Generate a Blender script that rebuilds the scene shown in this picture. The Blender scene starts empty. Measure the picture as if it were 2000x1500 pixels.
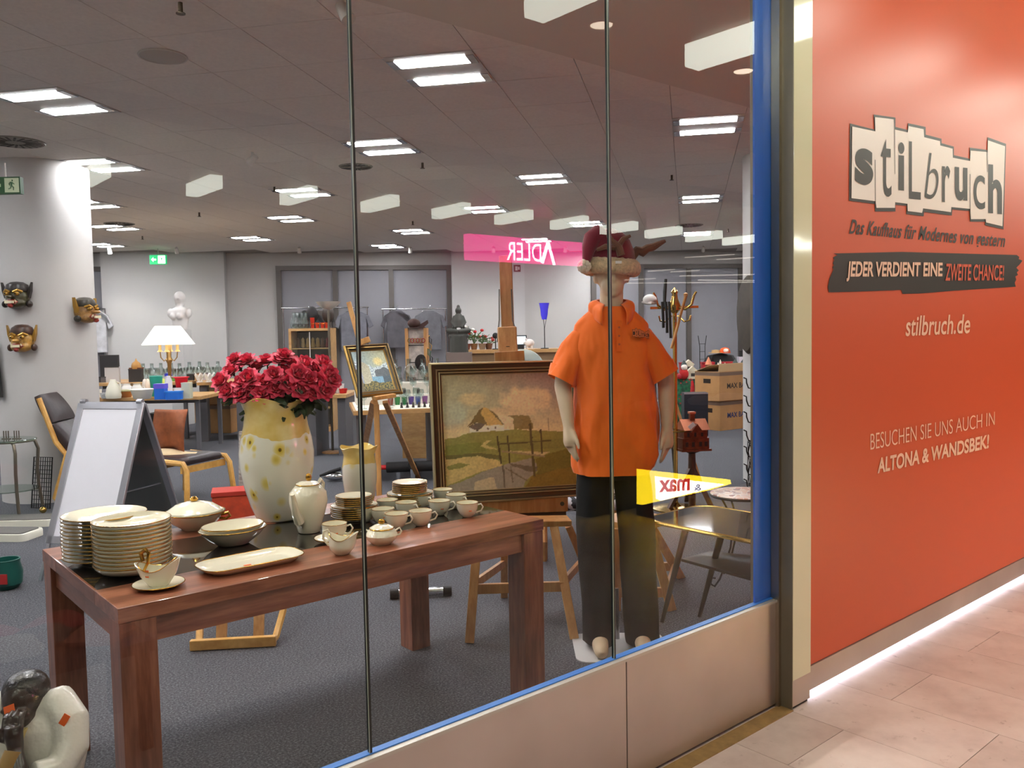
import bpy, math, random
from mathutils import Vector, Matrix, noise
random.seed(7)
S = bpy.context.scene
COL = S.collection
R_ = math.radians
# ------------------------------------------------------------------ camera (measured from the photograph)
F = 1650.0; CX = 1000.0; CY = 750.0
CAMX = Vector((0.7587, -0.6513, -0.0178)); 
_R = ((0.7589, -0.0519, 0.6491), (-0.6510, -0.0333, 0.7584), (-0.0178, -0.9981, -0.0589))
_c = [Vector((_R[0][i], _R[1][i], _R[2][i])) for i in range(3)]
_c[2].normalize(); _c[0] = (_c[0] - _c[0].dot(_c[2])*_c[2]).normalized(); _c[1] = _c[2].cross(_c[0])
CRT, CDN, CFW = _c
CAM = Vector((0.0, -1.7915, 1.5))
cd = bpy.data.cameras.new('camera'); cam = bpy.data.objects.new('camera', cd); COL.objects.link(cam)
cd.sensor_width = 36.0; cd.lens = F/2000*36; cd.clip_start = 0.05; cd.clip_end = 200
_m = Matrix((CRT, -CDN, -CFW)).transposed().to_4x4(); _m.translation = CAM
cam.matrix_world = _m
S.camera = cam
S.view_settings.view_transform = 'Standard'; S.view_settings.look = 'None'
S.view_settings.gamma = 1.0; S.view_settings.use_curve_mapping = False
S.view_settings.exposure = 0.12
S.cycles.max_bounces = 5; S.cycles.diffuse_bounces = 3; S.cycles.glossy_bounces = 3; S.cycles.transmission_bounces = 4; S.cycles.transparent_max_bounces = 8
S.cycles.use_light_tree = False; S.cycles.caustics_reflective = False; S.cycles.caustics_refractive = False
wd = bpy.data.worlds.new('world'); S.world = wd; wd.use_nodes = True
wd.node_tree.nodes['Background'].inputs[0].default_value = (0.9, 0.85, 0.8, 1)
wd.node_tree.nodes['Background'].inputs[1].default_value = 0.02
# light levels of the place
LUM_SHOP = 84.0
LUM_MALL = 12.0
PINK = 15.0; YELL = 20.0   # lit signs across the passage
DOWN_W = 26.0        # downlights of the mall passage
SPOT_W = 38.0        # spot lamps on walls and column, and the spots added at the front

def ray(px, py): return CRT*((px-CX)/F) + CDN*((py-CY)/F) + CFW
def W(px, py, z=0.0):
    r = ray(px, py); return CAM + r*((z-CAM.z)/r.z)
def Wy(px, py, y):
    r = ray(px, py); return CAM + r*((y-CAM.y)/r.y)
def Wf(px, py, d): return CAM + ray(px, py)*d
def Wpl(px, py, P, n):
    r = ray(px, py); return CAM + r*((P-CAM).dot(n)/r.dot(n))
RZ = math.atan2(CRT.y, CRT.x)          # local X = image right, local Y = away from the viewer

# ------------------------------------------------------------------ materials
def lin(c):
    o = []
    for v in c[:3]:
        v = v/255.0; o.append(v/12.92 if v <= 0.04045 else ((v+0.055)/1.055)**2.4)
    return (o[0], o[1], o[2], 1.0)
MATS = {}
class NT:
    def __init__(s, m): s.t = m.node_tree; s.n = s.t.nodes; s.l = s.t.links
    def add(s, ty, **kw):
        x = s.n.new(ty)
        for k, v in kw.items(): setattr(x, k, v)
        return x
    def link(s, a, b): s.l.new(a, b)
    def ramp(s, fac, stops):
        r = s.add('ShaderNodeValToRGB'); e = r.color_ramp.elements
        while len(e) < len(stops): e.new(0.5)
        for i, (p, c) in enumerate(stops): e[i].position = p; e[i].color = lin(c) if len(c) == 3 else c
        s.link(fac, r.inputs[0]); return r.outputs[0]
    def noise(s, scale, detail=3, rough=0.5, vec=None, out='Fac'):
        x = s.add('ShaderNodeTexNoise'); x.inputs['Scale'].default_value = scale; x.inputs['Detail'].default_value = detail; x.inputs['Roughness'].default_value = rough
        s.link(vec if vec is not None else s.co(), x.inputs['Vector']); return x.outputs[out]
    def co(s, sc=None, kind='Object'):
        t = s.add('ShaderNodeTexCoord').outputs[kind]
        if sc:
            mp = s.add('ShaderNodeMapping'); mp.inputs['Scale'].default_value = sc; s.link(t, mp.inputs[0]); return mp.outputs[0]
        return t
    def math(s, op, a, b=None):
        x = s.add('ShaderNodeMath', operation=op)
        for i, v in enumerate((a, b)):
            if v is None: continue
            if isinstance(v, (int, float)): x.inputs[i].default_value = v
            else: s.link(v, x.inputs[i])
        return x.outputs[0]
    def mix(s, fac, a, b, mode='MIX'):
        x = s.add('ShaderNodeMix', data_type='RGBA', blend_type=mode)
        for v, k in ((fac, 0), (a, 6), (b, 7)):
            if isinstance(v, (int, float)): x.inputs[k].default_value = v
            elif isinstance(v, tuple): x.inputs[k].default_value = lin(v)
            else: s.link(v, x.inputs[k])
        return x.outputs[2]
def M(name, col=(200, 200, 200), rough=0.5, metal=0.0, var=0.0, vs=8.0, bump=0.0, bs=60.0, emit=0.0, coat=0.0, spec=None, trans=0.0, fn=None, stretch=None, sheen=0.0):
    if name in MATS: return MATS[name]
    m = bpy.data.materials.new(name); m.use_nodes = True
    t = NT(m); b = t.n['Principled BSDF']
    b.inputs['Base Color'].default_value = lin(col); b.inputs['Roughness'].default_value = rough; b.inputs['Metallic'].default_value = metal
    b.inputs['Coat Weight'].default_value = coat
    if sheen: b.inputs['Sheen Weight'].default_value = sheen
    if spec is not None: b.inputs['Specular IOR Level'].default_value = spec
    if trans: b.inputs['Transmission Weight'].default_value = trans
    if emit:
        b.inputs['Emission Color'].default_value = lin(col); b.inputs['Emission Strength'].default_value = emit
    if var:
        f = t.noise(vs, 4, 0.6, t.co(stretch) if stretch else None)
        d = tuple(max(0, c*(1-var)) for c in col); u = tuple(min(255, c*(1+var)) for c in col)
        t.link(t.ramp(f, [(0.3, d), (0.7, u)]), b.inputs['Base Color'])
    if bump:
        bp = t.add('ShaderNodeBump'); bp.inputs['Strength'].default_value = bump; bp.inputs['Distance'].default_value = 0.01
        t.link(t.noise(bs, 3, 0.6, t.co(stretch) if stretch else None), bp.inputs['Height']); t.link(bp.outputs[0], b.inputs['Normal'])
    if fn: fn(t, b)
    if emit and name not in ('troffer_light', 'mall_luminaire_glow', 'led_white', 'pink_sign_face', 'yellow_sign_face', 'white_lamp_shade'): m.cycles.emission_sampling = 'NONE'
    MATS[name] = m; return m
def wood(name, c1, c2, rough=0.4, sc=(1.2, 14, 14), coat=0.0):
    def fn(t, b):
        v = t.co(sc)
        n1 = t.noise(2.2, 6, 0.65, v); n2 = t.noise(9, 3, 0.5, v)
        f = t.math('ADD', t.math('MULTIPLY', n1, 0.75), t.math('MULTIPLY', n2, 0.25))
        mid = tuple((a+b_)/2 for a, b_ in zip(c1, c2))
        t.link(t.ramp(f, [(0.36, c1), (0.5, mid), (0.64, c2)]), b.inputs['Base Color'])
    return M(name, c2, rough, fn=fn, coat=coat)
def glassy(name, tint=(255, 255, 255), refl0=0.04, rough=0.0, opac=0.0):
    """thin clear sheet: light passes straight, mirror part after Schlick"""
    m = bpy.data.materials.new(name); m.use_nodes = True; t = NT(m)
    for x in list(t.n): t.n.remove(x)
    out = t.add('ShaderNodeOutputMaterial'); tr = t.add('ShaderNodeBsdfTransparent'); gl = t.add('ShaderNodeBsdfGlossy')
    tr.inputs[0].default_value = lin(tint); gl.inputs['Roughness'].default_value = rough; gl.inputs[0].default_value = (1, 1, 1, 1)
    lw = t.add('ShaderNodeLayerWeight')
    f = t.math('ADD', t.math('MULTIPLY', t.math('POWER', lw.outputs['Facing'], 5), 1-refl0), refl0)
    mx = t.add('ShaderNodeMixShader'); t.link(f, mx.inputs[0]); t.link(tr.outputs[0], mx.inputs[1]); t.link(gl.outputs[0], mx.inputs[2])
    t.link(mx.outputs[0], out.inputs[0]); MATS[name] = m; return m

# ------------------------------------------------------------------ mesh builder
class MB:
    def __init__(s): s.v = []; s.f = []; s.mi = []; s.X = None; s.cm = 0
    def at(s, loc=(0, 0, 0), rz=0.0, rx=0.0, ry=0.0, sc=1.0):
        s.X = Matrix.Translation(loc) @ Matrix.Rotation(rz, 4, 'Z') @ Matrix.Rotation(ry, 4, 'Y') @ Matrix.Rotation(rx, 4, 'X') @ Matrix.Scale(sc, 4); return s
    def _a(s, vs, fs):
        n = len(s.v)
        if s.X is not None: vs = [s.X @ Vector(p) for p in vs]
        s.v += [tuple(p) for p in vs]; s.f += [tuple(i+n for i in f) for f in fs]; s.mi += [s.cm]*len(fs); return s
    def bx(s, x0, x1, y0, y1, z0, z1):
        return s._a([(x0, y0, z0), (x1, y0, z0), (x1, y1, z0), (x0, y1, z0), (x0, y0, z1), (x1, y0, z1), (x1, y1, z1), (x0, y1, z1)],
                    [(3, 2, 1, 0), (4, 5, 6, 7), (0, 1, 5, 4), (1, 2, 6, 5), (2, 3, 7, 6), (3, 0, 4, 7)])
    def bar(s, p, q, w, d=None, up=(0, 0, 1), w1=None, d1=None):
        """rectangular bar between two points"""
        p = Vector(p); q = Vector(q); d = w if d is None else d; w1 = w if w1 is None else w1; d1 = d if d1 is None else d1
        a = (q-p).normalized(); u = Vector(up)
        if abs(a.dot(u)) > 0.98: u = Vector((0, 1, 0))
        x = a.cross(u).normalized(); y = x.cross(a)
        vs = []
        for c, ww, dd in ((p, w, d), (q, w1, d1)):
            for i, j in ((-1, -1), (1, -1), (1, 1), (-1, 1)): vs.append(c + x*(i*ww/2) + y*(j*dd/2))
        return s._a(vs, [(0, 1, 2, 3), (7, 6, 5, 4), (0, 4, 5, 1), (1, 5, 6, 2), (2, 6, 7, 3), (3, 7, 4, 0)])
    def loft(s, rings, cap=True, closed=True):
        n = len(rings[0]); vs = [p for r in rings for p in r]; fs = []
        for k in range(len(rings)-1):
            for i in range(n if closed else n-1):
                j = (i+1) % n; fs.append((k*n+i, k*n+j, (k+1)*n+j, (k+1)*n+i))
        if cap and closed:
            fs.append(tuple(reversed(range(n)))); fs.append(tuple(range((len(rings)-1)*n, len(rings)*n)))
        return s._a(vs, fs)
    def tube(s, pts, r, n=8, cap=True, close=False):
        P = [Vector(p) for p in pts]; rings = []; m = len(P)
        rr = r if isinstance(r, (list, tuple)) else [r]*m
        pv = None
        for i in range(m):
            t = (P[(i+1) % m]-P[i-1]) if close else (P[min(i+1, m-1)]-P[max(i-1, 0)])
            t.normalize()
            if pv is None:
                u = Vector((0, 0, 1)) if abs(t.z) < 0.9 else Vector((1, 0, 0)); x = t.cross(u).normalized()
            else:
                x = (pv - t*pv.dot(t)).normalized()
            pv = x; y = t.cross(x)
            rings.append([P[i] + (x*math.cos(a) + y*math.sin(a))*rr[i] for a in (2*math.pi*k/n for k in range(n))])
        if close: rings.append(rings[0]); cap = False
        return s.loft(rings, cap)
    def cyl(s, p, q, r, r1=None, n=12): return s.tube([p, q], [r, r if r1 is None else r1], n)
    def lathe(s, prof, n=24, c=(0, 0, 0), sx=1.0, sy=1.0, fn=None, cap=False):
        rings = []
        for r, z in prof:
            ring = []
            for k in range(n):
                a = 2*math.pi*k/n; q = [c[0]+r*math.cos(a)*sx, c[1]+r*math.sin(a)*sy, c[2]+z]
                if fn: q = fn(q, a, r, z)
                ring.append(q)
            rings.append(ring)
        return s.loft(rings, cap or True)
    def ell(s, c, r, n=12, m=8):
        return s.lathe([(math.sin(math.pi*k/m) if 0 < k < m else 0.02, -math.cos(math.pi*k/m)*r[2]) for k in range(m+1)], n, c, r[0], r[1])
    def prism(s, poly, z0, z1, plane='xy'):
        n = len(poly)
        def mp(p, z): return (p[0], p[1], z) if plane == 'xy' else ((p[0], z, p[1]) if plane == 'xz' else (z, p[0], p[1]))
        return s._a([mp(p, z0) for p in poly]+[mp(p, z1) for p in poly],
                    [tuple(reversed(range(n))), tuple(range(n, 2*n))]+[(i, (i+1) % n, n+(i+1) % n, n+i) for i in range(n)])
    def poly(s, pts): return s._a(list(pts), [tuple(range(len(pts)))])
    def grid(s, fn, nu, nv):
        return s._a([fn(i/nu, j/nv) for j in range(nv+1) for i in range(nu+1)],
                    [(j*(nu+1)+i, j*(nu+1)+i+1, (j+1)*(nu+1)+i+1, (j+1)*(nu+1)+i) for j in range(nv) for i in range(nu)])
    def mesh(s, name, mat, smooth=35):
        me = bpy.data.meshes.new(name); me.from_pydata(s.v, [], s.f)
        for m in (mat if isinstance(mat, (list, tuple)) else [mat]): me.materials.append(m)
        if any(s.mi):
            me.polygons.foreach_set('material_index', s.mi)
        import bmesh
        bm = bmesh.new(); bm.from_mesh(me); bmesh.ops.recalc_face_normals(bm, faces=bm.faces); bm.to_mesh(me); bm.free()
        if smooth:
            me.polygons.foreach_set('use_smooth', [True]*len(me.polygons)); me.set_sharp_from_angle(angle=R_(smooth))
        me.update(); return me
    def build(s, name, mat, parent=None, smooth=35, bevel=0.0, loc=None, rz=None):
        o = bpy.data.objects.new(name, s.mesh(name, mat, smooth)); COL.objects.link(o)
        if parent is not None: o.parent = parent
        if loc is not None: o.location = loc
        if rz is not None: o.rotation_euler.z = rz
        if bevel:
            b = o.modifiers.new('bevel', 'BEVEL'); b.width = bevel; b.segments = 2; b.limit_method = 'ANGLE'; b.angle_limit = R_(40); b.harden_normals = False
        return o
def tag(o, label, cat, group=None):
    o['label'] = label; o['category'] = cat
    if group: o['group'] = group
    return o
def struct(o, label=None, cat=None):
    o['kind'] = 'structure'
    if label: o['label'] = label
    if cat: o['category'] = cat
    return o
def thing(name, label, cat, loc=(0, 0, 0), rz=0.0, group=None):
    o = bpy.data.objects.new(name, None); o.empty_display_size = 0.1; COL.objects.link(o)
    o.location = loc; o.rotation_euler.z = rz; return tag(o, label, cat, group)
def dup(root, loc=None, rz=None, label=None, sc=None):
    r = root.copy(); COL.objects.link(r)
    if loc is not None: r.location = loc
    if rz is not None: r.rotation_euler.z = rz
    if label: r['label'] = label
    if sc is not None: r.scale = (sc, sc, sc) if isinstance(sc, (int, float)) else sc
    for c in root.children:
        d = c.copy(); COL.objects.link(d); d.parent = r
        for g in c.children:
            e = g.copy(); COL.objects.link(e); e.parent = d
    return r
def arc(c, r, a0, a1, n, plane='xz'):
    out = []
    for i in range(n+1):
        a = R_(a0+(a1-a0)*i/n); p = (r*math.cos(a), r*math.sin(a))
        out.append((c[0]+p[0], c[1], c[2]+p[1]) if plane == 'xz' else ((c[0]+p[0], c[1]+p[1], c[2]) if plane == 'xy' else (c[0], c[1]+p[0], c[2]+p[1])))
    return out
def rrect(x0, x1, y0, y1, r, n=4):
    out = []
    for cx, cy, a in ((x1-r, y0+r, -90), (x1-r, y1-r, 0), (x0+r, y1-r, 90), (x0+r, y0+r, 180)):
        for k in range(n+1):
            t = R_(a+90*k/n); out.append((cx+r*math.cos(t), cy+r*math.sin(t)))
    return out
# glyph outlines: text -> flat triangles scaled into 0..1 box
def glyphs(text, bold=0.0, shear=0.0, space=1.0):
    cu = bpy.data.curves.new('lettering', 'FONT'); cu.body = text; cu.offset = bold; cu.shear = shear; cu.space_character = space
    o = bpy.data.objects.new('lettering', cu); COL.objects.link(o)
    dg = bpy.context.evaluated_depsgraph_get(); dg.update()
    me = bpy.data.meshes.new_from_object(o.evaluated_get(dg))
    vs = [tuple(v.co) for v in me.vertices]; fs = [tuple(p.vertices) for p in me.polygons]
    bpy.data.objects.remove(o); bpy.data.curves.remove(cu); bpy.data.meshes.remove(me)
    x0 = min(v[0] for v in vs); x1 = max(v[0] for v in vs); y0 = min(v[1] for v in vs); y1 = max(v[1] for v in vs)
    return [((v[0]-x0)/(x1-x0), (v[1]-y0)/(y1-y0)) for v in vs], fs
def letter(name, text, mp, mat, parent=None, bold=0.0, shear=0.0, space=1.0):
    """mp: (u,v in 0..1) -> 3D point"""
    uv, fs = glyphs(text, bold, shear, space)
    b = MB(); b._a([mp(u, v) for u, v in uv], fs)
    return b.build(name, mat, parent, smooth=0)
def quadmap(TL, TR, BR, BL, pl):
    def mp(u, v):
        x = (1-u)*(v*TL[0]+(1-v)*BL[0]) + u*(v*TR[0]+(1-v)*BR[0]); y = (1-u)*(v*TL[1]+(1-v)*BL[1]) + u*(v*TR[1]+(1-v)*BR[1])
        return pl(x, y)
    return mp
# ================================================================== THE SETTING
m_wall = M('white_wall_paint', (198, 194, 191), 0.8, var=0.015, vs=1.5)
m_ceil = M('ceiling_tile', (244, 236, 226), 0.9, var=0.02, vs=40)
m_ceilgap = M('ceiling_grid_gap', (160, 150, 140), 0.9)
def carpet(t, b):
    f = t.noise(110, 2, 0.8); g = t.noise(1.3, 3, 0.5)
    c = t.ramp(f, [(0.34, (34, 34, 39)), (0.5, (70, 70, 76)), (0.68, (122, 122, 128))])
    t.link(t.mix(0.18, c, t.ramp(g, [(0.3, (58, 58, 64)), (0.7, (92, 92, 97))])), b.inputs['Base Color'])
    bp = t.add('ShaderNodeBump'); bp.inputs['Strength'].default_value = 0.4; bp.inputs['Distance'].default_value = 0.004; t.link(f, bp.inputs['Height']); t.link(bp.outputs[0], b.inputs['Normal'])
m_carpet = M('grey_carpet', (82, 82, 86), 0.95, fn=carpet)
def brushed(t, b):
    f = t.noise(2.5, 3, 0.5)
    t.link(t.ramp(f, [(0.3, (182, 173, 168)), (0.7, (198, 189, 184))]), b.inputs['Base Color'])
    g = t.noise(4, 3); t.link(t.math('ADD', t.math('MULTIPLY', g, 0.15), 0.36), b.inputs['Roughness'])
m_steel = M('brushed_steel', (170, 162, 154), 0.38, 1.0, fn=brushed)
m_steeld = M('dark_brushed_steel', (134, 124, 108), 0.4, .45, var=0.05, vs=3)
m_blue = M('blue_film', (26, 104, 214), 0.35)
m_frame = M('window_frame_bronze', (98, 92, 88), 0.5, 0.3)
m_blind = M('grey_roller_blind', (150, 148, 154), 0.9, var=0.02, vs=2)
m_pane = glassy('shop_window_glass', (250, 253, 251), 0.037)
m_edge = M('glass_edge_green', (10, 18, 15), 0.3)
m_edgel = M('glass_edge_bright', (150, 158, 146), 0.25)

# --- shop floor, slab of carpet
BO = Vector((5.52, 15.35, 0)); BD = Vector((0.849, -0.529, 0)).normalized(); BN = Vector((BD.y, -BD.x, 0))  # back wall line; BN faces the shop
if BN.y > 0: BN = -BN
def bw(s, off=0.0, z=0.0): p = BO + BD*s + BN*off; return Vector((p.x, p.y, z))
SL = (-4.0-BO.x)/BD.x; SR = (17.5-BO.x)/BD.x
pl, pr = bw(SL), bw(SR)
foot = [(-4, 0.1), (17.5, 0.1), (pr.x, pr.y), (pl.x, pl.y)]
struct(MB().prism(foot, -0.12, 0.0).build('floor', m_carpet), 'dark grey speckled carpet of the shop floor', 'floor')
CH = 3.2
ceil = struct(MB().prism(foot, CH, CH+0.12).build('ceiling', m_ceilgap), 'suspended tiled ceiling of the shop', 'ceiling')
# ceiling tiles: cells along U (long side of the troffers) and V
CU = Vector((0.611, -0.792, 0)); CV = Vector((0.792, 0.611, 0)); cu_, cv_ = 0.566, 0.657
def cell(i, j): return CU*(-0.11+cu_*i) + CV*(4.2+cv_*j)
def tilemesh(t=0.012, g=0.0022):
    return MB().bx(-cu_/2+g, cu_/2-g, -cv_/2+g, cv_/2-g, -t, 0).mesh('ceiling_tile', m_ceil, 0)
tm = tilemesh(); tang = math.atan2(CU.y, CU.x)
cells = []
for i in range(-22, 12):
    for j in range(-8, 24):
        c = cell(i, j)
        if c.y < 1.5 or c.x < -3.4 or c.x > 16.8: continue
        if (Vector((c.x, c.y, 0))-BO).dot(BN) < 0.5: continue
        v = Vector((c.x, c.y, CH))-CAM; f = v.dot(CFW)
        if f < 0.5: vis = False
        else:
            x = CX+F*v.dot(CRT)/f; y = CY+F*v.dot(CDN)/f; vis = -160 < x < 1560 and -200 < y < 1500
        cells.append((0 if vis else 1, f, c))
cells.sort(key=lambda q: (q[0], q[1]))
rest = MB()
for k, (a, f, c) in enumerate(cells):
    if k < 300 and a == 0:
        o = bpy.data.objects.new('ceiling_tile', tm); COL.objects.link(o); o.location = (c.x, c.y, CH); o.rotation_euler.z = tang; o.parent = ceil
    else:
        rest.at((c.x, c.y, CH), tang).bx(-cu_/2+.002, cu_/2-.002, -cv_/2+.002, cv_/2-.002, -0.012, 0)
o = rest.build('ceiling_tile_field', m_ceil, ceil, 0); o['kind'] = 'stuff'
# --- plasterboard strip along the shop window
struct(MB().bx(-4, 17.5, 0.12, 1.78, 3.10, 3.2).build('trim_1', M('plaster_soffit', (226, 218, 206), 0.85), smooth=0), 'smooth plasterboard soffit along the shop window', 'soffit')
# --- walls
bwall = MB()
ang = math.atan2(BD.y, BD.x)
def bs(px, py=600): p = Wpl(px, py, BO, BN); return (p-BO).dot(BD), p.z
def bseg(mb, s0, s1, z0, z1, t0, t1):
    """block standing on the back wall line, t measured towards the shop"""
    q = [bw(s0, t0), bw(s1, t0), bw(s1, t1), bw(s0, t1)]
    return mb.prism([(p.x, p.y) for p in q], z0, z1)
bseg(bwall, SL, SR, 0, 3.2, -0.3, 0)
wb = struct(bwall.build('wall_back', m_wall, smooth=0), 'white rear wall of the shop', 'wall')
m_wall2 = M('white_pilaster_paint', (206, 203, 201), 0.8)
for k, (a, b_, t) in enumerate(((208, 445, 0.25), (882, 1022, 0.22))):
    mb = MB(); bseg(mb, bs(a)[0], bs(b_)[0], 0, 3.2, 0, t); mb.build('pilaster', m_wall2, wb, 0)
def backwin(n, xs, ytop, lab):
    s0, zt = bs(xs[0], ytop); s1 = bs(xs[-1], ytop)[0]
    w = struct(thing('window_%d' % n, lab, 'window')); del w['category']; w['category'] = 'window'
    for i in range(len(xs)-1):
        a, b_ = bs(xs[i], ytop)[0], bs(xs[i+1], ytop)[0]
        mb = MB(); bseg(mb, a+0.04, b_-0.04, 0.06, zt-0.06, 0.0, 0.03); mb.build('blind', m_blind, w, 0)
    for x in xs:
        a = bs(x, ytop)[0]; mb = MB(); bseg(mb, a-0.05, a+0.05, 0, zt, 0.0, 0.08); mb.build('mullion', m_frame, w, 0)
    mb = MB(); bseg(mb, s0-0.05, s1+0.05, zt-0.07, zt+0.02, 0.0, 0.09); mb.build('head_rail', m_frame, w, 0)
backwin(1, (105, 207), 524, 'tall narrow window with grey blind beside the left round column')
backwin(2, (544, 654, 763, 876), 522, 'three-bay window with grey roller blinds behind the clothes rails')
backwin(3, (1158, 1250, 1343, 1444), 519, 'grey-blinded window wall behind the brass coat rack')
struct(MB().bx(-4.2, -4, 0.1, pl.y, 0, 3.2).build('wall_left', m_wall, smooth=0), 'white left wall of the shop', 'wall')
struct(MB().bx(17.5, 17.7, 0.1, pr.y, 0, 3.2).build('wall_right', m_wall, smooth=0), 'white right wall of the shop', 'wall')
# --- round columns
def column(n, c, r, lab):
    o = MB().lathe([(r, 0), (r, 3.2)], 64).build('column_%d' % n, m_wall, loc=(c.x, c.y, 0)); return struct(o, lab, 'column')
colL = Vector((1.92, 7.40, 0)); CR_ = 0.44
column(1, colL, CR_, 'white round column hung with carved masks')
q = Wf(1452, 640, 8.3); colR = q + CRT*0.46; colR.z = 0
column(2, colR, 0.45, 'white round column behind the blue window strip')

# --- shop front: kick panels, sill, glass panes, posts
front = struct(thing('wall_front', 'shop front plinth of brushed steel panels under the window', 'shop front'))
KZ = 0.425
ks = [-6.2, -4.3, -2.4, -0.5, 1.24, 2.03, 2.80]
ks = [-6.0, -4.0, -2.0, 0.1, 2.036, 2.93]
for a, b_ in zip(ks, ks[1:]):
    MB().bx(a+0.002, b_-0.002, 0.035, 0.06, 0.012, KZ).build('kick_panel', m_steel, front, 0, bevel=0.002)
MB().bx(-6, 2.93, 0.06, 0.075, 0.0, KZ-0.005).build('plinth_core', m_steeld, front, 0)
MB().bx(-6, 2.93, 0.027, 0.047, KZ, KZ+0.010).build('sill_strip', M('sill_grey', (188, 184, 176), 0.4, 0.4), front, 0)
MB().bx(-6, 2.93, 0.047, 0.07, KZ-0.004, KZ+0.013).build('blue_sill_edge', M('blue_edge', (58, 122, 205), 0.4), front, 0)
GY = 0.055
win = struct(thing('window_4', 'tall frameless shop window of butted glass panes', 'window'))
_s1 = Wy(704, 745, GY).x; _s2 = Wy(1193, 650, GY).x
gx = [-6.0, -4.0+_s1*0-0.0, _s1-2*(_s2-_s1), _s1-(_s2-_s1), _s1, _s2, 2.928]
gx = [-6.0, _s1-3*(_s2-_s1), _s1-2*(_s2-_s1), _s1-(_s2-_s1), _s1, _s2, 2.928]
for a, b_ in zip(gx, gx[1:]):
    MB().poly([(a+0.004, GY, KZ+0.012), (b_-0.004, GY, KZ+0.012), (b_-0.004, GY, 3.1), (a+0.004, GY, 3.1)]).build('pane', m_pane, win, 0)
for x in gx[1:-1]:
    MB().bx(x-0.006, x+0.0005, GY-0.006, GY+0.006, KZ+0.012, 3.1).build('pane_joint', m_edge, win, 0)
    MB().bx(x-0.0075, x-0.006, GY-0.006, GY-0.003, KZ+0.012, 3.1).build('polished_pane_edge', m_edgel, win, 0)
MB().bx(Wy(1476, 700, GY).x, 2.928, GY+0.004, GY+0.012, KZ+0.012, 3.1).build('blue_border', m_blue, win, 0)
MB().bx(-6, 2.93, 0.0, 0.2, 3.1, 3.6).build('head_panel', m_steel, front, 0)
# post next to the glass and cream pilaster
post = struct(thing('trim_2', 'stainless steel corner post with a cream lacquered face strip', 'pillar'))
MB().bx(2.914, 2.93, 0.02, 0.055, 0, 3.6).build('narrow_jamb', M('jamb_steel', (176, 166, 150), 0.3, 1.0), post, 0)
x0 = Wy(1549, 900, -0.03).x; x1 = Wy(1584, 900, -0.03).x
zb = Wy(1566, 1322, -0.03).z
MB().bx(2.93, max(x0, 2.934), -0.03, 0.16, 0, 3.6).build('steel_corner', m_steeld, post, 0, bevel=0.002)
MB().bx(x0, x1, -0.028, 0.16, 0.012, zb).build('foot_plate', m_steel, post, 0)
MB().bx(x0, x1, -0.031, 0.16, zb+0.002, 3.6).build('cream_strip', M('cream_lacquered_glass', (224, 222, 192), 0.08, coat=0.3), post, 0)
MB().bx(2.935, x1-0.005, -0.02, 0.1, 0.0, 0.012).build('plinth_gap', M('black_gap', (12, 12, 12), 0.7), post, 0)

# --- mall floor with single stone slabs
m_grout = M('stone_grout', (120, 104, 98), 0.8)
mf = struct(MB().bx(-9, 22, -11, 0.1, -0.15, -0.006).build('floor_mall', m_grout, smooth=0), 'pale stone slab floor of the mall passage', 'floor')
def stone(t, b):
    oi = t.add('ShaderNodeObjectInfo')
    v = t.add('ShaderNodeVectorMath', operation='ADD'); t.link(t.co(), v.inputs[0]); t.link(oi.outputs['Location'], v.inputs[1])
    n = t.noise(3.2, 5, 0.62, v.outputs[0]); n2 = t.noise(14, 4, 0.7, v.outputs[0])
    c = t.ramp(n, [(0.28, (206, 190, 186)), (0.55, (232, 220, 216)), (0.75, (243, 235, 232))])
    sp = t.ramp(n2, [(0.62, (255, 255, 255)), (0.74, (190, 174, 170))])
    c = t.mix(0.8, c, sp, 'MULTIPLY')
    tint = t.ramp(oi.outputs['Random'], [(0.0, (232, 222, 218)), (1.0, (255, 250, 248))])
    t.link(t.mix(1.0, c, tint, 'MULTIPLY'), b.inputs['Base Color'])
m_stone = M('pale_marble', (210, 196, 190), 0.42, fn=stone)
TW, TL_ = 0.3805, 0.80
tmesh = MB().bx(0.0012, TW-0.0012, 0.0012, TL_-0.0012, -0.02, 0.0).mesh('stone_slab', m_stone, 0)
rest = MB()
for i in range(-14, 28):
    xx = 2.545+TW*i
    yo = -0.245 if i % 2 == 0 else -0.645
    for j in range(0, 15):
        y1 = yo + TL_ - TL_*j
        y0 = y1-TL_
        if y0 > 0.06: continue
        if y1 > 0.06:
            rest.bx(xx+.0012, xx+TW-.0012, y0+.0012, 0.05, -0.02, 0) if not (0 <= i < 16) else MB().bx(xx+.0012, xx+TW-.0012, y0+.0012, 0.05, -0.02, 0).build('stone_slab', m_stone, mf, 0)
        elif -1 <= i < 16 and j < 3:
            o = bpy.data.objects.new('stone_slab', tmesh); COL.objects.link(o); o.location = (xx, y0, 0); o.parent = mf
        else: rest.bx(xx+.0012, xx+TW-.0012, y0+.0012, y1-.0012, -0.02, 0)
o = rest.build('stone_slab_field', m_stone, mf, 0); o['kind'] = 'stuff'
MB().bx(-6, 2.93, -0.035, 0.03, 0.0, 0.004).build('tan_edge_strip', M('tan_stone_edge', (150, 118, 72), 0.6, var=0.1, vs=20), mf, 0)

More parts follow.
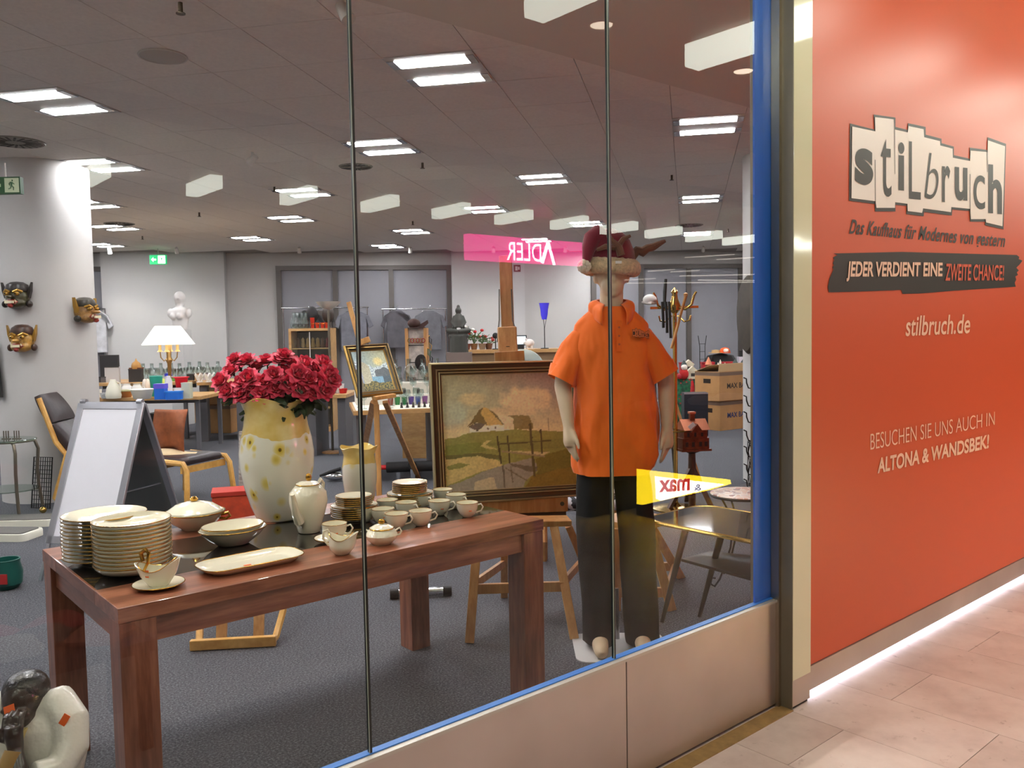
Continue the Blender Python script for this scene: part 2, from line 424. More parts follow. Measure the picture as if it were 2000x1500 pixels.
# --- mall shell: opposite shop front, ceiling, ends
m_mallwall = M('mall_wall', (120, 112, 104), 0.7)
struct(MB().bx(-9, 22, -8.6, -8.4, 0, 3.4).build('wall_mall_opposite', m_mallwall, smooth=0), 'brown opposite side of the mall passage', 'wall')
struct(MB().bx(-9.2, -9, -8.6, 0.1, 0, 3.4).build('wall_mall_end_near', m_mallwall, smooth=0), 'near end of the mall passage', 'wall')
struct(MB().bx(22, 22.2, -8.6, 0.1, 0, 3.4).build('wall_mall_end_far', m_mallwall, smooth=0), 'far end of the mall passage', 'wall')
m_mceil = M('mall_ceiling', (222, 214, 200), 0.85)
mc = struct(MB().bx(-9, 22, -8.6, 0.0, 3.4, 3.5).build('ceiling_mall', m_mceil, smooth=0), 'warm painted ceiling of the mall passage', 'ceiling')
MB().bx(-9, 22, -3.3, -2.7, 3.37, 3.4).build('dark_ceiling_channel', M('channel_dark', (70, 64, 62), 0.8), mc, 0)
MB().bx(-9, 22, -5.6, -5.0, 3.37, 3.4).build('dark_ceiling_channel', MATS['channel_dark'], mc, 0)
struct(MB().bx(-9, -6, 0, 0.2, 0, 3.6).build('wall_front_end', m_mallwall, smooth=0), 'wall at the near end of the shop front', 'wall')
# --- orange advertising wall
m_or = M('orange_print', (206, 86, 48), 0.4)
pan = thing('advertising_panel', 'large orange wall panel with white and black shop lettering', 'sign', (3.1, 0, 0))
pan.location = (0, 0, 0)
px1 = x1
MB().bx(px1, 12, -0.004, 0.1, 0.128, 3.4).build('panel_board', m_or, pan, 0)
struct(MB().bx(px1, 12, -0.01, 0.1, 0.028, 0.126).build('baseboard_mall', m_steel, smooth=0), 'brushed steel baseboard under the orange panel', 'baseboard')
struct(MB().bx(12, 22, 0, 0.2, 0, 3.4).build('wall_mall_shopside', m_mallwall, smooth=0), 'passage wall beyond the orange panel', 'wall')
led = MB().bx(px1+0.01, 12, 0.0, 0.06, 0.004, 0.026).build('led_strip', M('led_white', (240, 236, 255), 0.5, emit=4.5), smooth=0)
tag(led, 'white light strip glowing under the steel baseboard of the orange panel', 'light')
# lettering
m_ink = M('black_ink', (38, 32, 28), 0.45); m_white = M('white_print', (236, 228, 224), 0.45); m_cream = M('cream_print', (238, 200, 178), 0.45)
def PY(y):
    return lambda a, b_: tuple(Wy(a, b_, y))
def c6(p): return (1600+p[0]*.2, 200+p[1]*.2)
def c7(p): return (1600+p[0]*.2, 440+p[1]*.2)
def c9(p): return (1650+p[0]*.175, 780+p[1]*.175)
blk = [(300,205),(540,265),(532,118),(745,148),(745,240),(862,268),(868,203),(1040,240),(1040,315),(1195,355),(1195,398),(1315,432),(1315,515),(1470,550),(1470,442),(1645,465),(1645,340),(1825,405),(1800,1240),(1620,1200),(1620,1165),(1475,1165),(1470,1060),(1300,1045),(1295,1105),(1025,1070),(1020,1112),(850,1090),(855,1010),(745,1000),(745,1065),(545,1065),(545,992),(292,960)]
wht = [(322,235),(548,283),(545,143),(730,165),(740,265),(865,293),(872,230),(1020,262),(1025,340),(1180,378),(1182,420),(1303,452),(1305,540),(1472,572),(1478,470),(1645,485),(1648,370),(1815,428),(1790,1210),(1630,1172),(1625,1140),(1482,1140),(1475,1040),(1290,1022),(1287,1072),(1015,1035),(1005,1080),(865,1062),(862,990),(742,975),(740,1030),(560,1030),(550,965),(315,935)]
LET = [('s', 350, 450, 527, 805, .045, 0), ('t', 602, 355, 706, 920, 0, 0), ('i', 773, 390, 832, 860, .03, 0), ('L', 878, 385, 992, 945, 0, 0), ('b', 1028, 495, 1166, 945, -.012, .25), ('r', 1200, 620, 1280, 975, .02, 0), ('u', 1325, 635, 1448, 960, .03, 0), ('c', 1508, 712, 1620, 1042, 0, 0), ('h', 1653, 610, 1786, 1085, .03, 0)]
def logo(pl, parent, ink, paper, tr):
    """the torn-paper word mark; pl maps pixel -> point at layer k"""
    MB().poly([pl(*tr(p), 0) for p in blk]).build('logo_outline', ink, parent, 0)
    if paper: MB().poly([pl(*tr(p), 1) for p in wht]).build('logo_paper', paper, parent, 0)
    for ch, xa, ya, xb, yb, bo, sh in LET:
        k = 0.10*(xb-xa)
        letter('logo_letter', ch, quadmap(tr((xa, ya-k*.5)), tr((xb, ya+k*.5)), tr((xb, yb+k*.5)), tr((xa, yb-k*.5)), lambda a, b_: pl(a, b_, 2)), ink, parent, bo, sh)
    for xc, ya, yb in ((548, 560, 1000), (738, 150, 700), (1474, 700, 1150), (1642, 470, 680)):
        MB().poly([pl(*tr(p), 2) for p in ((xc-4, ya), (xc+1, ya), (xc+4, yb), (xc, yb))]).build('torn_edge_line', ink, parent, 0)
logo(lambda a, b_, k: tuple(Wy(a, b_, -0.006-0.0015*k)), pan, m_ink, m_white, c6)
Q = PY(-0.006)
letter('slogan_text', 'Das Kaufhaus für Modernes von gestern', quadmap((1663, 428), (1965, 457), (1961, 491), (1657, 465), Q), m_ink, pan, 0.02, 0.15, 1.1)
brush = [(140,275),(800,260),(1930,290),(1955,310),(1948,330),(1985,345),(1960,380),(1925,415),(1950,440),(1930,460),(1942,485),(1915,500),(1925,530),(1910,560),(1920,600),(1300,640),(1000,665),(815,670),(800,632),(300,650),(95,655),(85,600),(100,520),(140,430),(128,410),(145,390),(132,370),(148,340),(135,315),(160,300),(180,290)]
MB().poly([Q(*c7(p)) for p in brush]).build('brush_stroke', m_ink, pan, 0)
Q2 = PY(-0.0085)
letter('claim_text', 'JEDER VERDIENT EINE', quadmap(c7((280,352)), c7((1207,365)), c7((1202,540)), c7((265,548)), Q2), m_cream, pan, 0.03)
letter('claim_text', 'ZWEITE CHANCE!', quadmap(c7((1240,372)), c7((1807,390)), c7((1802,540)), c7((1232,542)), Q2), M('orange_letter', (214, 92, 60), 0.45), pan, 0.015)
letter('web_address', 'stilbruch.de', quadmap(c7((848,885)), c7((1478,868)), c7((1472,1055)), c7((842,1085)), Q), m_cream, pan, 0.012, 0.12)
letter('address_text', 'BESUCHEN SIE UNS AUCH IN', quadmap(c9((287,385)), c9((1675,135)), c9((1672,285)), c9((287,565)), Q), m_cream, pan, -0.008)
letter('address_text', 'ALTONA & WANDSBEK!', quadmap(c9((372,655)), c9((1612,390)), c9((1605,545)), c9((365,830)), Q), m_cream, pan, 0.03)

# --- troffers in the shop ceiling
m_tube = M('troffer_light', (250, 250, 255), 0.5, emit=LUM_SHOP)
m_white_metal = M('white_metal', (214, 208, 200), 0.5)
m_louver = M('louver_silver', (190, 192, 198), 0.25, 0.8)
def troffer():
    t = thing('ceiling_light', 'recessed square ceiling light with two bright louvre strips', 'ceiling light', group='square recessed ceiling lights of the shop')
    MB().bx(-.283, .283, -.325, .325, -.018, -.012).build('frame', m_white_metal, t, 0)
    for y in (-0.19, 0.19):
        l = MB().bx(-.222, .222, y-.07, y+.07, -.0215, -.0185).build('lamp_strip', m_tube, t, 0)
        MB().bx(-.275, -.225, y-.075, y+.075, -.024, -.0185).build('louvre_end', m_louver, t, 0); MB().bx(.225, .275, y-.075, y+.075, -.024, -.0185).build('louvre_end', m_louver, t, 0)
        MB().bx(-.275, .275, y-.004, y+.004, -.0245, -.022).build('louvre_bar', m_louver, t, 0)
    return t
TR = []
for j in range(-2, 8):
    for k in range(-5, 6):
        i = 5*k - (0 if j % 2 == 0 else 2)
        c = cell(i, 3*j)
        if c.y < 2.2 or c.x < -3.2 or c.x > 15.5 or (Vector((c.x, c.y, 0))-BO).dot(BN) < 0.8: continue
        TR.append(c)
t0 = None
for c in TR:
    if t0 is None: t0 = troffer(); t0.location = (c.x, c.y, CH); t0.rotation_euler.z = tang
    else: dup(t0, (c.x, c.y, CH), tang)
# --- luminaires of the mall (seen mirrored in the glass)
m_ml = M('mall_luminaire_glow', (236, 243, 228), 0.5, emit=LUM_MALL)
ml0 = None
for row, (yy, xs) in enumerate(((-6.4, [2.18+1.0*k for k in range(-4, 16)]), (-0.72, [0.35+1.17*k for k in range(-4, 16)]))):
    for x in xs:
        if ml0 is None:
            ml0 = thing('mall_luminaire', 'pale green white box luminaire hanging under the mall ceiling', 'ceiling light', (x, yy, 0), group='box luminaires of the mall passage')
            MB().bx(-.06, .06, -.32, .32, 2.94, 3.06).build('diffuser', m_ml, ml0, 0); MB().bx(-.03, .03, -.3, .3, 3.06, 3.4).build('hanger', m_white_metal, ml0, 0)
        else: dup(ml0, (x, yy, 0))

# --- downlights of the mall and spot lamps of the shop: each lamp carries its own light
m_disc = M('downlight_lens', (255, 236, 210), .5, emit=14)
def lamp(o, kind, energy, col, loc, aim=None, size=.08, cone=60, blend=.6):
    l = bpy.data.lights.new('lamp_light', kind); l.energy = energy; l.color = lin(col)[:3]
    if kind == 'SPOT': l.spot_size = R_(cone); l.spot_blend = blend; l.shadow_soft_size = size
    else: l.shape = 'DISK'; l.size = size
    q = bpy.data.objects.new('lamp_light', l); COL.objects.link(q); q.parent = o; q.location = loc
    q.rotation_mode = 'QUATERNION'; q.rotation_quaternion = (Vector(aim)-Vector(loc)).to_track_quat('-Z', 'Y'); return q
for k in range(-3, 9):
    x = .9+1.5*k
    d = thing('recessed_downlight', 'round recessed downlight in the mall ceiling', 'ceiling light', (x, -1.75, 3.4), group='recessed downlights of the mall passage')
    MB().lathe([(.001, -.012), (.07, -.012), (.075, -.02), (.1, -.02), (.1, 0)], 20).build('trim_ring', m_white_metal, d); MB().lathe([(.001, -.016), (.068, -.016), (.068, -.0125)], 20).build('lens', m_disc, d)
    lamp(d, 'SPOT', DOWN_W, (255, 238, 220), (0, 0, -.05), (0, .12, -3), .07, 130, .8)
def spot(pos, aim, w, lab, cone=48, col=(255, 244, 230)):
    d = thing('spot_lamp', lab, 'spot lamp', pos, group='spot lamps of the shop'); a = (Vector(aim)-Vector(pos)).normalized()
    MB().cyl((0, 0, 0), (0, 0, -.05), .012).build('stem', m_white_metal, d); MB().cyl(Vector((0, 0, -.06))-a*.04, Vector((0, 0, -.06))+a*.06, .03, .038, 14).build('lamp_head', m_white_metal, d)
    lamp(d, 'SPOT', w, col, Vector((0, 0, -.06))+a*.075, Vector(aim)-Vector(pos), .04, cone, .7)
for k, (x, aim, w) in enumerate(((.2, (.7, 1.0, .8), 1), (.95, (1.1, .95, .8), 1), (1.6, (1.6, 1.0, .8), 1), (2.2, (2.5, .9, 1.3), 1.1), (-.6, (.4, .5, .5), .8), (.0, (1.25, 4.3, .6), 2.2))):  # out of view, added to brighten the table, mannequin and A-board
    spot((x, 2.02, CH-.012), aim, SPOT_W*w, 'unseen spot lamp added near the soffit edge to brighten the front display', 75)
spot((colL.x+1.35*.759+.35, colL.y-1.35*.651-.9, CH-.012), (colL.x+.3, colL.y-.3, 1.75), SPOT_W*1.3, 'spot lamp aimed at the masks on the left column', 40)
for k, px in enumerate((260, 380, 600, 800, 950, 1080, 1330)):
    s_, _ = bs(px); a_ = bw(s_, 1.3, CH-.012); spot(a_, bw(s_, 0, .7), SPOT_W*.6, 'small spot lamp washing the rear wall', 62)
# ================================================================== DISPLAY TABLE AND TABLEWARE
TZ = 0.75
m_wal = wood('walnut_wood', (108, 58, 40), (176, 112, 84), 0.28, (1.0, 9, 9), 0.3)
m_walv = wood('walnut_wood_upright', (104, 56, 40), (166, 104, 78), 0.3, (9, 9, 1.0), 0.3)
m_waly = wood('walnut_wood_cross', (96, 50, 32), (158, 98, 70), 0.3, (9, 1.0, 9), 0.3)
m_dglass = M('dark_table_glass', (26, 22, 20), 0.06, coat=0.6)
tx0, tx1, ty0, ty1 = 0.666, 2.291, 0.704, 1.63
tb = thing('display_table', 'walnut veneer display table with a dark glass insert behind the window', 'table', ((tx0+tx1)/2, (ty0+ty1)/2, 0))
hx, hy = (tx1-tx0)/2, (ty1-ty0)/2
iy0 = W(985, 997, TZ).y-tb.location.y; ix0 = W(175, 1140, TZ).x-tb.location.x; iy1 = hy-0.2
MB().bx(-hx, hx, -hy, iy0, TZ-.045, TZ).build('top_plank', m_wal, tb, 0, bevel=.002)
MB().bx(-hx, hx, iy1, hy, TZ-.045, TZ).build('top_plank', m_wal, tb, 0, bevel=.002)
MB().bx(-hx, ix0, iy0, iy1, TZ-.045, TZ).build('top_crosspiece', m_waly, tb, 0, bevel=.002)
MB().bx(ix0, hx-.0, iy0+.001, iy1-.001, TZ-.045, TZ-.002).build('glass_insert', m_dglass, tb, 0)
for s in (-1, 1):
    MB().bx(-hx+.1, hx-.1, s*(hy-.03)-.012, s*(hy-.03)+.012, TZ-.12, TZ-.045).build('apron', m_wal, tb, 0)
    MB().bx(s*(hx-.03)-.012, s*(hx-.03)+.012, -hy+.1, hy-.1, TZ-.12, TZ-.045).build('apron', m_waly, tb, 0)
    for q in (-1, 1):
        MB().bx(min(s*(hx-.002), s*(hx-.105)), max(s*(hx-.002), s*(hx-.105)), min(q*(hy-.002), q*(hy-.105)), max(q*(hy-.002), q*(hy-.105)), 0, TZ-.045).build('leg', m_walv, tb, 0, bevel=.003)
m_por = M('ivory_porcelain', (240, 233, 212), 0.12, coat=0.5, spec=0.6)
m_gold = M('gold_trim', (190, 142, 62), 0.22, 1.0)
m_stick = M('orange_price_sticker', (240, 100, 28), 0.6)
def torus(mb, r, z, t, n=32, sx=1.0, sy=1.0, zf=None):
    return mb.tube([(r*math.cos(a)*sx, r*math.sin(a)*sy, z+(zf(a) if zf else 0)) for a in (2*math.pi*k/n for k in range(n))], t, 6, close=True)
def sticker(parent, loc, rz=0.0, w=.012, h=.008, rx=0.0):
    o = MB().bx(-w/2, w/2, -.0006, .0006, -h/2, h/2).build('price_sticker', m_stick, parent, 0)
    o.location = loc; o.rotation_euler = (rx, 0, rz); return o
def plate_mesh(r, h, deep):
    p = [(r*.52, 0), (r*.56, .0), (r*.58, .004), (r*.72, h*.42), (r*.9, h*.8), (r, h), (r*.995, h+.0025), (r*.88, h*.82+.003), (r*.66, h*.3+.004), (r*.5, .006), (0.001, .005)]
    if deep: p = [(r*.5, 0), (r*.56, .0), (r*.6, .004), (r*.86, h*.35), (r*.97, h*.75), (r, h), (r*.99, h+.0025), (r*.95, h*.75), (r*.82, h*.38+.004), (r*.5, .008), (0.001, .006)]
    return MB().lathe(p, 44).mesh('plate_body', m_por, 50), torus(MB(), r, h+.001, .0018, 44).mesh('gold_rim', m_gold, 60)
def stack(name, cat, lab, group, c, r, h, step, n, deep=False, ztop=TZ):
    a, g = plate_mesh(r, h, deep)
    for k in range(n):
        pos = 'topmost' if k == n-1 else ('lowest' if k == 0 else None)
        ordn = {1: 'second', 2: 'third', 3: 'fourth', 4: 'fifth', 5: 'sixth', 6: 'seventh', 7: 'eighth', 8: 'ninth', 9: 'tenth', 10: 'eleventh', 11: 'twelfth'}
        l = ('%s %s' % (pos, lab)) if pos else '%s, %s from below' % (lab, ordn.get(k, ''))
        t = thing(name, l, cat, (c.x+random.uniform(-.0012, .0012), c.y+random.uniform(-.0012, .0012), ztop+k*step), group=group)
        for me, nm in ((a, 'plate_body'), (g, 'gold_rim')):
            o = bpy.data.objects.new(nm, me); COL.objects.link(o); o.parent = t
    return ztop+(n-1)*step
c = W(203, 1000, TZ+.165); stack('dinner_plate', 'plate', 'gold-rimmed dinner plate in the larger left stack', 'dinner plates in the left stack', c, .134, .022, .0125, 12)
c = W(257, 1015, TZ+.17); stack('soup_plate', 'plate', 'gold-rimmed soup plate in the stack behind the sauce boat', 'soup plates in the front stack', c, .119, .034, .0125, 12, True)
c = W(692, 1000, TZ+.03); zt = stack('dessert_plate', 'plate', 'dessert plate in the stack left of the glass joint', 'dessert plates left of the glass joint', c, .095, .017, .0085, 6)
stack('saucer', 'saucer', 'saucer on the dessert plates left of the glass joint', 'saucers left of the glass joint', c, .074, .014, .008, 5, ztop=zt+.0105)
c = W(801, 975, TZ+.03); zt = stack('dessert_plate', 'plate', 'dessert plate in the stack beside the large painting', 'dessert plates beside the large painting', c, .1, .017, .0085, 6)
stack('saucer', 'saucer', 'saucer on the dessert plates beside the large painting', 'saucers beside the large painting', c, .076, .014, .008, 6, ztop=zt+.0105)
# tureen
def cl(px, py, z=TZ): p = W(px, py, z); return (p.x, p.y, z)
tu = thing('covered_tureen', 'round lidded porcelain tureen with gold knob behind the soup plates', 'tureen', cl(381, 1032), RZ)
MB().lathe([(.05, 0), (.055, .006), (.09, .03), (.112, .062), (.116, .068), (.112, .066), (.08, .03), (.001, .02)], 40).build('bowl', m_por, tu)
torus(MB(), .116, .068, .0022).build('gold_rim', m_gold, tu)
MB().lathe([(.108, .068), (.106, .074), (.07, .098), (.03, .108), (.001, .11)], 40).build('lid', m_por, tu)
MB().lathe([(.006, .108), (.014, .112), (.016, .12), (.009, .128), (.001, .13)], 14).build('lid_knob', m_gold, tu)
for s in (-1, 1): MB().tube([(s*.105, 0, .055), (s*.135, 0, .062), (s*.142, 0, .05), (s*.125, 0, .038), (s*.1, 0, .04)], .006, 8).build('handle', m_gold, tu)
# nested serving bowls
for k, (r, zz, lab) in enumerate(((.122, 0, 'lower of two nested oval serving bowls with gold rims'), (.112, .012, 'upper of two nested oval serving bowls with gold rims'))):
    b = thing('serving_bowl', lab, 'bowl', (cl(456, 1062)[0], cl(456, 1062)[1], TZ+zz), 0.0, 'nested serving bowls')
    MB().lathe([(r*.45, 0), (r*.5, .004), (r*.8, .03), (r, .058), (r*.985, .06), (r*.78, .034), (r*.45, .008), (.001, .006)], 44, sx=1.0, sy=.82).build('bowl_body', m_por, b, 50)
    torus(MB(), r, .058, .002, 44, 1, .82).build('gold_rim', m_gold, b)
# sauce boat on saucer
sb = thing('sauce_boat', 'porcelain sauce boat with gilded loop handle on an attached saucer', 'sauce boat', cl(310, 1146), RZ)
MB().lathe([(.04, 0), (.045, .0), (.076, .012), (.074, .014), (.04, .004), (.001, .004)], 36).build('saucer', m_por, sb, 50)
torus(MB(), .075, .0125, .0016).build('saucer_rim', m_gold, sb)
def boat(q, a, r, z):
    k = max(0, z-.02)/.05; q[2] += k*(.014*math.cos(2*a)+.008*math.cos(a)); q[0] += k*.012*math.cos(a)**3; return q
MB().lathe([(.026, .004), (.03, .01), (.046, .035), (.05, .055), (.053, .07), (.051, .07), (.046, .05), (.03, .016), (.001, .014)], 36, sx=1.1, sy=.8, fn=boat).build('boat_body', m_por, sb, 60)
torus(MB(), .053, .07, .0014, 40, 1.1, .8, lambda a: .014*math.cos(2*a)+.008*math.cos(a)).build('gold_rim', m_gold, sb)
MB().tube([(-.045, 0, .08), (-.05, 0, .105), (-.035, 0, .116), (-.026, 0, .105), (-.03, 0, .075), (-.046, 0, .045)], [.006, .007, .007, .006, .005, .004], 8).build('loop_handle', m_gold, sb)
sticker(sb, (-.018, -.0365, .05), -.25, .012, .022)
# platter
pt = thing('serving_platter', 'oblong white porcelain platter with handles lying near the table edge', 'platter', cl(490, 1104), 0.0)
rings = []
for ins, z, rr in ((.03, 0, .05), (.028, .0, .05), (.004, .018, .06), (0, .022, .062), (.004, .023, .06), (.03, .008, .045), (.05, .0075, .03)):
    rings.append([(x, y, z) for x, y in rrect(-.172+ins, .172-ins, -.088+ins*.8, .088-ins*.8, rr if rr < .07 else .07, 6)])
MB().loft(rings).build('platter_body', m_por, pt, 45)
MB().tube([(x, y, .0225) for x, y in rrect(-.172, .172, -.088, .088, .062, 6)], .0016, 6, close=True).build('gold_rim', m_gold, pt)
o = MB().bx(-.012, .012, -.005, .005, .0085, .0095).build('price_sticker', m_stick, pt, 0); o.location = (-.02, -.02, 0)
# coffee pot
cp = thing('coffee_pot', 'tall ivory coffee pot with gold lid knob in front of the flower vase', 'coffee pot', cl(604, 1038), RZ)
MB().lathe([(.04, 0), (.043, .004), (.05, .03), (.065, .08), (.074, .12), (.07, .155), (.05, .178), (.044, .184)], 40).build('pot_body', m_por, cp)
MB().lathe([(.046, .184), (.045, .188), (.03, .196), (.001, .199)], 30).build('lid', m_por, cp); torus(MB(), .0455, .186, .002).build('gold_rim', m_gold, cp)
MB().ell((0.004, 0, .212), (.012, .009, .016)).build('lid_knob', m_gold, cp)
MB().tube([(-.022, -.058, .05), (-.028, -.082, .09), (-.03, -.092, .13), (-.033, -.105, .165)], [.02, .016, .011, .008], 10).build('spout', m_por, cp)
MB().tube([(.02, .05, .165), (.03, .085, .19), (.035, .11, .17), (.032, .1, .11), (.022, .068, .06)], .007, 8).build('handle', m_por, cp)
# cups
cupm = MB().lathe([(.02, 0), (.022, .003), (.034, .014), (.043, .036), (.046, .06), (.0445, .06), (.041, .034), (.03, .014), (.001, .008)], 30).mesh('cup_body', m_por, 60)
ringm = torus(MB(), .0455, .06, .0012, 30).mesh('gold_rim', m_gold, 60)
hanm = MB().tube([(-.04, 0, .048), (-.058, 0, .054), (-.066, 0, .042), (-.058, 0, .026), (-.036, 0, .018)], .0035, 8).mesh('handle', m_por, 60)
def cup(loc, ang, lab, st=False, sc=1.0, group='tea cups on the table'):
    t = thing('tea_cup', lab, 'cup', loc, ang, group); t.scale = (sc, sc, sc)
    for me, nm in ((cupm, 'cup_body'), (ringm, 'gold_rim'), (hanm, 'handle')):
        o = bpy.data.objects.new(nm, me); COL.objects.link(o); o.parent = t
    if st:
        a = RZ-math.pi/2+.35-ang; o = sticker(t, (.0405*math.cos(a), .0405*math.sin(a), .034), a+math.pi/2, .012, .009, -.25)
    return t
CUPS = [(713, 1018, RZ, 'tea cup with its handle to the left, cut by the glass joint', 0), (748, 1022, 1.2, 'tea cup just right of the glass joint with an orange sticker', 1), (775, 1032, 2.2, 'tea cup directly behind the sugar bowl lid', 0),
        (757, 1003, 2.0, 'tea cup in the rear row nearest the glass joint', 0), (794, 1008, 1.8, 'tea cup in the middle of the cup group', 0), (822, 1026, 2.4, 'front tea cup on its own between the two sticker cups', 0),
        (825, 992, 1.6, 'tea cup right beside the plate stack by the painting', 0), (859, 1005, 2.4, 'tea cup with orange sticker, second of the front row from the right', 1), (865, 981, 1.4, 'rearmost tea cup close to the painting frame', 0),
        (891, 992, 1.7, 'tea cup behind the rightmost cup', 0), (913, 1009, 2.3, 'rightmost tea cup near the table end with an orange sticker', 1)]
for px, py, a, lab, st in CUPS: cup(cl(px, py), a, lab, st)
sa = thing('saucer', 'single saucer under the cup beside the coffee pot', 'saucer', cl(654, 1057), 0)
for me, nm in zip(plate_mesh(.074, .014, False), ('plate_body', 'gold_rim')):
    o = bpy.data.objects.new(nm, me); COL.objects.link(o); o.parent = sa
p = cl(654, 1057); cup((p[0], p[1], TZ+.006), RZ+math.pi, 'tea cup standing on the single saucer beside the coffee pot', True, 1.02)
# creamer
cr = thing('cream_jug', 'small porcelain cream jug with looped handle at the front table edge', 'jug', cl(668, 1082), RZ)
def spout(q, a, r, z):
    k = max(0, z-.025)/.04; q[2] += k*.012*math.cos(2*a); q[0] += k*(.016*max(0, math.cos(a))**3); return q
MB().lathe([(.024, 0), (.027, .004), (.042, .02), (.045, .038), (.04, .055), (.043, .066), (.041, .066), (.037, .052), (.04, .03), (.024, .008), (.001, .006)], 32, fn=spout).build('jug_body', m_por, cr, 60)
torus(MB(), .0425, .066, .0012, 32, zf=lambda a: .012*math.cos(2*a)).build('gold_rim', m_gold, cr)
MB().tube([(-.036, 0, .066), (-.048, 0, .086), (-.062, 0, .08), (-.064, 0, .056), (-.045, 0, .03)], .004, 8).build('handle', m_por, cr)
# sugar bowl
sg = thing('sugar_bowl', 'squat lidded sugar bowl with gilded knob and two handles', 'sugar bowl', cl(746, 1062), RZ)
MB().lathe([(.032, 0), (.036, .004), (.052, .018), (.058, .034), (.05, .05), (.042, .056)], 36).build('bowl_body', m_por, sg)
MB().lathe([(.043, .056), (.042, .06), (.025, .07), (.001, .073)], 30).build('lid', m_por, sg); torus(MB(), .043, .0575, .0025).build('gold_rim', m_gold, sg)
MB().ell((0, 0, .081), (.013, .008, .01)).build('lid_knob', m_gold, sg)
for s in (-1, 1): MB().tube([(s*.05, 0, .048), (s*.066, 0, .058), (s*.072, 0, .046), (s*.066, 0, .034), (s*.052, 0, .03)], .0035, 8).build('handle', m_por, sg)
# vases with daisy pattern
def daisies(t, b):
    v = t.co((1, 1, .8)); vo = t.add('ShaderNodeTexVoronoi'); vo.inputs['Scale'].default_value = 17; vo.inputs['Randomness'].default_value = .9; t.link(v, vo.inputs['Vector'])
    d = vo.outputs['Distance']; rnd = t.add('ShaderNodeSeparateColor'); t.link(vo.outputs['Color'], rnd.inputs[0])
    big = t.math('ADD', t.math('MULTIPLY', rnd.outputs[0], .34), .2)
    q = t.math('DIVIDE', d, big)
    fl = t.ramp(q, [(0.0, (96, 74, 28)), (0.16, (120, 92, 30)), (0.24, (226, 196, 78)), (0.6, (240, 222, 140)), (1.0, (244, 240, 226))])
    sep = t.add('ShaderNodeSeparateXYZ'); t.link(t.co(), sep.inputs[0])
    h = t.math('ADD', sep.outputs[2], t.math('MULTIPLY', t.noise(9, 2), .16))
    top = t.ramp(t.math('MULTIPLY', h, 1.0), [(0.0, (0, 0, 0)), (1.0, (255, 255, 255))])
    f = t.math('GREATER_THAN', h, VZ['cut'])
    ye = t.ramp(t.noise(14, 3), [(0.3, (226, 190, 92)), (0.7, (243, 220, 150))])
    t.link(t.mix(f, fl, ye), b.inputs['Base Color'])
VZ = {'cut': .44}
m_vase = M('daisy_glaze_large', (240, 236, 220), 0.15, fn=daisies, coat=.4)
VZ = {'cut': .27}
m_vase2 = M('daisy_glaze_small', (240, 236, 220), 0.15, fn=daisies, coat=.4)
vl = cl(545, 1012)
def wav(amp, z0):
    def f(q, a, r, z):
        if z > z0: q[2] += amp*(z-z0)/.06*math.cos(4*a+.6); s = 1+.06*(z-z0)/.06*math.cos(4*a+.6); q[0] *= s; q[1] *= s
        return q
    return f
va = thing('flower_vase', 'tall cream vase with yellow glaze and daisies holding the roses', 'vase', vl, RZ)
prof = [(.086, 0), (.09, .006), (.112, .06), (.135, .14), (.15, .22), (.152, .28), (.143, .34), (.13, .39), (.125, .43), (.13, .465), (.143, .5), (.14, .502), (.124, .465), (.118, .42), (.13, .34), (.13, .2), (.08, .03), (.001, .02)]
MB().lathe(prof, 48, fn=wav(.012, .44)).build('vase_body', m_vase, va, 60)
va2 = thing('jug_vase', 'small cream vase with daisies and a wavy lip behind the plate stack', 'vase', cl(704, 985), RZ)
MB().lathe([(.055, 0), (.058, .004), (.068, .05), (.076, .12), (.076, .17), (.07, .21), (.068, .225), (.082, .26), (.08, .262), (.064, .225), (.066, .15), (.05, .02), (.001, .012)], 40, fn=wav(.01, .225)).build('vase_body', m_vase2, va2, 60)
# roses: each one a thing
m_petal = M('rose_petal', (240, 66, 102), 0.5, var=.12, vs=30, sheen=.2)
m_leafd = M('rose_leaf', (34, 52, 26), 0.55, var=.2, vs=20)
def rose_bloom():
    b = MB()
    for ring, (n, r0, h, tilt, w) in enumerate(((3, .006, .034, -.12, .024), (4, .012, .036, .06, .03), (5, .018, .036, .28, .034), (6, .023, .032, .62, .036), (6, .026, .026, 1.0, .036))):
        for k in range(n):
            a = 2*math.pi*k/n + ring*.7
            def f(u, v, a=a, r0=r0, h=h, tilt=tilt, w=w, ring=ring):
                x = (u-.5)*w*(.5+1.0*math.sin(math.pi*min(1, v*.8+.15)))
                y = r0*(.4+.6*v) + math.sin(tilt)*h*v + (.006*v**4 if ring > 1 else 0) - (u-.5)**2*w*1.1
                z = math.cos(tilt)*h*v - (.005*v**5 if ring > 2 else 0)
                return (x*math.cos(a)-y*math.sin(a), x*math.sin(a)+y*math.cos(a), z)
            b.grid(f, 4, 4)
    return b.mesh('bloom', m_petal, 60)
bloom = rose_bloom()
leafm = MB().grid(lambda u, v: ((u-.5)*.05*math.sin(math.pi*min(1, v*.9+.08)), v*.085, .012*math.sin(v*2.5)-.02*abs(u-.5)), 4, 6).mesh('leaf', m_leafd, 60)
calyx = MB().lathe([(.003, -.012), (.012, -.004), (.016, .004)], 8).mesh('calyx', m_leafd, 60)
vtop = Vector((vl[0], vl[1], TZ+.5)); fx = CRT.copy(); fx.z = 0; fx.normalize(); fy = Vector((-fx.y, fx.x, 0))
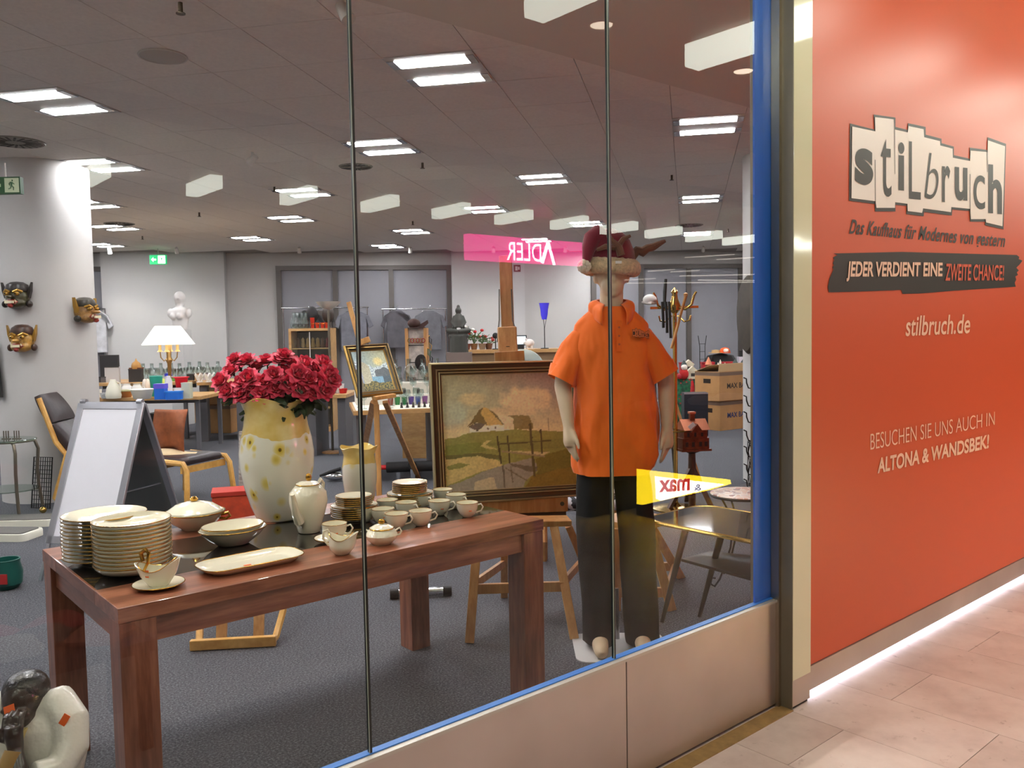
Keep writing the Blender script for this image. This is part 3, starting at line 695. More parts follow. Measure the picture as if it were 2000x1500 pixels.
RP = [(440, 762), (428, 742), (447, 722), (470, 745), (462, 712), (484, 735), (494, 755), (500, 712), (516, 742), (520, 700), (535, 728), (540, 757), (545, 697), (556, 722), (566, 748), (572, 703), (584, 728), (590, 760), (598, 706), (604, 738), (618, 716), (622, 745), (612, 762), (640, 752), (646, 728), (634, 706), (480, 700), (512, 765), (468, 765), (652, 740), (636, 760), (556, 690), (455, 698), (486, 770)]
for k, (px, py) in enumerate(RP):
    ux = (px-542)/115.0; uy = (py-735)/45.0
    dep = -.10*(1-min(1, ux*ux*.6))*(.9 if py > 725 else -.6) + random.uniform(-.02, .02)
    base = Wf(px, py, 3.46+dep)
    dr = (base-(vtop+Vector((0, 0, -.08)))).normalized()
    t = thing('rose', 'artificial coral-red rose among the bunch in the daisy vase', 'rose', base, 0, 'red roses in the tall daisy vase')
    dr = (dr + (CAM-base).normalized()*.55).normalized()
    q_ = dr.to_track_quat('Z', 'Y') @ Matrix.Rotation(random.uniform(0, 6), 3, 'Z').to_quaternion()
    s = random.uniform(.82, 1.0)
    o = bpy.data.objects.new('bloom', bloom); COL.objects.link(o); o.parent = t; o.rotation_mode = 'QUATERNION'; o.rotation_quaternion = q_; o.scale = (s, s, s); o.location = dr*-.02
    o = bpy.data.objects.new('calyx', calyx); COL.objects.link(o); o.parent = t; o.rotation_mode = 'QUATERNION'; o.rotation_quaternion = q_; o.location = dr*-.022
    e = vtop + fx*(ux*.05) + fy*random.uniform(-.04, .04) + Vector((0, 0, -.06)) - base
    MB().tube([dr*-.03, dr*-.07+e*.15, e*.6+Vector((0, 0, .02)), e], .003, 6).build('stem', m_leafd, t)
    for j in range(4):
        o = bpy.data.objects.new('leaf', leafm); COL.objects.link(o); o.parent = t; o.location = e*random.uniform(.3, .8)
        o.rotation_euler = (random.uniform(-.9, .5), random.uniform(-.5, .5), random.uniform(0, 6.28))
# ================================================================== MANNEQUIN
def fuse(mb, voxel, name, mat, it=6, factor=.5):
    """closed overlapping volumes melted into one continuous skin"""
    me = mb.mesh(name, mat, 0); o = bpy.data.objects.new(name, me); COL.objects.link(o)
    r = o.modifiers.new('r', 'REMESH'); r.mode = 'VOXEL'; r.voxel_size = voxel
    s = o.modifiers.new('s', 'SMOOTH'); s.iterations = it; s.factor = factor
    dg = bpy.context.evaluated_depsgraph_get(); dg.update()
    n = bpy.data.meshes.new_from_object(o.evaluated_get(dg)); n.name = name
    bpy.data.objects.remove(o); bpy.data.meshes.remove(me)
    if not n.materials: n.materials.append(mat)
    n.polygons.foreach_set('use_smooth', [True]*len(n.polygons)); return n
def put(me, name, parent):
    o = bpy.data.objects.new(name, me); COL.objects.link(o); o.parent = parent; return o
MD = 3.92; MC = Wf(1193, 650, MD)
def mz(py): return Wf(1193, py, MD).z
def mx(px): return (px-1193)*MD/F
mn = thing('shop_mannequin', 'beige shop mannequin wearing an orange polo shirt, black trousers and santa hat', 'mannequin', (MC.x, MC.y, 0), RZ)
m_skin = M('mannequin_skin', (214, 190, 160), 0.45, var=.03, vs=6)
b = MB()
b.ell((.006, .005, 1.79), (.074, .095, .118), 20, 14); b.ell((.006, -.03, 1.715), (.054, .062, .056), 16, 10)
b.ell((.006, -.088, 1.752), (.011, .022, .03), 10, 8); b.ell((.006, -.092, 1.738), (.015, .016, .012), 10, 6)
b.ell((.006, -.082, 1.708), (.024, .014, .006), 12, 6); b.ell((.006, -.08, 1.697), (.02, .014, .007), 12, 6); b.ell((.006, -.07, 1.674), (.02, .02, .014), 10, 6)
for s in (-1, 1): b.ell((.006+s*.03, -.08, 1.775), (.016, .012, .01), 10, 6); b.ell((.006+s*.076, .01, 1.755), (.009, .02, .032), 10, 8)
b.tube([(.004, .012, 1.46), (.004, .01, 1.58), (.006, 0, 1.70)], [.075, .056, .054], 16)
b.lathe([(.12, .86), (.155, .95), (.13, 1.1), (.155, 1.3), (.15, 1.42), (.08, 1.5), (.05, 1.56)], 24, (0, .02, 0), 1.0, .62)
for s, el, wr in ((-1, (-.226, .02, 1.25), (-.205, -.05, 1.075)), (1, (.258, .02, 1.25), (.25, -.04, 1.06))):
    b.tube([(s*.11, .02, 1.46), (s*.16, .02, 1.43), (el[0]*.95, .02, 1.34), el, ((el[0]+wr[0])/2, -.01, (el[2]+wr[2])/2+.02), wr], [.045, .046, .044, .04, .037, .027], 14)
    d = Vector((-s*.08, -.2, -1)).normalized(); w = Vector(wr); sd = Vector((-s*.55, -.8, 0)).normalized()
    pc = w + d*.055
    b.tube([w, w+d*.03, w+d*.075, w+d*.1], [.026, .03, .034, .028], 12)
    for k, (off, ln, cv) in enumerate(((-.026, .07, .01), (-.009, .082, .012), (.009, .077, .016), (.026, .06, .02))):
        st = w + d*.088 + sd*(-off); q1 = st + d*ln*.45 + Vector((-s*cv*.3, 0, 0)); q2 = st + d*ln*.8 + Vector((-s*cv, .004, 0)); q3 = st + d*ln + Vector((-s*cv*1.8, .01, 0))
        b.tube([w+d*.06+sd*(-off*.8), st, q1, q2, q3], [.009, .0092, .0085, .0075, .005], 8)
    th = w + d*.03 + sd*.03
    b.tube([w+d*.025, th, th+d*.035+sd*.018, th+d*.06+sd*.028, th+d*.075+sd*.03], [.016, .014, .011, .0095, .006], 8)
for s, ax, fy0 in ((-1, -.07, -.02), (1, .13, 0.0)):
    b.tube([(s*.08, .02, .95), (ax*.95, .02, .5), (ax, .03, .09)], [.085, .06, .036], 12)
    b.tube([(ax, .06, .05), (ax, fy0, .055), (ax-.004, -.09, .045), (ax-.004, -.135, .036), (ax-.004, -.16, .03)], [.03, .04, .038, .032, .018], 12)
put(fuse(b, .0065, 'body', m_skin, 4), 'body', mn)
MB().loft([[(x, y, z) for x, y in rrect(-.19, .25, -.17, .2, .06, 5)] for z in (0, .006)]).build('base_plate', M('white_base', (206, 204, 206), 0.35), mn, 40)
MB().tube([(.03, .12, .006), (.03, .14, .25)], .011, 10).build('support_rod', m_louver, mn)
# trousers
m_blk = M('black_trouser_cloth', (15, 14, 14), 0.85, var=.1, vs=5)
b = MB()
def legring(cx, z, hw, hd, cy, sd):
    out = []
    for k in range(40):
        a = 2*math.pi*k/40; f = 1+.035*math.sin(3*a+z*9+sd)+.02*math.sin(7*a-z*23+sd)
        out.append((cx+hw*f*math.cos(a), cy+hd*f*math.sin(a), z+.006*math.sin(2*a+sd)*(1 if z < .1 else 0)))
    return out
for cs, sd in ((((-.075, .92, .085, .1), (-.086, .75, .086, .095), (-.082, .5, .084, .085), (-.075, .3, .08, .08), (-.072, .12, .078, .085), (-.07, .035, .077, .09), (-.07, .03, .07, .082), (-.07, .06, .066, .078)), .4), (((.08, .92, .085, .1), (.098, .75, .087, .095), (.118, .5, .086, .085), (.126, .3, .084, .08), (.132, .12, .083, .085), (.134, .035, .082, .09), (.134, .03, .075, .082), (.134, .06, .07, .078)), 2.1)):
    fine = []
    for (x0, z0, w0, d0), (x1_, z1, w1, d1) in zip(cs, cs[1:]):
        n = max(1, int(abs(z1-z0)/.03))
        for i in range(n): u = i/n; fine.append(legring(x0+(x1_-x0)*u, z0+(z1-z0)*u, w0+(w1-w0)*u, d0+(d1-d0)*u, .02, sd))
    fine.append(legring(*cs[-1][:2], cs[-1][2], cs[-1][3], .02, sd)); b.loft(fine)
b.lathe([(.155, .82), (.168, .9), (.165, 1.0)], 36, (.005, .02, 0), 1.0, .68)
b.build('trousers', m_blk, mn, 60)
# polo shirt
def folds(t, b):
    bp = t.add('ShaderNodeBump'); bp.inputs['Strength'].default_value = .8; bp.inputs['Distance'].default_value = .07
    t.link(t.noise(5.5, 2, .45, t.co((1.6, 1.6, .8))), bp.inputs['Height']); t.link(bp.outputs[0], b.inputs['Normal'])
m_pol = M('orange_polo_cloth', (255, 116, 20), 0.8, sheen=.15, fn=folds)
def shring(cx, z, hw, hd, cy=.015, n=56):
    out = []
    for k in range(n):
        a = 2*math.pi*k/n; ca, sa_ = math.cos(a), math.sin(a)
        e = 0.85; x = math.copysign(abs(ca)**e, ca); y = math.copysign(abs(sa_)**e, sa_)
        lo = max(0, min(1, (1.35-z)/.5))
        f = 1 + lo*(.045*math.sin(5*a+2.0+z*4)+.035*math.sin(3*a+z*11)) + .014*math.sin(9*a+z*26) + .018*lo*math.sin(13*a-z*9)
        f += .05*lo*noise.noise((ca*1.6, sa_*1.6, z*5))
        out.append((cx+hw*f*x, cy+hd*f*y, z))
    return out
SR_ = [(925, 1119, 1262), (912, 1116, 1275), (890, 1116, 1287), (850, 1117, 1289), (800, 1119, 1287), (760, 1121, 1278), (720, 1119, 1270), (680, 1116, 1272), (650, 1119, 1268), (634, 1122, 1266), (624, 1130, 1258), (614, 1142, 1247), (606, 1152, 1238), (599, 1163, 1228)]
rings = []
for (ya, la, ra), (yb, lb, rb) in zip(SR_, SR_[1:]):
    n = max(1, int(abs(ya-yb)/9))
    for i in range(n):
        u = i/n; y = ya+(yb-ya)*u; l = la+(lb-la)*u; r = ra+(rb-ra)*u; z = mz(y)
        hd = .145 if z < 1.1 else (.145-.02*(z-1.1)/.25 if z < 1.35 else .125 - .06*max(0, (z-1.42)/.2))
        rings.append(shring((mx(l)+mx(r))/2, z, (mx(r)-mx(l))/2, hd))
rings.append(shring((mx(1163)+mx(1228))/2, mz(599), .077, .068))
inner = [[(x*.96, .015+(y-.015)*.95, z+.01) for x, y, z in rings[0]], [(x*.9, .015+(y-.015)*.9, z+.05) for x, y, z in rings[0]]]
sh = MB().loft([inner[1], inner[0]]+rings, cap=False)
for s, (ax, az), (bx_, bz) in ((-1, (-.15, 1.475), (mx(1094), mz(738)-.01)), (1, (.155, 1.475), (mx(1297), mz(735)-.01))):
    P = [(s*.075, .015, 1.508), (s*.128, .015, 1.48), (s*.125+(bx_-s*.125)*.36, .012, 1.48+(bz-1.48)*.3), (s*.125+(bx_-s*.125)*.72, .0, 1.48+(bz-1.48)*.65), (bx_, -.012, bz), (bx_*.999, -.011, bz+.012), (bx_*.985, -.006, bz+.06)]
    rad = [.045, .062, .07, .07, .07, .062, .054]
    rr = []
    P2 = []; rd = []
    for i in range(len(P)-1):
        for k in range(4):
            u = k/4; P2.append(Vector(P[i]).lerp(Vector(P[i+1]), u)); rd.append(rad[i]+(rad[i+1]-rad[i])*u)
    P2.append(Vector(P[-1])); rd.append(rad[-1])
    ax_ = (Vector(P[4])-Vector(P[1])).normalized(); xd = ax_.cross(Vector((0, 1, 0))).normalized(); yd = xd.cross(ax_)
    for i, p in enumerate(P2):
        rr.append([p + xd*rd[i]*1.0*math.cos(a)*(1+.05*math.sin(3*a+i*.5)+.02*math.sin(8*a+i)) + yd*rd[i]*1.08*math.sin(a)*(1+.05*math.sin(3*a+i*.5)) for a in (2*math.pi*k/28 for k in range(28))])
    sh.loft(rr, cap=False)
shirt = sh.build('polo_shirt', m_pol, mn, 75)
m_pold = M('orange_polo_seam', (246, 108, 20), 0.85)
for s, bx_, bz in ((-1, mx(1094), mz(738)), (1, mx(1297), mz(735))):
    pass
# collar
def coll(u, v):
    a = R_(-62-296*u) if False else R_(-90+32+296*u)
    fr = abs(u-.5)*2
    top = mz(583)-.03*fr**3; drop = .05+.045*max(0, fr-.6)/.4
    rx0, ry0 = .068, .064; rx1, ry1 = .108, .1+.03*max(0, fr-.6)/.4
    f = min(1, v*2.2) if v < .45 else 1
    bulge = math.sin(min(1, v*1.4)*math.pi/2)
    rx = rx0+(rx1-rx0)*bulge; ry = ry0+(ry1-ry0)*bulge
    z = top + .008*math.sin(v*math.pi) - drop*v**1.2
    return (.006+rx*math.cos(a), .012+ry*math.sin(a), z)
co = MB().grid(coll, 40, 8).build('collar', m_pol, shirt, 70); so = co.modifiers.new('thick', 'SOLIDIFY'); so.thickness = .003
MB().bx(-.012, .012, -.002, .002, -.085, .055).at().build('placket', m_pold, shirt, 0).location = (mx(1203), -.116, mz(650))
for k in range(3):
    o = MB().lathe([(.005, 0), (.005, .002), (.001, .0025)], 10).build('button', M('orange_button', (200, 84, 30), .4), shirt); o.location = (mx(1203), -.1185, mz(640+k*16)); o.rotation_euler.x = math.pi/2
# embroidered word mark on the chest and on the sleeve
def chest(a, b_, k):   # logo pixel frame -> local point
    x = (a-1600)/400*.105; z = -(b_-200)/300*.105
    px = mx(1222)+x*1.0; pz = mz(640)+z*.62
    yy = -.1165-.0008*k + .9*(px-.0)**2*1.15
    return (px, yy, pz)
m_thr = M('black_thread', (40, 26, 20), .9)
MB().loft([[chest(*c6(p), 0) for p in blk], [(x, y+.001, z) for x, y, z in [chest(*c6(p), 0) for p in blk]]]).build('logo_outline', m_thr, shirt, 0)
MB().poly([chest(*c6(p), 1) for p in wht]).build('logo_field', M('orange_thread', (226, 120, 70), .9), shirt, 0)
for ch, xa, ya, xb, yb, bo, s_ in LET:
    letter('logo_letter', ch, quadmap(c6((xa, ya)), c6((xb, ya)), c6((xb, yb)), c6((xa, yb)), lambda a, b_: chest(a, b_, 2)), m_thr, shirt, bo, s_)
# santa hat with antlers
m_hat = M('maroon_felt', (120, 16, 44), 0.95, bump=.3, bs=200, sheen=.3)
m_fur = M('cream_fur', (214, 184, 148), 0.95, var=.12, vs=60, bump=.8, bs=160, sheen=.4)
hat = thing('santa_hat', 'maroon santa hat with cream fur brim, pompom and brown plush antlers', 'hat', (MC.x, MC.y, 0), RZ)
def dome(q, a, r, z):
    q[0] += -.012*max(0, z-.06)/.1 + .004*math.sin(4*a); return q
MB().lathe([(.112, 0), (.116, .04), (.114, .09), (.1, .14), (.072, .176), (.036, .192), (.004, .196)], 36, (.003, .005, mz(530)), 1.0, 1.05, dome).build('felt_crown', m_hat, hat)
MB().tube([(mx(1172), -.04, mz(462)), (mx(1155), -.07, mz(472)), (mx(1148), -.09, mz(492)), (mx(1143), -.1, mz(514))], [.05, .042, .03, .018], 14).build('folded_tip', m_hat, hat)
rg = []
for k in range(64):
    a = 2*math.pi*k/64; ring = []
    for j in range(16):
        t = 2*math.pi*j/16; n_ = 1+.16*noise.noise((math.cos(a)*14, math.sin(a)*14, t*2.2))
        rr_ = .112+.024*n_*math.cos(t)
        ring.append((.003+rr_*math.cos(a)*1.02, .005+rr_*math.sin(a)*1.06, mz(523)+.037*n_*math.sin(t)-.008*math.cos(a)))
    rg.append(ring)
rg.append(rg[0]); MB().loft(rg, cap=False).build('fur_brim', m_fur, hat, 75)
b = MB(); random.seed(3)
for k in range(70):
    v = Vector((random.gauss(0, 1), random.gauss(0, 1), random.gauss(0, 1))).normalized()*.024; b.ell((v.x, v.y, v.z), (.01, .01, .01), 7, 5)
o = b.build('pompom', M('white_wool', (236, 222, 206), .95), hat, 80); o.location = (mx(1139), -.1, mz(523)); o['kind'] = 'stuff'
m_ant = M('brown_plush', (112, 70, 54), 0.9, bump=.3, bs=180, sheen=.2)
def pxl(lst, y): return [(mx(a), y, mz(b_)) for a, b_ in lst]
an = MB().tube(pxl([(1226, 508), (1238, 500), (1248, 490), (1258, 493), (1268, 486), (1280, 483), (1292, 477), (1303, 472)], .03), [.02, .024, .022, .024, .019, .018, .013, .008], 10); an.build('antler', m_ant, hat)
MB().tube(pxl([(1208, 505), (1203, 488), (1190, 478), (1182, 462)], -.125), [.018, .018, .015, .008], 10).tube(pxl([(1203, 488), (1212, 474), (1226, 468)], -.122), [.015, .012, .007], 8).build('antler', m_ant, hat)
MB().tube(pxl([(1196, 490), (1178, 488), (1162, 494)], -.13), [.013, .013, .007], 8).build('antler_branch', m_ant, hat)
MB().bx(-.014, .014, -.001, .001, -.006, .006).build('size_tag', m_white, hat, 0).location = (mx(1202), -.142, mz(518))

# ================================================================== PAINTINGS AND EASELS
def frame_pic(name, lab, BLp, BRp, TLp, prof, mats, pic, canvas_name):
    """framed picture from three measured corners: BL, BR, TL as points"""
    BL, BR, TL = Vector(BLp), Vector(BRp), Vector(TLp)
    ex = (BR-BL); w = ex.length; ex.normalize(); ez = TL-BL; ez -= ex*ez.dot(ex); h = ez.length; ez.normalize(); en = ex.cross(ez)  # en points away from viewer
    if en.dot(CFW) < 0: en = -en
    t = thing(name, lab, 'painting', BL + ex*w/2)
    t.matrix_world = Matrix((ex, en, ez)).transposed().to_4x4(); t.location = BL + ex*w/2
    t.rotation_euler = Matrix((ex, en, ez)).transposed().to_euler()
    fw = prof[-1][0]
    cs = [(-w/2, 0, 1, 1), (w/2, 0, -1, 1), (w/2, h, -1, -1), (-w/2, h, 1, -1)]
    for k in range(4):
        A, B = cs[k], cs[(k+1) % 4]
        b = MB()
        for i in range(len(prof)-1):
            (d0, o0, mi), (d1, o1, _) = prof[i], prof[i+1]
            b.cm = mi
            b._a([(A[0]+A[2]*d0, -o0, A[1]+A[3]*d0), (B[0]+B[2]*d0, -o0, B[1]+B[3]*d0), (B[0]+B[2]*d1, -o1, B[1]+B[3]*d1), (A[0]+A[2]*d1, -o1, A[1]+A[3]*d1)], [(0, 1, 2, 3)])
        b.cm = 0
        b._a([(A[0], 0, A[1]), (B[0], 0, B[1]), (B[0]+B[2]*fw, .002, B[1]+B[3]*fw), (A[0]+A[2]*fw, .002, A[1]+A[3]*fw)], [(0, 1, 2, 3)])
        b._a([(A[0], 0, A[1]), (B[0], 0, B[1]), (B[0], -prof[0][1], B[1]), (A[0], -prof[0][1], A[1])], [(0, 1, 2, 3)])
        b.build('frame_rail', mats, t, 30)
    # canvas: fine grid carrying the painted picture
    cw, ch = w-2*fw, h-2*fw; nu = 170; nv = int(nu*ch/cw)
    me = bpy.data.meshes.new(canvas_name)
    vs = [(-cw/2-.004+(cw+.008)*i/nu, -.004, fw-.004+(ch+.008)*j/nv) for j in range(nv+1) for i in range(nu+1)]
    fs = [(j*(nu+1)+i, j*(nu+1)+i+1, (j+1)*(nu+1)+i+1, (j+1)*(nu+1)+i) for j in range(nv) for i in range(nu)]
    me.from_pydata(vs, [], fs)
    at_ = me.color_attributes.new('paint', 'FLOAT_COLOR', 'POINT')
    buf = []
    for j in range(nv+1):
        for i in range(nu+1): buf.extend(lin(pic(i/nu, 1-j/nv)))
    at_.data.foreach_set('color', buf)
    def fn(tt, bb):
        a = tt.add('ShaderNodeVertexColor', layer_name='paint'); tt.link(a.outputs[0], bb.inputs['Base Color'])
    me.materials.append(M('oil_paint', (128, 128, 128), .5, bump=.25, bs=90, fn=fn)); o = bpy.data.objects.new('canvas', me); COL.objects.link(o); o.parent = t
    MB().bx(-cw/2, cw/2, .004, .012, fw, h-fw).build('backing_board', M('backing_card', (120, 98, 70), .9), t, 0)
    return t, w, h
def inpoly(x, y, P):
    c = False; n = len(P); j = n-1
    for i in range(n):
        xi, yi = P[i]; xj, yj = P[j]
        if (yi > y) != (yj > y) and x < (xj-xi)*(y-yi)/(yj-yi)+xi: c = not c
        j = i
    return c
def seg(x, y, a, b_):
    vx, vy = b_[0]-a[0], b_[1]-a[1]; t = max(0, min(1, ((x-a[0])*vx+(y-a[1])*vy)/(vx*vx+vy*vy))); return math.hypot(x-a[0]-t*vx, y-a[1]-t*vy)
def mixc(a, b_, t): t = max(0, min(1, t)); return tuple(p+(q-p)*t for p, q in zip(a, b_))
PG = [([(255,815),(420,790),(560,752),(1000,742),(1300,770),(1500,785),(1690,780),(1690,1360),(245,1360)], (112,110,58)),
      ([(255,880),(640,860),(700,950),(255,1000)], (98,102,50)), ([(690,870),(1690,860),(1690,960),(900,960)], (104,104,56)), ([(640,900),(700,850),(760,845),(690,890),(830,945),(700,930)], (150,142,92)),
      ([(255,985),(640,970),(860,1010),(840,1050),(255,1040)], (84,82,46)), ([(255,1020),(600,1000),(830,1062),(870,1110),(620,1165),(255,1288)], (156,142,92)),
      ([(265,1090),(400,1060),(520,1085),(420,1110),(280,1130)], (108,106,56)),
      ([(255,1292),(450,1245),(640,1165),(860,1112),(1190,1045),(1260,1150),(1200,1230),(1110,1280),(1080,1360),(255,1360)], (118,112,98)), ([(560,1260),(760,1220),(800,1360),(540,1360)], (150,140,112)), ([(930,1090),(1260,1150),(1250,1190),(1190,1200),(960,1120)], (88,82,66)),
      ([(1230,1060),(1450,1000),(1690,960),(1690,1360),(1080,1360),(1250,1200)], (92,86,40)), ([(1180,1240),(1500,1180),(1690,1160),(1690,1360),(1090,1360)], (104,88,40)), ([(900,960),(1400,1000),(1300,1040),(900,975)], (150,140,100)),
      ([(525,705),(900,690),(1010,740),(890,752),(525,752)], (196,188,154)), ([(600,715),(618,715),(618,750),(600,750)], (70,64,46)), ([(720,712),(735,712),(735,735),(720,735)], (96,88,66)), ([(800,710),(815,710),(815,735),(800,735)], (96,88,66)), ([(505,700),(640,530),(690,503),(800,555),(905,690),(720,690),(610,655),(560,665)], (96,82,46)), ([(690,503),(735,515),(890,690),(730,690),(650,560)], (156,134,78)), ([(520,705),(600,660),(700,680),(660,715),(600,740)], (86,78,66)),
      ([(830,570),(1010,628),(1010,745),(905,742),(905,690)], (172,158,126)), ([(940,600),(1180,605),(1222,690),(1225,745),(1010,745),(1010,632)], (108,96,58))]
LN = [((822,812),(852,1085),11,(64,57,36)), ((937,815),(946,1085),9,(64,57,36)), ((1190,700),(1212,1230),14,(74,66,42)), ((1305,765),(1310,1000),10,(66,59,38)), ((850,890),(1410,880),7,(70,64,40)), ((870,965),(1330,1040),9,(118,106,76)), ((870,1120),(880,1330),9,(84,78,64)), ((955,1130),(968,1290),7,(88,82,66)), ((900,1140),(1120,1280),6,(90,82,62)), ((1400,640),(1395,775),3,(120,110,84)), ((600,655),(520,700),4,(80,72,44))]
def farm(u, v):
    x = 245+u*1440; y = 155+v*1200
    n = noise.noise((x*.012, y*.014, 2.0)); n2 = noise.noise((x*.045, y*.05, 7.0))
    c = mixc((134,134,108), (120,106,98), (x-400)/900 - (y-155)/500)
    c = mixc(c, (170,158,120), (y-420)/380)
    for ex, ey, rx, ry, cc in ((1160,450,300,150,(172,156,122)), (1330,420,130,90,(166,150,118)), (560,410,160,70,(158,148,112)), (340,560,180,150,(140,146,124)), (950,560,260,60,(164,150,116))):
        d = ((x-ex)/rx)**2+((y-ey)/ry)**2; c = mixc(c, cc, (1.25-d)*1.3 + n*.5)
    xx = x+n2*10; yy = y+n*8
    for P, cc in PG:
        if inpoly(xx, yy, P): c = cc
    for a, b_, w_, cc in LN:
        if seg(x+n2*3, y, a, b_) < w_: c = cc
    k = 1.5*(1+.09*n2+.06*n)
    return tuple(max(0, min(255, q*k)) for q in c)
m_fg = M('frame_gilt', (196, 178, 136), 0.3, .8); m_fd = M('frame_bronze_dark', (74, 64, 46), 0.4, .6); m_fo = M('frame_old_gold', (150, 118, 58), 0.4, .7, var=.1, vs=15)
prof = [(0, .02, 0), (.006, .032, 0), (.012, .032, 1), (.02, .026, 1), (.036, .022, 0), (.04, .027, 0), (.044, .022, 1), (.052, .018, 0), (.057, .02, 0), (.06, .012, 1), (.066, .01, 0), (.07, .004, 0)]
big, bw_, bh_ = frame_pic('landscape_painting', 'large oil painting of thatched farmhouses and a footbridge in a gilt frame', Wf(848, 988, 4.55), Wf(1150, 968, 4.76), Wf(828, 710, 4.6), prof, [m_fg, m_fd], farm, 'canvas')
def lake(u, v):
    n = noise.noise((u*7, v*7, 1)); n2 = noise.noise((u*26, v*26, 4))
    c = mixc((150,170,172), (168,170,140), u*1.3-v*.3)
    c = mixc(c, (206,190,128), 1.2-((u-.72)/.22)**2*2-((v-.28)/.16)**2*2)
    if v > .45-.35*abs(u-.62)+n*.05 and v < .75: c = (186,196,194) if n2 > -.1 else (146,160,168)
    if u > .55 and v > .42+.25*abs(u-.82)**.8+n*.04: c = (92,98,100)
    if v > .66: c = (120,158,176) if u < .75 else (78,92,100)
    if u < .42 and v > .25+1.1*abs(u-.2)**1.3+n*.04: c = (170,166,140) if u > .16 else (140,148,164)
    if v > .8+n*.06: c = (128,116,66) if n2 > 0 else (78,80,60)
    if u < .12 and v > .45: c = (110,100,74)
    k = 1.15*(1+.12*n2); return tuple(max(0, min(255, q*k)) for q in c)
prof2 = [(0, .02, 0), (.012, .03, 1), (.024, .022, 0), (.036, .026, 1), (.05, .012, 0), (.058, .004, 0)]
frame_pic('lake_painting', 'small mountain lake painting in a gold frame on an easel', Wf(697, 778, 6.95), Wf(786, 770, 7.15), Wf(665, 678, 7.15), prof2, [m_fo, m_fd], lake, 'canvas')
m_pine = wood('pale_beech', (186, 128, 66), (222, 168, 100), .45, (9, 9, 1.2))
m_pineo = wood('honey_beech', (176, 122, 70), (210, 160, 104), .4, (9, 9, 1.2))
# studio easel of the large painting
es = thing('studio_easel', 'wooden studio easel with tall mast carrying the large landscape painting', 'easel', (W(1010, 1200).x, W(1010, 1200).y, 0))
eo = es.location
def E_(p): return Vector(p)-eo
mt, mb_ = Wf(987, 500, 4.95), Wf(1004, 1000, 4.88)
MB().bar(E_(mb_), E_(mt), .075, .03, up=CFW).build('mast', m_pineo, es, 0, bevel=.004)
MB().bar(E_(Wf(990, 640, 4.83)), E_(Wf(993, 700, 4.78)), .11, .05, up=CFW).build('top_clamp', m_pineo, es, 0, bevel=.008)
MB().bar(E_(Wf(966, 703, 4.74)), E_(Wf(1024, 700, 4.76)), .03, .09).build('clamp_shelf', m_pineo, es, 0, bevel=.004)
MB().bar(E_(Wf(992, 690, 4.8)), E_(Wf(992, 675, 4.78)), .02, .02, up=CFW).build('clamp_knob', m_fd, es, 0)
for sx in (-1, 1):
    MB().tube([E_(Wf(987+sx*12, 565, 4.92)), E_(Wf(988+sx*13, 625, 4.9)), E_(Wf(990+sx*17, 645, 4.86)), E_(Wf(990+sx*19, 668, 4.84))], .004, 6).build('spring_rod', M('grey_rod', (110, 106, 100), .4, .8), es)
MB().bar(E_(Wf(890, 992, 4.6)), E_(Wf(1108, 984, 4.72)), .035, .08).build('picture_ledge', m_pineo, es, 0, bevel=.003)
MB().cyl(E_(Wf(1098, 984, 4.66)), E_(Wf(1098, 984, 4.63)), .012).build('ledge_bolt', m_fd, es)
MB().bar(E_(Wf(980, 1008, 4.7)), E_(Wf(1104, 1000, 4.74)), .06, .06).build('height_block', M('dark_stained_wood', (70, 52, 36), .5), es, 0)
f1, f2 = W(917, 1256), W(1122, 1248); rfw = Vector((-f1.y+f2.y, f1.x-f2.x, 0)).normalized(); rfw = -rfw if rfw.dot(CFW) < 0 else rfw
t1, t2 = Wf(934, 1030, 4.25), Wf(1082, 1028, 4.3)
zt_ = t1.z
dr_ = .42
MB().bar(E_(Wf(925, 1020, 4.3)), E_(Wf(1112, 1017, 4.36)), .14, .03, up=(0, 0, 1)).build('seat_board', m_pineo, es, 0, bevel=.004)
for a_, b_ in ((f1, t1), (f2, t2)):
    MB().bar(E_(a_), E_(b_), .045, .035, up=CFW).build('front_leg', m_pineo, es, 0, bevel=.003)
g1, g2 = W(985, 1166), W(1165, 1160)
for a_, b_ in ((g1, Wf(985, 1030, 4.6)), (g2, Wf(1110, 1026, 4.65))):
    MB().bar(E_(a_), E_(b_), .04, .035, up=CFW).build('rear_leg', m_pineo, es, 0, bevel=.003)
MB().bar(E_(f1.lerp(t1, .46)), E_(f2.lerp(t2, .46)), .022, .05).build('stretcher', m_pineo, es, 0, bevel=.003)
for a_, b_, c_, d_ in ((f1, t1, g1, Wf(985, 1030, 4.6)), (f2, t2, g2, Wf(1110, 1026, 4.65))): MB().bar(E_(a_.lerp(b_, .5)), E_(c_.lerp(d_, .5)), .02, .04).build('stretcher', m_pineo, es, 0)
MB().bar(E_(Wf(1004, 1000, 4.86)), E_(Wf(1002, 1032, 4.6)), .07, .03, up=CFW).build('mast_foot', m_pineo, es, 0)
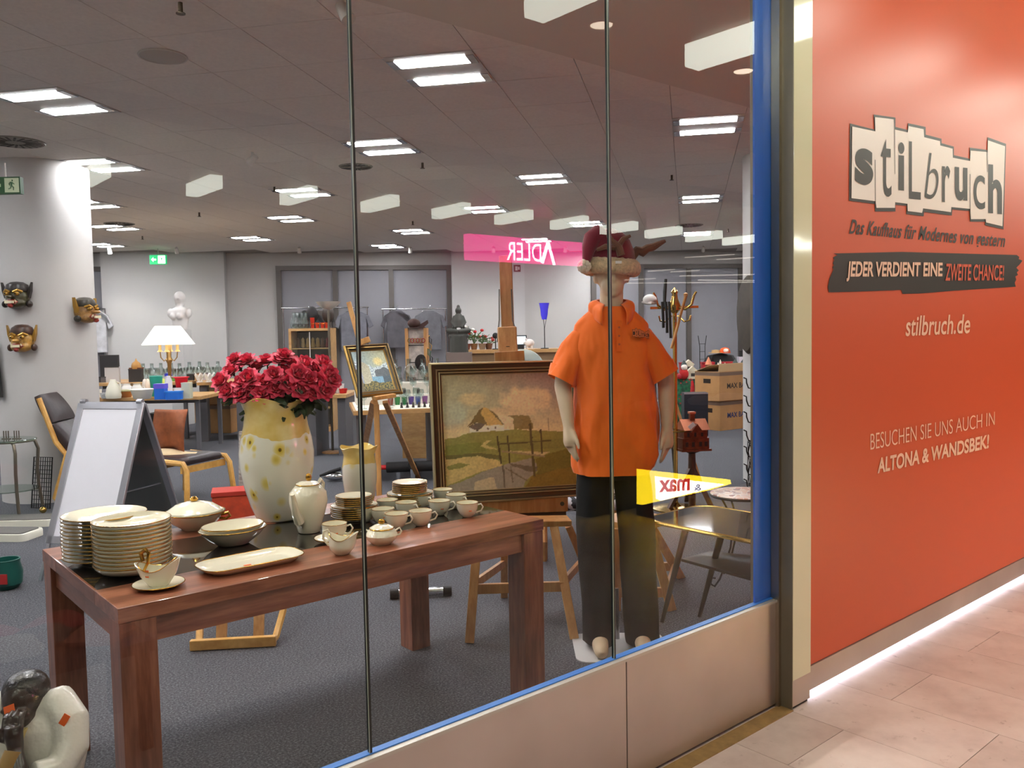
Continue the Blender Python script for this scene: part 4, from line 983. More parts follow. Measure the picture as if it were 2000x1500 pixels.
# wooden stool behind the mannequin
st = thing('wooden_stool', 'splayed wooden stool half hidden behind the mannequin trousers', 'stool', (W(1250, 1190).x, W(1250, 1190).y, 0)); so_ = st.location.copy()
fa, fb, fc, fd_ = W(1203, 1192), W(1312, 1192), W(1225, 1130), W(1330, 1128)
ta, tb_, tc, td = Wf(1205, 1032, 4.55), Wf(1268, 1030, 4.55), Wf(1212, 1025, 4.85), Wf(1270, 1024, 4.85)
for a_, b_ in ((fa, ta), (fb, tb_), (fc, tc), (fd_, td)): MB().bar(a_-so_, b_-so_, .05, .035, up=CFW).build('leg', m_pineo, st, 0, bevel=.003)
for a_, b_, c_, d_ in ((fa, ta, fb, tb_), (fc, tc, fd_, td), (fb, tb_, fd_, td)): MB().bar(a_.lerp(b_, .22)-so_, c_.lerp(d_, .22)-so_, .022, .05).build('stretcher', m_pineo, st, 0)
MB().loft([[(x, y, z) for x, y in rrect(-.16, .16, -.15, .15, .03, 3)] for z in (ta.z-.01, ta.z+.025)]).build('seat', m_pineo, st, 30).location = ((ta+td)/2-so_)*Vector((1, 1, 0))
# tripod easel of the small painting
e2 = thing('tripod_easel', 'slim beech tripod easel holding the small lake painting', 'easel', (W(738, 960).x, W(738, 960).y, 0)); e2o = e2.location.copy()
def T_(p): return Vector(p)-e2o
MB().bar(T_(Wf(736, 795, 7.25)), T_(Wf(681, 590, 7.4)), .04, .022, up=CFW).build('mast', m_pine, e2, 0, bevel=.003)
MB().bar(T_(Wf(697, 672, 7.2)), T_(Wf(722, 662, 7.2)), .05, .05).build('top_clamp', m_pine, e2, 0, bevel=.006)
MB().bar(T_(Wf(731, 778, 6.95)), T_(Wf(771, 772, 7.02)), .09, .03).build('picture_ledge', m_pine, e2, 0, bevel=.003)
MB().bar(T_(W(742, 1003)), T_(Wf(735, 790, 7.2)), .045, .028, up=CFW).build('leg', m_pine, e2, 0, bevel=.003)
MB().bar(T_(W(818, 935)), T_(Wf(752, 785, 7.25)), .045, .03, up=CFW).build('leg', m_pine, e2, 0, bevel=.003)
MB().bar(T_(W(702, 925)), T_(Wf(729, 786, 7.3)), .05, .03, up=CFW).build('leg', m_pineo, e2, 0, bevel=.003)
# ================================================================== RIGHT SIDE FURNITURE
m_brass = M('polished_brass', (214, 178, 98), 0.22, 1.0); m_dark = M('dark_stained_leg', (38, 28, 22), 0.4); m_iron = M('black_wrought_iron', (26, 24, 24), 0.45, .4); m_chrome = M('chrome_tube', (210, 212, 216), 0.12, 1.0)
lt = thing('side_table', 'dark glass side table with brass rim and splayed tapering legs', 'table', (3.63, .66, 0))
def L_(p): return Vector(p)-Vector((3.63, .66, 0))
out = rrect(-.262, .258, -.52, .455, .13, 6)
MB().prism(out, .505, .52).build('glass_top', m_dglass, lt, 30)
MB().tube([(x, y, .512) for x, y in out], .011, 8, close=True).build('brass_rim', m_brass, lt)
for a_, b_ in ((W(1293, 1215), (3.47, .9, .5)), (W(1366, 1204), (3.53, .72, .5)), (W(1474, 1150), (3.74, .6, .5)), ((3.5, .25, 0), (3.5, .33, .5))):
    MB().cyl(L_(a_), L_(b_), .011, .019, 12).build('leg', m_dark, lt)
out2 = [(3.41, .89), (3.64, .88), (3.75, .62), (3.72, .35), (3.5, .3), (3.37, .43)]
MB().prism([(x-3.63, y-.66) for x, y in out2], .325, .34).build('lower_shelf', m_dark, lt, 0, bevel=.003)
# mosaic table
mtc = Wf(1452, 962, 4.95); mt_ = thing('mosaic_table', 'small round mosaic table on scrolled wrought iron legs', 'table', (mtc.x, mtc.y, 0), RZ); MZ = mtc.z
def mos(t, b):
    vo = t.add('ShaderNodeTexVoronoi', feature='DISTANCE_TO_EDGE'); vo.inputs['Scale'].default_value = 26; t.link(t.co(), vo.inputs['Vector'])
    v2 = t.add('ShaderNodeTexVoronoi'); v2.inputs['Scale'].default_value = 26; t.link(t.co(), v2.inputs['Vector'])
    s = t.add('ShaderNodeSeparateColor'); t.link(v2.outputs['Color'], s.inputs[0])
    c = t.ramp(s.outputs[0], [(0, (196, 120, 96)), (.3, (226, 190, 160)), (.6, (236, 222, 206)), (.85, (150, 96, 80))])
    t.link(t.mix(t.math('LESS_THAN', vo.outputs['Distance'], .06), c, (232, 224, 214)), b.inputs['Base Color'])
MB().lathe([(.001, -.018), (.185, -.018), (.19, -.012), (.19, -.002), (.186, 0), (.001, 0)], 48, (0, 0, MZ)).build('mosaic_top', M('mosaic_tiles', (220, 190, 170), .35, fn=mos), mt_)
torus(MB(), .191, MZ-.012, .007, 48).build('iron_band', m_iron, mt_)
for k in range(4):
    a = R_(200+k*90); pts = [(.15, .5), (.1, .42), (.075, .33), (.09, .22), (.13, .12), (.165, .05), (.2, .015), (.225, .03), (.22, .065), (.195, .06)]
    MB().tube([(r*math.cos(a), r*math.sin(a), z*MZ/.52) for r, z in pts], .006, 8).build('scrolled_leg', m_iron, mt_)
torus(MB(), .08, MZ*.6, .005, 24).build('iron_ring', m_iron, mt_)
# zebra lounge chair behind the mannequin
zc = W(1160, 1110); zt_h = thing('zebra_chair', 'low bentwood lounge chair with zebra striped cushion and chrome tubes', 'chair', (zc.x+.25, zc.y+.35, 0), RZ)
def zeb(t, b):
    v = t.co((1, 3.2, 3.2)); w = t.add('ShaderNodeTexWave'); w.inputs['Scale'].default_value = 5.5; w.inputs['Distortion'].default_value = 7; w.inputs['Detail'].default_value = 2; t.link(v, w.inputs['Vector'])
    t.link(t.ramp(w.outputs['Fac'], [(.48, (40, 40, 44)), (.52, (206, 206, 210))]), b.inputs['Base Color'])
m_zeb = M('zebra_fabric', (120, 120, 120), .8, fn=zeb)
MB().grid(lambda u, v: ((u-.5)*.5, -.3+v*.62, .36-.14*math.sin(v*math.pi)*.8+.12*v), 8, 12).build('seat_cushion', m_zeb, zt_h, 60).modifiers.new('t', 'SOLIDIFY').thickness = -.06
MB().grid(lambda u, v: ((u-.5)*.5, .3+v*.32, .48+v*.28), 8, 8).build('back_cushion', m_zeb, zt_h, 60).modifiers.new('t', 'SOLIDIFY').thickness = -.05
for s in (-1, 1):
    MB().tube([(s*.27, -.3, .3), (s*.27, -.36, .16), (s*.27, -.3, .03), (s*.27, 0, .015), (s*.27, .4, .02)], .018, 8).build('bent_runner', m_pine, zt_h)
    MB().tube([(s*.29, -.36, .42), (s*.29, -.05, .36), (s*.29, .25, .5), (s*.29, .5, .72)], .013, 10).build('chrome_rail', m_chrome, zt_h)
    MB().bar((s*.27, .35, .02), (s*.27, .2, .42), .03, .03).build('rear_post', m_pine, zt_h, 0)
# wrought iron hook stand near the blue strip
hp = Wf(1480, 640, 6.0); hk = thing('hook_stand', 'black wrought iron stand with curled hooks and a wire mesh basket', 'stand', (hp.x, hp.y, 0), RZ)
def hz(py): return Wf(1480, py, 6.0).z
MB().cyl((0, 0, .02), (0, 0, hz(690)), .012).build('pole', m_iron, hk)
MB().lathe([(.15, 0), (.15, .015), (.012, .03)], 20).build('foot', m_iron, hk)
for k, py in enumerate((745, 780, 812, 848, 880, 915, 945)):
    z0 = hz(py); MB().tube([(0, 0, z0-.02), (-.02, -.02, z0-.025), (-.05, -.03, z0-.05), (-.075, -.03, z0-.045), (-.088, -.03, z0-.01), (-.09, -.03, z0+.02), (-.11, -.03, z0+.03)], .005, 6).build('hook', m_iron, hk)
bk = MB()
for k in range(9):
    a0 = 2*math.pi*k/9
    for s in (1, -1): bk.tube([(.07*math.cos(a0+s*t*1.4), .07*math.sin(a0+s*t*1.4), hz(950)+(hz(865)-hz(950))*t) for t in (0, .25, .5, .75, 1)], .0025, 5)
o = bk.build('wire_basket', m_iron, hk); o['kind'] = 'stuff'
for py in (865, 950): torus(MB(), .07, hz(py), .005, 20).build('basket_hoop', m_iron, hk)
# brass coat rack
cp_ = Wf(1318, 640, 7.05); cr_ = thing('coat_rack', 'polished brass coat rack with curled double hooks', 'coat rack', (cp_.x, cp_.y, 0), RZ)
def cz(py): return Wf(1318, py, 7.05).z
def cxl(px): return (px-1318)*7.05/F
MB().cyl((0, 0, .03), (0, 0, cz(585)), .018).build('pole', m_brass, cr_); MB().lathe([(.2, 0), (.2, .012), (.05, .03), (.02, .06)], 28).build('foot', m_brass, cr_)
MB().lathe([(.02, cz(612)), (.045, cz(606)), (.05, cz(596)), (.03, cz(585)), (.022, cz(575)), (.03, cz(570)), (.004, cz(562))], 20).build('finial', m_brass, cr_)
for k in range(6):
    a = R_(20+60*k); MB().tube([(r*math.cos(a), r*math.sin(a), cz(600)+z) for r, z in ((.03, 0), (.1, -.02), (.16, .02), (.18, .09), (.2, .12))], .009, 8).build('hook', m_brass, cr_)
    MB().tube([(r*math.cos(a), r*math.sin(a), cz(612)+z) for r, z in ((.03, -.02), (.09, -.07), (.14, -.06), (.15, -.02))], .007, 8).build('lower_hook', m_brass, cr_)
MB().bar((cxl(1270), 0, cz(601)), (cxl(1364), 0, cz(600)), .02, .02).build('cross_bar', m_brass, cr_, 0)
torus(MB(), .1, cz(842), .008, 24).build('umbrella_ring', m_brass, cr_)
ht = thing('beanie', 'white knitted cap hanging on the brass coat rack', 'cap', (cp_.x, cp_.y, 0), RZ); MB().ell((cxl(1268), -.05, cz(585)), (.06, .05, .045)).build('cap_body', M('white_wool2', (236, 232, 226), .95), ht)
MB().tube([(cxl(1254), -.05, cz(590)), (cxl(1268), -.1, cz(592)), (cxl(1282), -.05, cz(591)), (cxl(1268), 0, cz(592))], .012, 6, close=True).build('cap_rim', MATS['white_wool2'], ht)
for k, (a_, b_, lab) in enumerate(((1290, 1292, 'black belt hanging leftmost on the brass coat rack'), (1297, 1299, 'black belt hanging second on the brass coat rack'), (1303, 1306, 'longest black belt hanging nearest the coat rack pole'))):
    o = MB().tube([(cxl(a_), -.09, cz(590)), (cxl(a_+1), -.1, cz(615)), (cxl(b_), -.09, cz(640+k*10))], .012, 6).build('belt', m_iron, loc=(cp_.x, cp_.y, 0), rz=RZ); tag(o, lab, 'belt', 'belts on the coat rack')
o = MB().tube([(cxl(1301), .0, cz(545)), (cxl(1299), .0, cz(570)), (cxl(1297), -.02, cz(600))], [.012, .016, .012], 8).build('umbrella_handle', m_iron, loc=(cp_.x, cp_.y, 0), rz=RZ); tag(o, 'dark bamboo style handle sticking up above the coat rack', 'handle')
cn = thing('walking_cane', 'light wooden walking cane leaning on the coat rack', 'cane', (cp_.x, cp_.y, 0), RZ)
MB().cyl((cxl(1306), -.12, cz(680)), (cxl(1333), -.14, cz(580)), .012).build('cane_shaft', m_pine, cn); MB().lathe([(.004, -.02), (.016, -.01), (.018, .01), (.004, .02)], 10, (cxl(1333), -.14, cz(578))).build('cane_knob', m_pine, cn)
# copper lantern house on a tripod
lp = W(1352, 992); ln = thing('copper_lantern_house', 'copper lantern in the shape of a house with smoking chimney', 'lantern', (lp.x, lp.y, 0), RZ+.2)
LD = (lp-CAM).dot(CFW)
def lz(py): return Wf(1352, py, LD).z
def lx(px): return (px-1352)*LD/F
m_cop = M('aged_copper', (120, 66, 46), 0.4, .7, var=.2, vs=20); m_copl = M('bright_copper', (206, 132, 100), 0.35, .8)
MB().bx(lx(1325), lx(1380), -.08, .08, lz(875), lz(853)).build('lower_walls', m_cop, ln, 0, bevel=.004); MB().bx(lx(1329), lx(1377), -.07, .07, lz(853), lz(837)).build('upper_walls', m_cop, ln, 0)
MB().prism([(-.1, lz(837)), (0, lz(817)), (.1, lz(837))], lx(1327), lx(1380), 'yz').build('roof', m_copl, ln, 0); MB().prism([(-.055, lz(841)), (0, lz(824)), (.055, lz(841))], -.115, 0, 'xz').build('gable', m_cop, ln, 0)
MB().bx(-.02, .02, -.02, .02, lz(820), lz(806)).build('chimney', m_cop, ln, 0); MB().bx(-.026, .026, -.026, .026, lz(807), lz(803)).build('chimney_cap', m_copl, ln, 0)
for px in (1334, 1347, 1362, 1373): MB().bx(lx(px)-.012, lx(px)+.012, -.083, -.079, lz(869), lz(860)).build('window', M('dark_pane', (30, 16, 10), .3), ln, 0)
for px in (1338, 1352, 1366): MB().bx(lx(px)-.01, lx(px)+.01, -.073, -.069, lz(850), lz(842)).build('window', MATS['dark_pane'], ln, 0)
MB().bx(lx(1322), lx(1383), -.1, .1, lz(878), lz(874)).build('base_tray', m_cop, ln, 0)
o = MB().bx(-.03, .03, -.001, .001, -.018, .018).build('price_tag', m_white, ln, 0); o.location = (lx(1342), -.1, lz(828)); o.rotation_euler.y = -.7
ts = thing('tripod_stand', 'dark wooden tripod stand carrying the copper house lantern', 'stand', (lp.x, lp.y, 0), RZ)
m_mah = wood('mahogany', (60, 34, 24), (96, 56, 38), .4, (8, 8, 1))
MB().lathe([(.03, .02), (.03, .18), (.045, .24), (.035, .3), (.03, lz(884)), (.07, lz(880)), (.07, lz(878.2))], 14).build('turned_column', m_mah, ts)
for px, y_ in ((1302, -.1), (1385, -.12), (1352, .25)): MB().bar((lx(px), y_, 0.012), (lx(1352), 0, .36), .035, .03).build('foot', m_mah, ts, 0)
sk = thing('garden_rod', 'thin dark stake leaning between coat rack and lantern stand', 'rod', (W(1322, 975).x, W(1322, 975).y, 0), RZ); MB().cyl((0, 0, .01), (-.06, .1, 1.02), .012).build('shaft', m_dark, sk); MB().ell((-.06, .1, 1.03), (.018, .018, .018), 8, 6).build('tip', m_dark, sk)
sk = thing('wooden_crutch', 'pale wooden stick leaning beside the lantern house', 'stick', (W(1374, 960).x, W(1374, 960).y, 0), RZ); MB().cyl((0, 0, .01), (-.28, .12, .98), .014).build('shaft', m_pineo, sk); MB().ell((-.28, .12, .99), (.02, .02, .015), 8, 6).build('knob', m_pineo, sk)
# moving boxes
m_card = M('cardboard', (186, 138, 88), 0.85, var=.05, vs=4); m_cardl = M('cardboard_flap', (224, 190, 140), 0.85); m_cardd = M('cardboard_print', (120, 96, 80), .85)
def carton(name, lab, base, w, d, h, rz, openl=False, text=None, tcol=None, hole=True, parent=None):
    t = thing(name, lab, 'box', base, rz)
    k = .004
    MB().bx(-w/2, w/2, -d/2, -d/2+k, 0, h).build('side_panel', m_card, t, 0); MB().bx(-w/2, w/2, d/2-k, d/2, 0, h).build('side_panel', m_card, t, 0)
    MB().bx(-w/2, -w/2+k, -d/2, d/2, 0, h).build('end_panel', m_card, t, 0); MB().bx(w/2-k, w/2, -d/2, d/2, 0, h).build('end_panel', m_card, t, 0); MB().bx(-w/2, w/2, -d/2, d/2, 0, k).build('bottom', m_card, t, 0)
    if openl:
        MB().grid(lambda u, v: (-w/2+u*w, -d/2-v*.02+.02, h+v*.12), 1, 1).build('flap', m_cardl, t, 0).modifiers.new('t', 'SOLIDIFY').thickness = .005
        MB().grid(lambda u, v: (-w/2+u*w, d/2-v*.3, h+v*.1), 1, 1).build('flap', m_cardl, t, 0).modifiers.new('t', 'SOLIDIFY').thickness = .005
    else: MB().bx(-w/2, w/2, -d/2, d/2, h-k, h).build('lid', m_card, t, 0)
    if hole:
        MB().bx(-w/2-.002, -w/2, -.07, .07, h*.6, h*.75).build('hand_hole', M('hole_dark', (40, 26, 18), .9), t, 0)
        MB().bx(-w/2-.001, w/2+.001, -d/2-.001, d/2+.001, h*.86, h*.98).build('printed_band', m_cardd, t, 0)
    if text:
        letter('printed_text', text, lambda u, v: (-w*.3+u*w*.66, -d/2-.003, h*.42+v*h*.18), M('print_%d_%d_%d' % tcol, tcol, .8), t, .02)
    return t
bb = W(1405, 842); dB = (bb-CAM).dot(CFW)
rb = RZ+.62
cx_ = Vector((bb.x, bb.y, 0)) + Vector((math.cos(rb)*.42, math.sin(rb)*.42, 0)) + Vector((-math.sin(rb)*.22, math.cos(rb)*.22, 0))
carton('moving_box', 'lower brown moving box with blue print on the floor', cx_, .8, .44, .44, rb, False, 'MAX BAHR', (44, 62, 110))
carton('moving_box', 'upper brown moving box with open flaps and boxed black print', cx_+Vector((-.02, 0, .445)), .84, .48, .44, rb, True, 'MAX BAHR', (50, 40, 34))
# dark oval shield on the right column
o = MB().lathe([(.001, -.02), (.9, -.02), (1, 0), (.92, .03), (.5, .05), (.001, .055)], 32, sx=.17, sy=.38).build('oval_shield', M('dark_shield_wood', (66, 58, 50), .6, var=.15, vs=8))
sp = Wf(1452, 620, 8.0); dv = Vector((colR.x-sp.x, colR.y-sp.y, 0)).normalized(); cdir = Vector((-.93, -.37, 0))
pp = Vector((colR.x, colR.y, Wf(1452, 615, 8.2).z)) + (-fx*.95-fy*.3)*.475
o.location = pp; o.rotation_euler = ((-fx*.95-fy*.3).to_track_quat('Z', 'Y') @ Matrix.Rotation(0, 3, 'Z').to_quaternion()).to_euler()
tag(o, 'dark oval wooden shield hung on the right round column', 'shield')

# ================================================================== LEFT SIDE: A-BOARD, CHAIRS, TROLLEY, SCALES
FL = Vector((1.126, 4.151, 0)); ad = Vector((.5647, -.8253, 0)); ae = Vector((.8253, .5647, 0)); AH, AW, AS = 1.1, .5, .85
ab = thing('a_board_sign', 'blank white poster A-board with aluminium snap frames', 'sign stand', FL+ad*AW/2+ae*AS/2, math.atan2(ad.y, ad.x))
m_alu = M('aluminium', (186, 186, 192), .35, .9); m_poster = M('blank_poster', (232, 230, 238), .5); m_clear = M('grey_backing', (108, 110, 108), .3, .2)
def aside(s):
    def P(u, v): # u across, v up along slope
        return Vector((-AW/2+AW*u, s*AS/2*(1-v), AH*v))
    n = Vector((0, s, AS/2/AH)).normalized()
    for nm, a_, b_, w_ in (('frame_rail', (.03, .2), (.03, .99), .05), ('frame_rail', (.97, .2), (.97, .99), .05), ('frame_rail', (0, .975), (1, .975), .05), ('frame_rail', (0, .22), (1, .22), .05)):
        MB().bar(P(*a_), P(*b_), w_, .018, up=n).build(nm, m_alu, ab, 0, bevel=.003)
    for u in (.03, .97): MB().bar(P(u, .005), P(u, .21), .022, .012, up=n).build('leg', m_alu, ab, 0)
    b = MB(); q = [P(.07, .24)+n*.004, P(.93, .24)+n*.004, P(.93, .955)+n*.004, P(.07, .955)+n*.004]; b._a(q+[p-n*.003 for p in q], [(0, 1, 2, 3), (7, 6, 5, 4), (0, 4, 5, 1), (1, 5, 6, 2), (2, 6, 7, 3), (3, 7, 4, 0)])
    b.build('poster' if s < 0 else 'rear_sheet', m_poster if s < 0 else m_clear, ab, 0)
    b = MB(); q = [p-n*.006 for p in q]; b._a(q+[p-n*.003 for p in q], [(0, 1, 2, 3), (7, 6, 5, 4), (0, 4, 5, 1), (1, 5, 6, 2), (2, 6, 7, 3), (3, 7, 4, 0)]); b.build('back_sheet', m_clear, ab, 0)
aside(-1); aside(1)
for u in (-AW/2+.03, AW/2-.03): MB().cyl((u-.02, 0, AH), (u+.02, 0, AH), .018).build('hinge', m_alu, ab)
for u in (-.2, .2): MB().bar((u, -AS*.22, AH*.48), (u, AS*.22, AH*.48), .02, .004).build('spreader_bar', m_alu, ab, 0)
m_lth = M('dark_brown_leather', (50, 38, 40), .38, var=.12, vs=12, bump=.1, bs=40); m_birch = wood('golden_birch', (206, 150, 72), (232, 182, 102), .35, (3, 3, 3))
# footstool
fl_, fr_ = W(366, 992), W(458, 967); fdir = (fr_-fl_).normalized(); fw_ = (fr_-fl_).length; fs_ang = math.atan2(fdir.y, fdir.x); fback = Vector((-fdir.y, fdir.x, 0))
ft = thing('bentwood_footstool', 'bentwood footstool with a dark leather seat pad', 'footstool', fl_+fdir*fw_/2+fback*.28, fs_ang)
FH = Wf(440, 890, 8.1).z
for s in (-1, 1):
    MB().tube([(s*fw_/2, -.28, 0.02), (s*(fw_/2-.03), -.26, FH*.85), (s*(fw_/2-.035), -.22, FH), (s*(fw_/2-.035), .2, FH+.02), (s*(fw_/2-.03), .28, FH*.9), (s*fw_/2, .32, 0.02)], .026, 8).build('bent_frame', m_birch, ft)
for y in (-.2, .22): MB().bar((-fw_/2+.03, y, FH-.06), (fw_/2-.03, y, FH-.06), .025, .06).build('cross_rail', m_birch, ft, 0)
MB().loft([[(x, y, z+.02*math.cos(x*5)) for x, y in rrect(-fw_/2+.05+i, fw_/2-.05-i, -.22+i, .25-i, .05, 4)] for i, z in ((.01, FH-.03), (0, FH), (.01, FH+.03), (.06, FH+.04))]).build('seat_pad', m_lth, ft, 60)
# leather hide leaning on the stool
lh = thing('leather_hide', 'reddish brown leather hide draped over the bentwood footstool', 'hide', Wf(328, 905, 7.95), RZ)
hpx = 7.9/F
lh.location.z = FH+.055
MB().grid(lambda u, v: ((u-.5)*.34+.03*v, -.12*math.sin(v*1.5)+.05*math.sin(u*4+v*2)+.16*v, .01+.40*v+.03*math.sin(u*3)*(1-v)), 12, 12).build('hide_sheet', M('tan_leather', (150, 84, 50), .5, var=.2, vs=7), lh, 70).modifiers.new('t', 'SOLIDIFY').thickness = .006
MB().grid(lambda u, v: ((u-.5)*.44+.06, -.12*(v)-.0, .012-.03*v*v+.05*(1-v)*.3+.02*math.sin(u*5)), 10, 5).build('curled_edge', M('hide_underside', (216, 190, 150), .7), lh, 70).modifiers.new('t', 'SOLIDIFY').thickness = .005
# armchair behind the board
ac = W(232, 978); at_h = thing('bentwood_armchair', 'bentwood armchair with dark leather cushions beside the round column', 'armchair', (ac.x, ac.y, 0), RZ+1.62)
for s in (-1, 1):
    MB().tube([(s*.33, -.35, .02), (s*.33, .35, .02), (s*.33, .42, .1), (s*.33, .3, .5), (s*.33, -.2, .55), (s*.33, -.38, .5)], .026, 8).build('bent_arm', m_birch, at_h)
    MB().tube([(s*.27, -.35, .42), (s*.27, .2, .3), (s*.27, .42, .6), (s*.27, .55, 1.0)], .024, 8).build('seat_frame', m_birch, at_h)
def pad(P0, P1, w, t): 
    b = MB(); P0 = Vector(P0); P1 = Vector(P1); a = (P1-P0); n = Vector((0, -a.z, a.y)).normalized()*-1
    rr = []
    for k in range(11):
        u = k/10; f = .55+.45*math.sin(math.pi*min(1, max(0, u*.92+.04)))**.5
        c_ = P0+a*u; rr.append([c_+Vector((x*w, 0, 0))+n*(y*t*f) for x, y in rrect(-.5, .5, -.5, .5, .28, 4)])
    return b.loft(rr)
pad((0, -.36, .47), (0, .22, .36), .54, .13).build('seat_cushion', m_lth, at_h, 70); pad((0, .22, .42), (0, .45, .75), .54, .13).build('back_cushion', m_lth, at_h, 70); pad((0, .46, .77), (0, .57, 1.02), .54, .12).build('head_cushion', m_lth, at_h, 70)
# glass trolley at the left edge
tp = W(28, 1000); tr_ = thing('glass_trolley', 'oval glass trolley with curved metal legs on castors', 'trolley', (tp.x-.1, tp.y-.25, 0), RZ)
m_cg = glassy('clear_shelf_glass', (206, 220, 212), .06); m_pew = M('pewter_metal', (128, 120, 108), .35, .9)
tz = Wf(30, 850, 7.55).z
for z in (tz, .25): MB().lathe([(.001, -.005), (.99, -.005), (1, 0), (.99, .005), (.001, .005)], 36, (0, 0, z), .27, .22).build('glass_shelf', m_cg, tr_)
for k in range(4):
    a = R_(-45+90*k); c_, s_ = math.cos(a), math.sin(a)
    MB().tube([(r*c_, r*s_*.85, z) for r, z in ((.2, tz-.008), (.26, tz-.03), (.285, tz-.1), (.27, tz*.6), (.275, .25), (.3, .07))], .014, 8).build('curved_leg', m_pew, tr_); MB().ell((.3*c_, .3*s_*.85, .03), (.03, .03, .03), 10, 8).build('castor', m_brass, tr_)
torus(MB(), 1, tz-.012, .008, 36, .25, .2).build('shelf_rim', m_pew, tr_)
for k, dx in enumerate((.05, .2)):
    ch = thing('candle_holder', ('metal three-branch candle holder at the right of the glass trolley' if k else 'metal three-branch candle holder at the left of the glass trolley'), 'candle holder', (tr_.location.x+fx.x*dx*.6+.0, tr_.location.y+fx.y*dx*.6, tz+.005), RZ)
    for j in (-1, 0, 1): MB().tube([(j*.02-.015, 0, .004), (j*.02, 0, .004), (j*.02, 0, .07)], .0045, 6).build('arm', m_pew, ch)
    MB().bx(-.035, .035, -.01, .01, 0, .005).build('foot_bar', m_pew, ch, 0)
gv = thing('green_glass_vase', 'green glass vase cut by the left picture edge on the trolley', 'vase', (tr_.location.x-fx.x*.14, tr_.location.y-fx.y*.14, tz+.005), 0); MB().lathe([(.04, 0), (.06, .05), (.065, .12), (.045, .2), (.05, .24), (.04, .24), (.04, .2), (.058, .12), (.001, .02)], 24).build('vase_body', M('green_glass_body', (130, 150, 130), .1, trans=.6), gv); MB().lathe([(.05, .238), (.052, .244), (.048, .246)], 24).build('vase_lip', MATS['green_glass_body'], gv)
# wire grid against the column
wg = thing('wire_grid_rack', 'black wire grid panel leaning against the round column', 'rack', W(98, 975)-Vector((0, 0, 0)), RZ-.25)
wg.location = W(96, 988)-fy*.14
WH, WW = .46, .2
for k in range(9): MB().cyl((-WW/2+WW*k/8, .0, 0.004), (-WW/2+WW*k/8-.03, .09, WH), .0035 if k not in (0, 8) else .006, n=6).build('upright_wire', m_iron, wg)
for k in range(13): MB().cyl((-WW/2-.03*k/12, .09*k/12-.004, .01+(WH-.012)*k/12), (WW/2-.03*k/12, .09*k/12-.004, .01+(WH-.012)*k/12), .003, n=6).build('cross_wire', m_iron, wg)
# bathroom scales
m_scale = M('scale_plastic', (226, 222, 206), .5); m_rib = M('scale_rubber', (96, 92, 88), .8, bump=.5, bs=80)
for k, (px, py, lab) in enumerate(((30, 1030, 'larger bathroom scale with grey ribbed mat behind the other'), (12, 1058, 'front bathroom scale with white rounded housing at the left edge'))):
    s = thing('bathroom_scale', lab, 'scale', W(px, py)+fy*.12, RZ+(.05 if k == 0 else -.1), 'bathroom scales on the carpet')
    w_ = .3 if k == 0 else .27
    MB().loft([[(x, y, z) for x, y in rrect(-w_+.02*i, w_-.02*i if k == 0 else w_*.6-.02*i, -.13, .13, .05, 4)] for i, z in ((0, .0), (0, .045), (.4, .055))]).build('housing', m_scale, s, 40)
    MB().loft([[(x, y, z) for x, y in rrect(-w_+.02, (w_ if k == 0 else w_*.6)-.03, -.11, .11, .03, 3)] for z in (.055, .062)]).build('foot_mat', m_rib, s, 40)
tp_ = thing('teal_pot', 'teal painted pot with red label cut by the left picture edge', 'pot', W(-5, 1158)+fy*.1, RZ); MB().lathe([(.06, 0), (.085, .03), (.09, .1), (.075, .16), (.08, .18), (.07, .18), (.07, .1), (.001, .02)], 24).build('pot_body', M('teal_glaze', (30, 92, 84), .3), tp_); MB().bx(-.01, .06, -.1, -.092, .05, .11).build('label_card', M('red_card', (170, 40, 40), .6), tp_, 0)
# low bentwood rocker frame under the table
rk_l, rk_r = W(372, 1272), W(548, 1262); kd = (rk_r-rk_l).normalized(); kw = (rk_r-rk_l).length; kb = Vector((-kd.y, kd.x, 0))
rk = thing('bentwood_rocker', 'low bentwood rocker frame with curved runners under the display table', 'rocker', rk_l+kd*kw/2+kb*.25, math.atan2(kd.y, kd.x))
MB().bar((-kw/2, -.25, .03), (kw/2-.02, -.25, .03), .03, .05).build('front_rail', m_birch, rk, 0, bevel=.004)
for s in (-1, 1):
    MB().tube([(s*(kw/2-.05), -.26, .02), (s*(kw/2-.03), -.2, .03), (s*(kw/2-.01), -.08, .12), (s*(kw/2-.015), .05, .3), (s*(kw/2-.03), .25, .42)], .018, 8).build('curved_runner', m_birch, rk)
    MB().bar((s*.09, -.15, .0), (s*.09, -.05, .3), .05, .022).build('upright', m_pineo, rk, 0)
MB().bar((-kw/2+.03, .02, .2), (kw/2-.03, .02, .2), .02, .045).build('cross_rail', m_birch, rk, 0); MB().bar((-kw/2+.03, .05, .3), (kw/2-.03, .05, .3), .02, .06).build('cross_rail', m_birch, rk, 0)
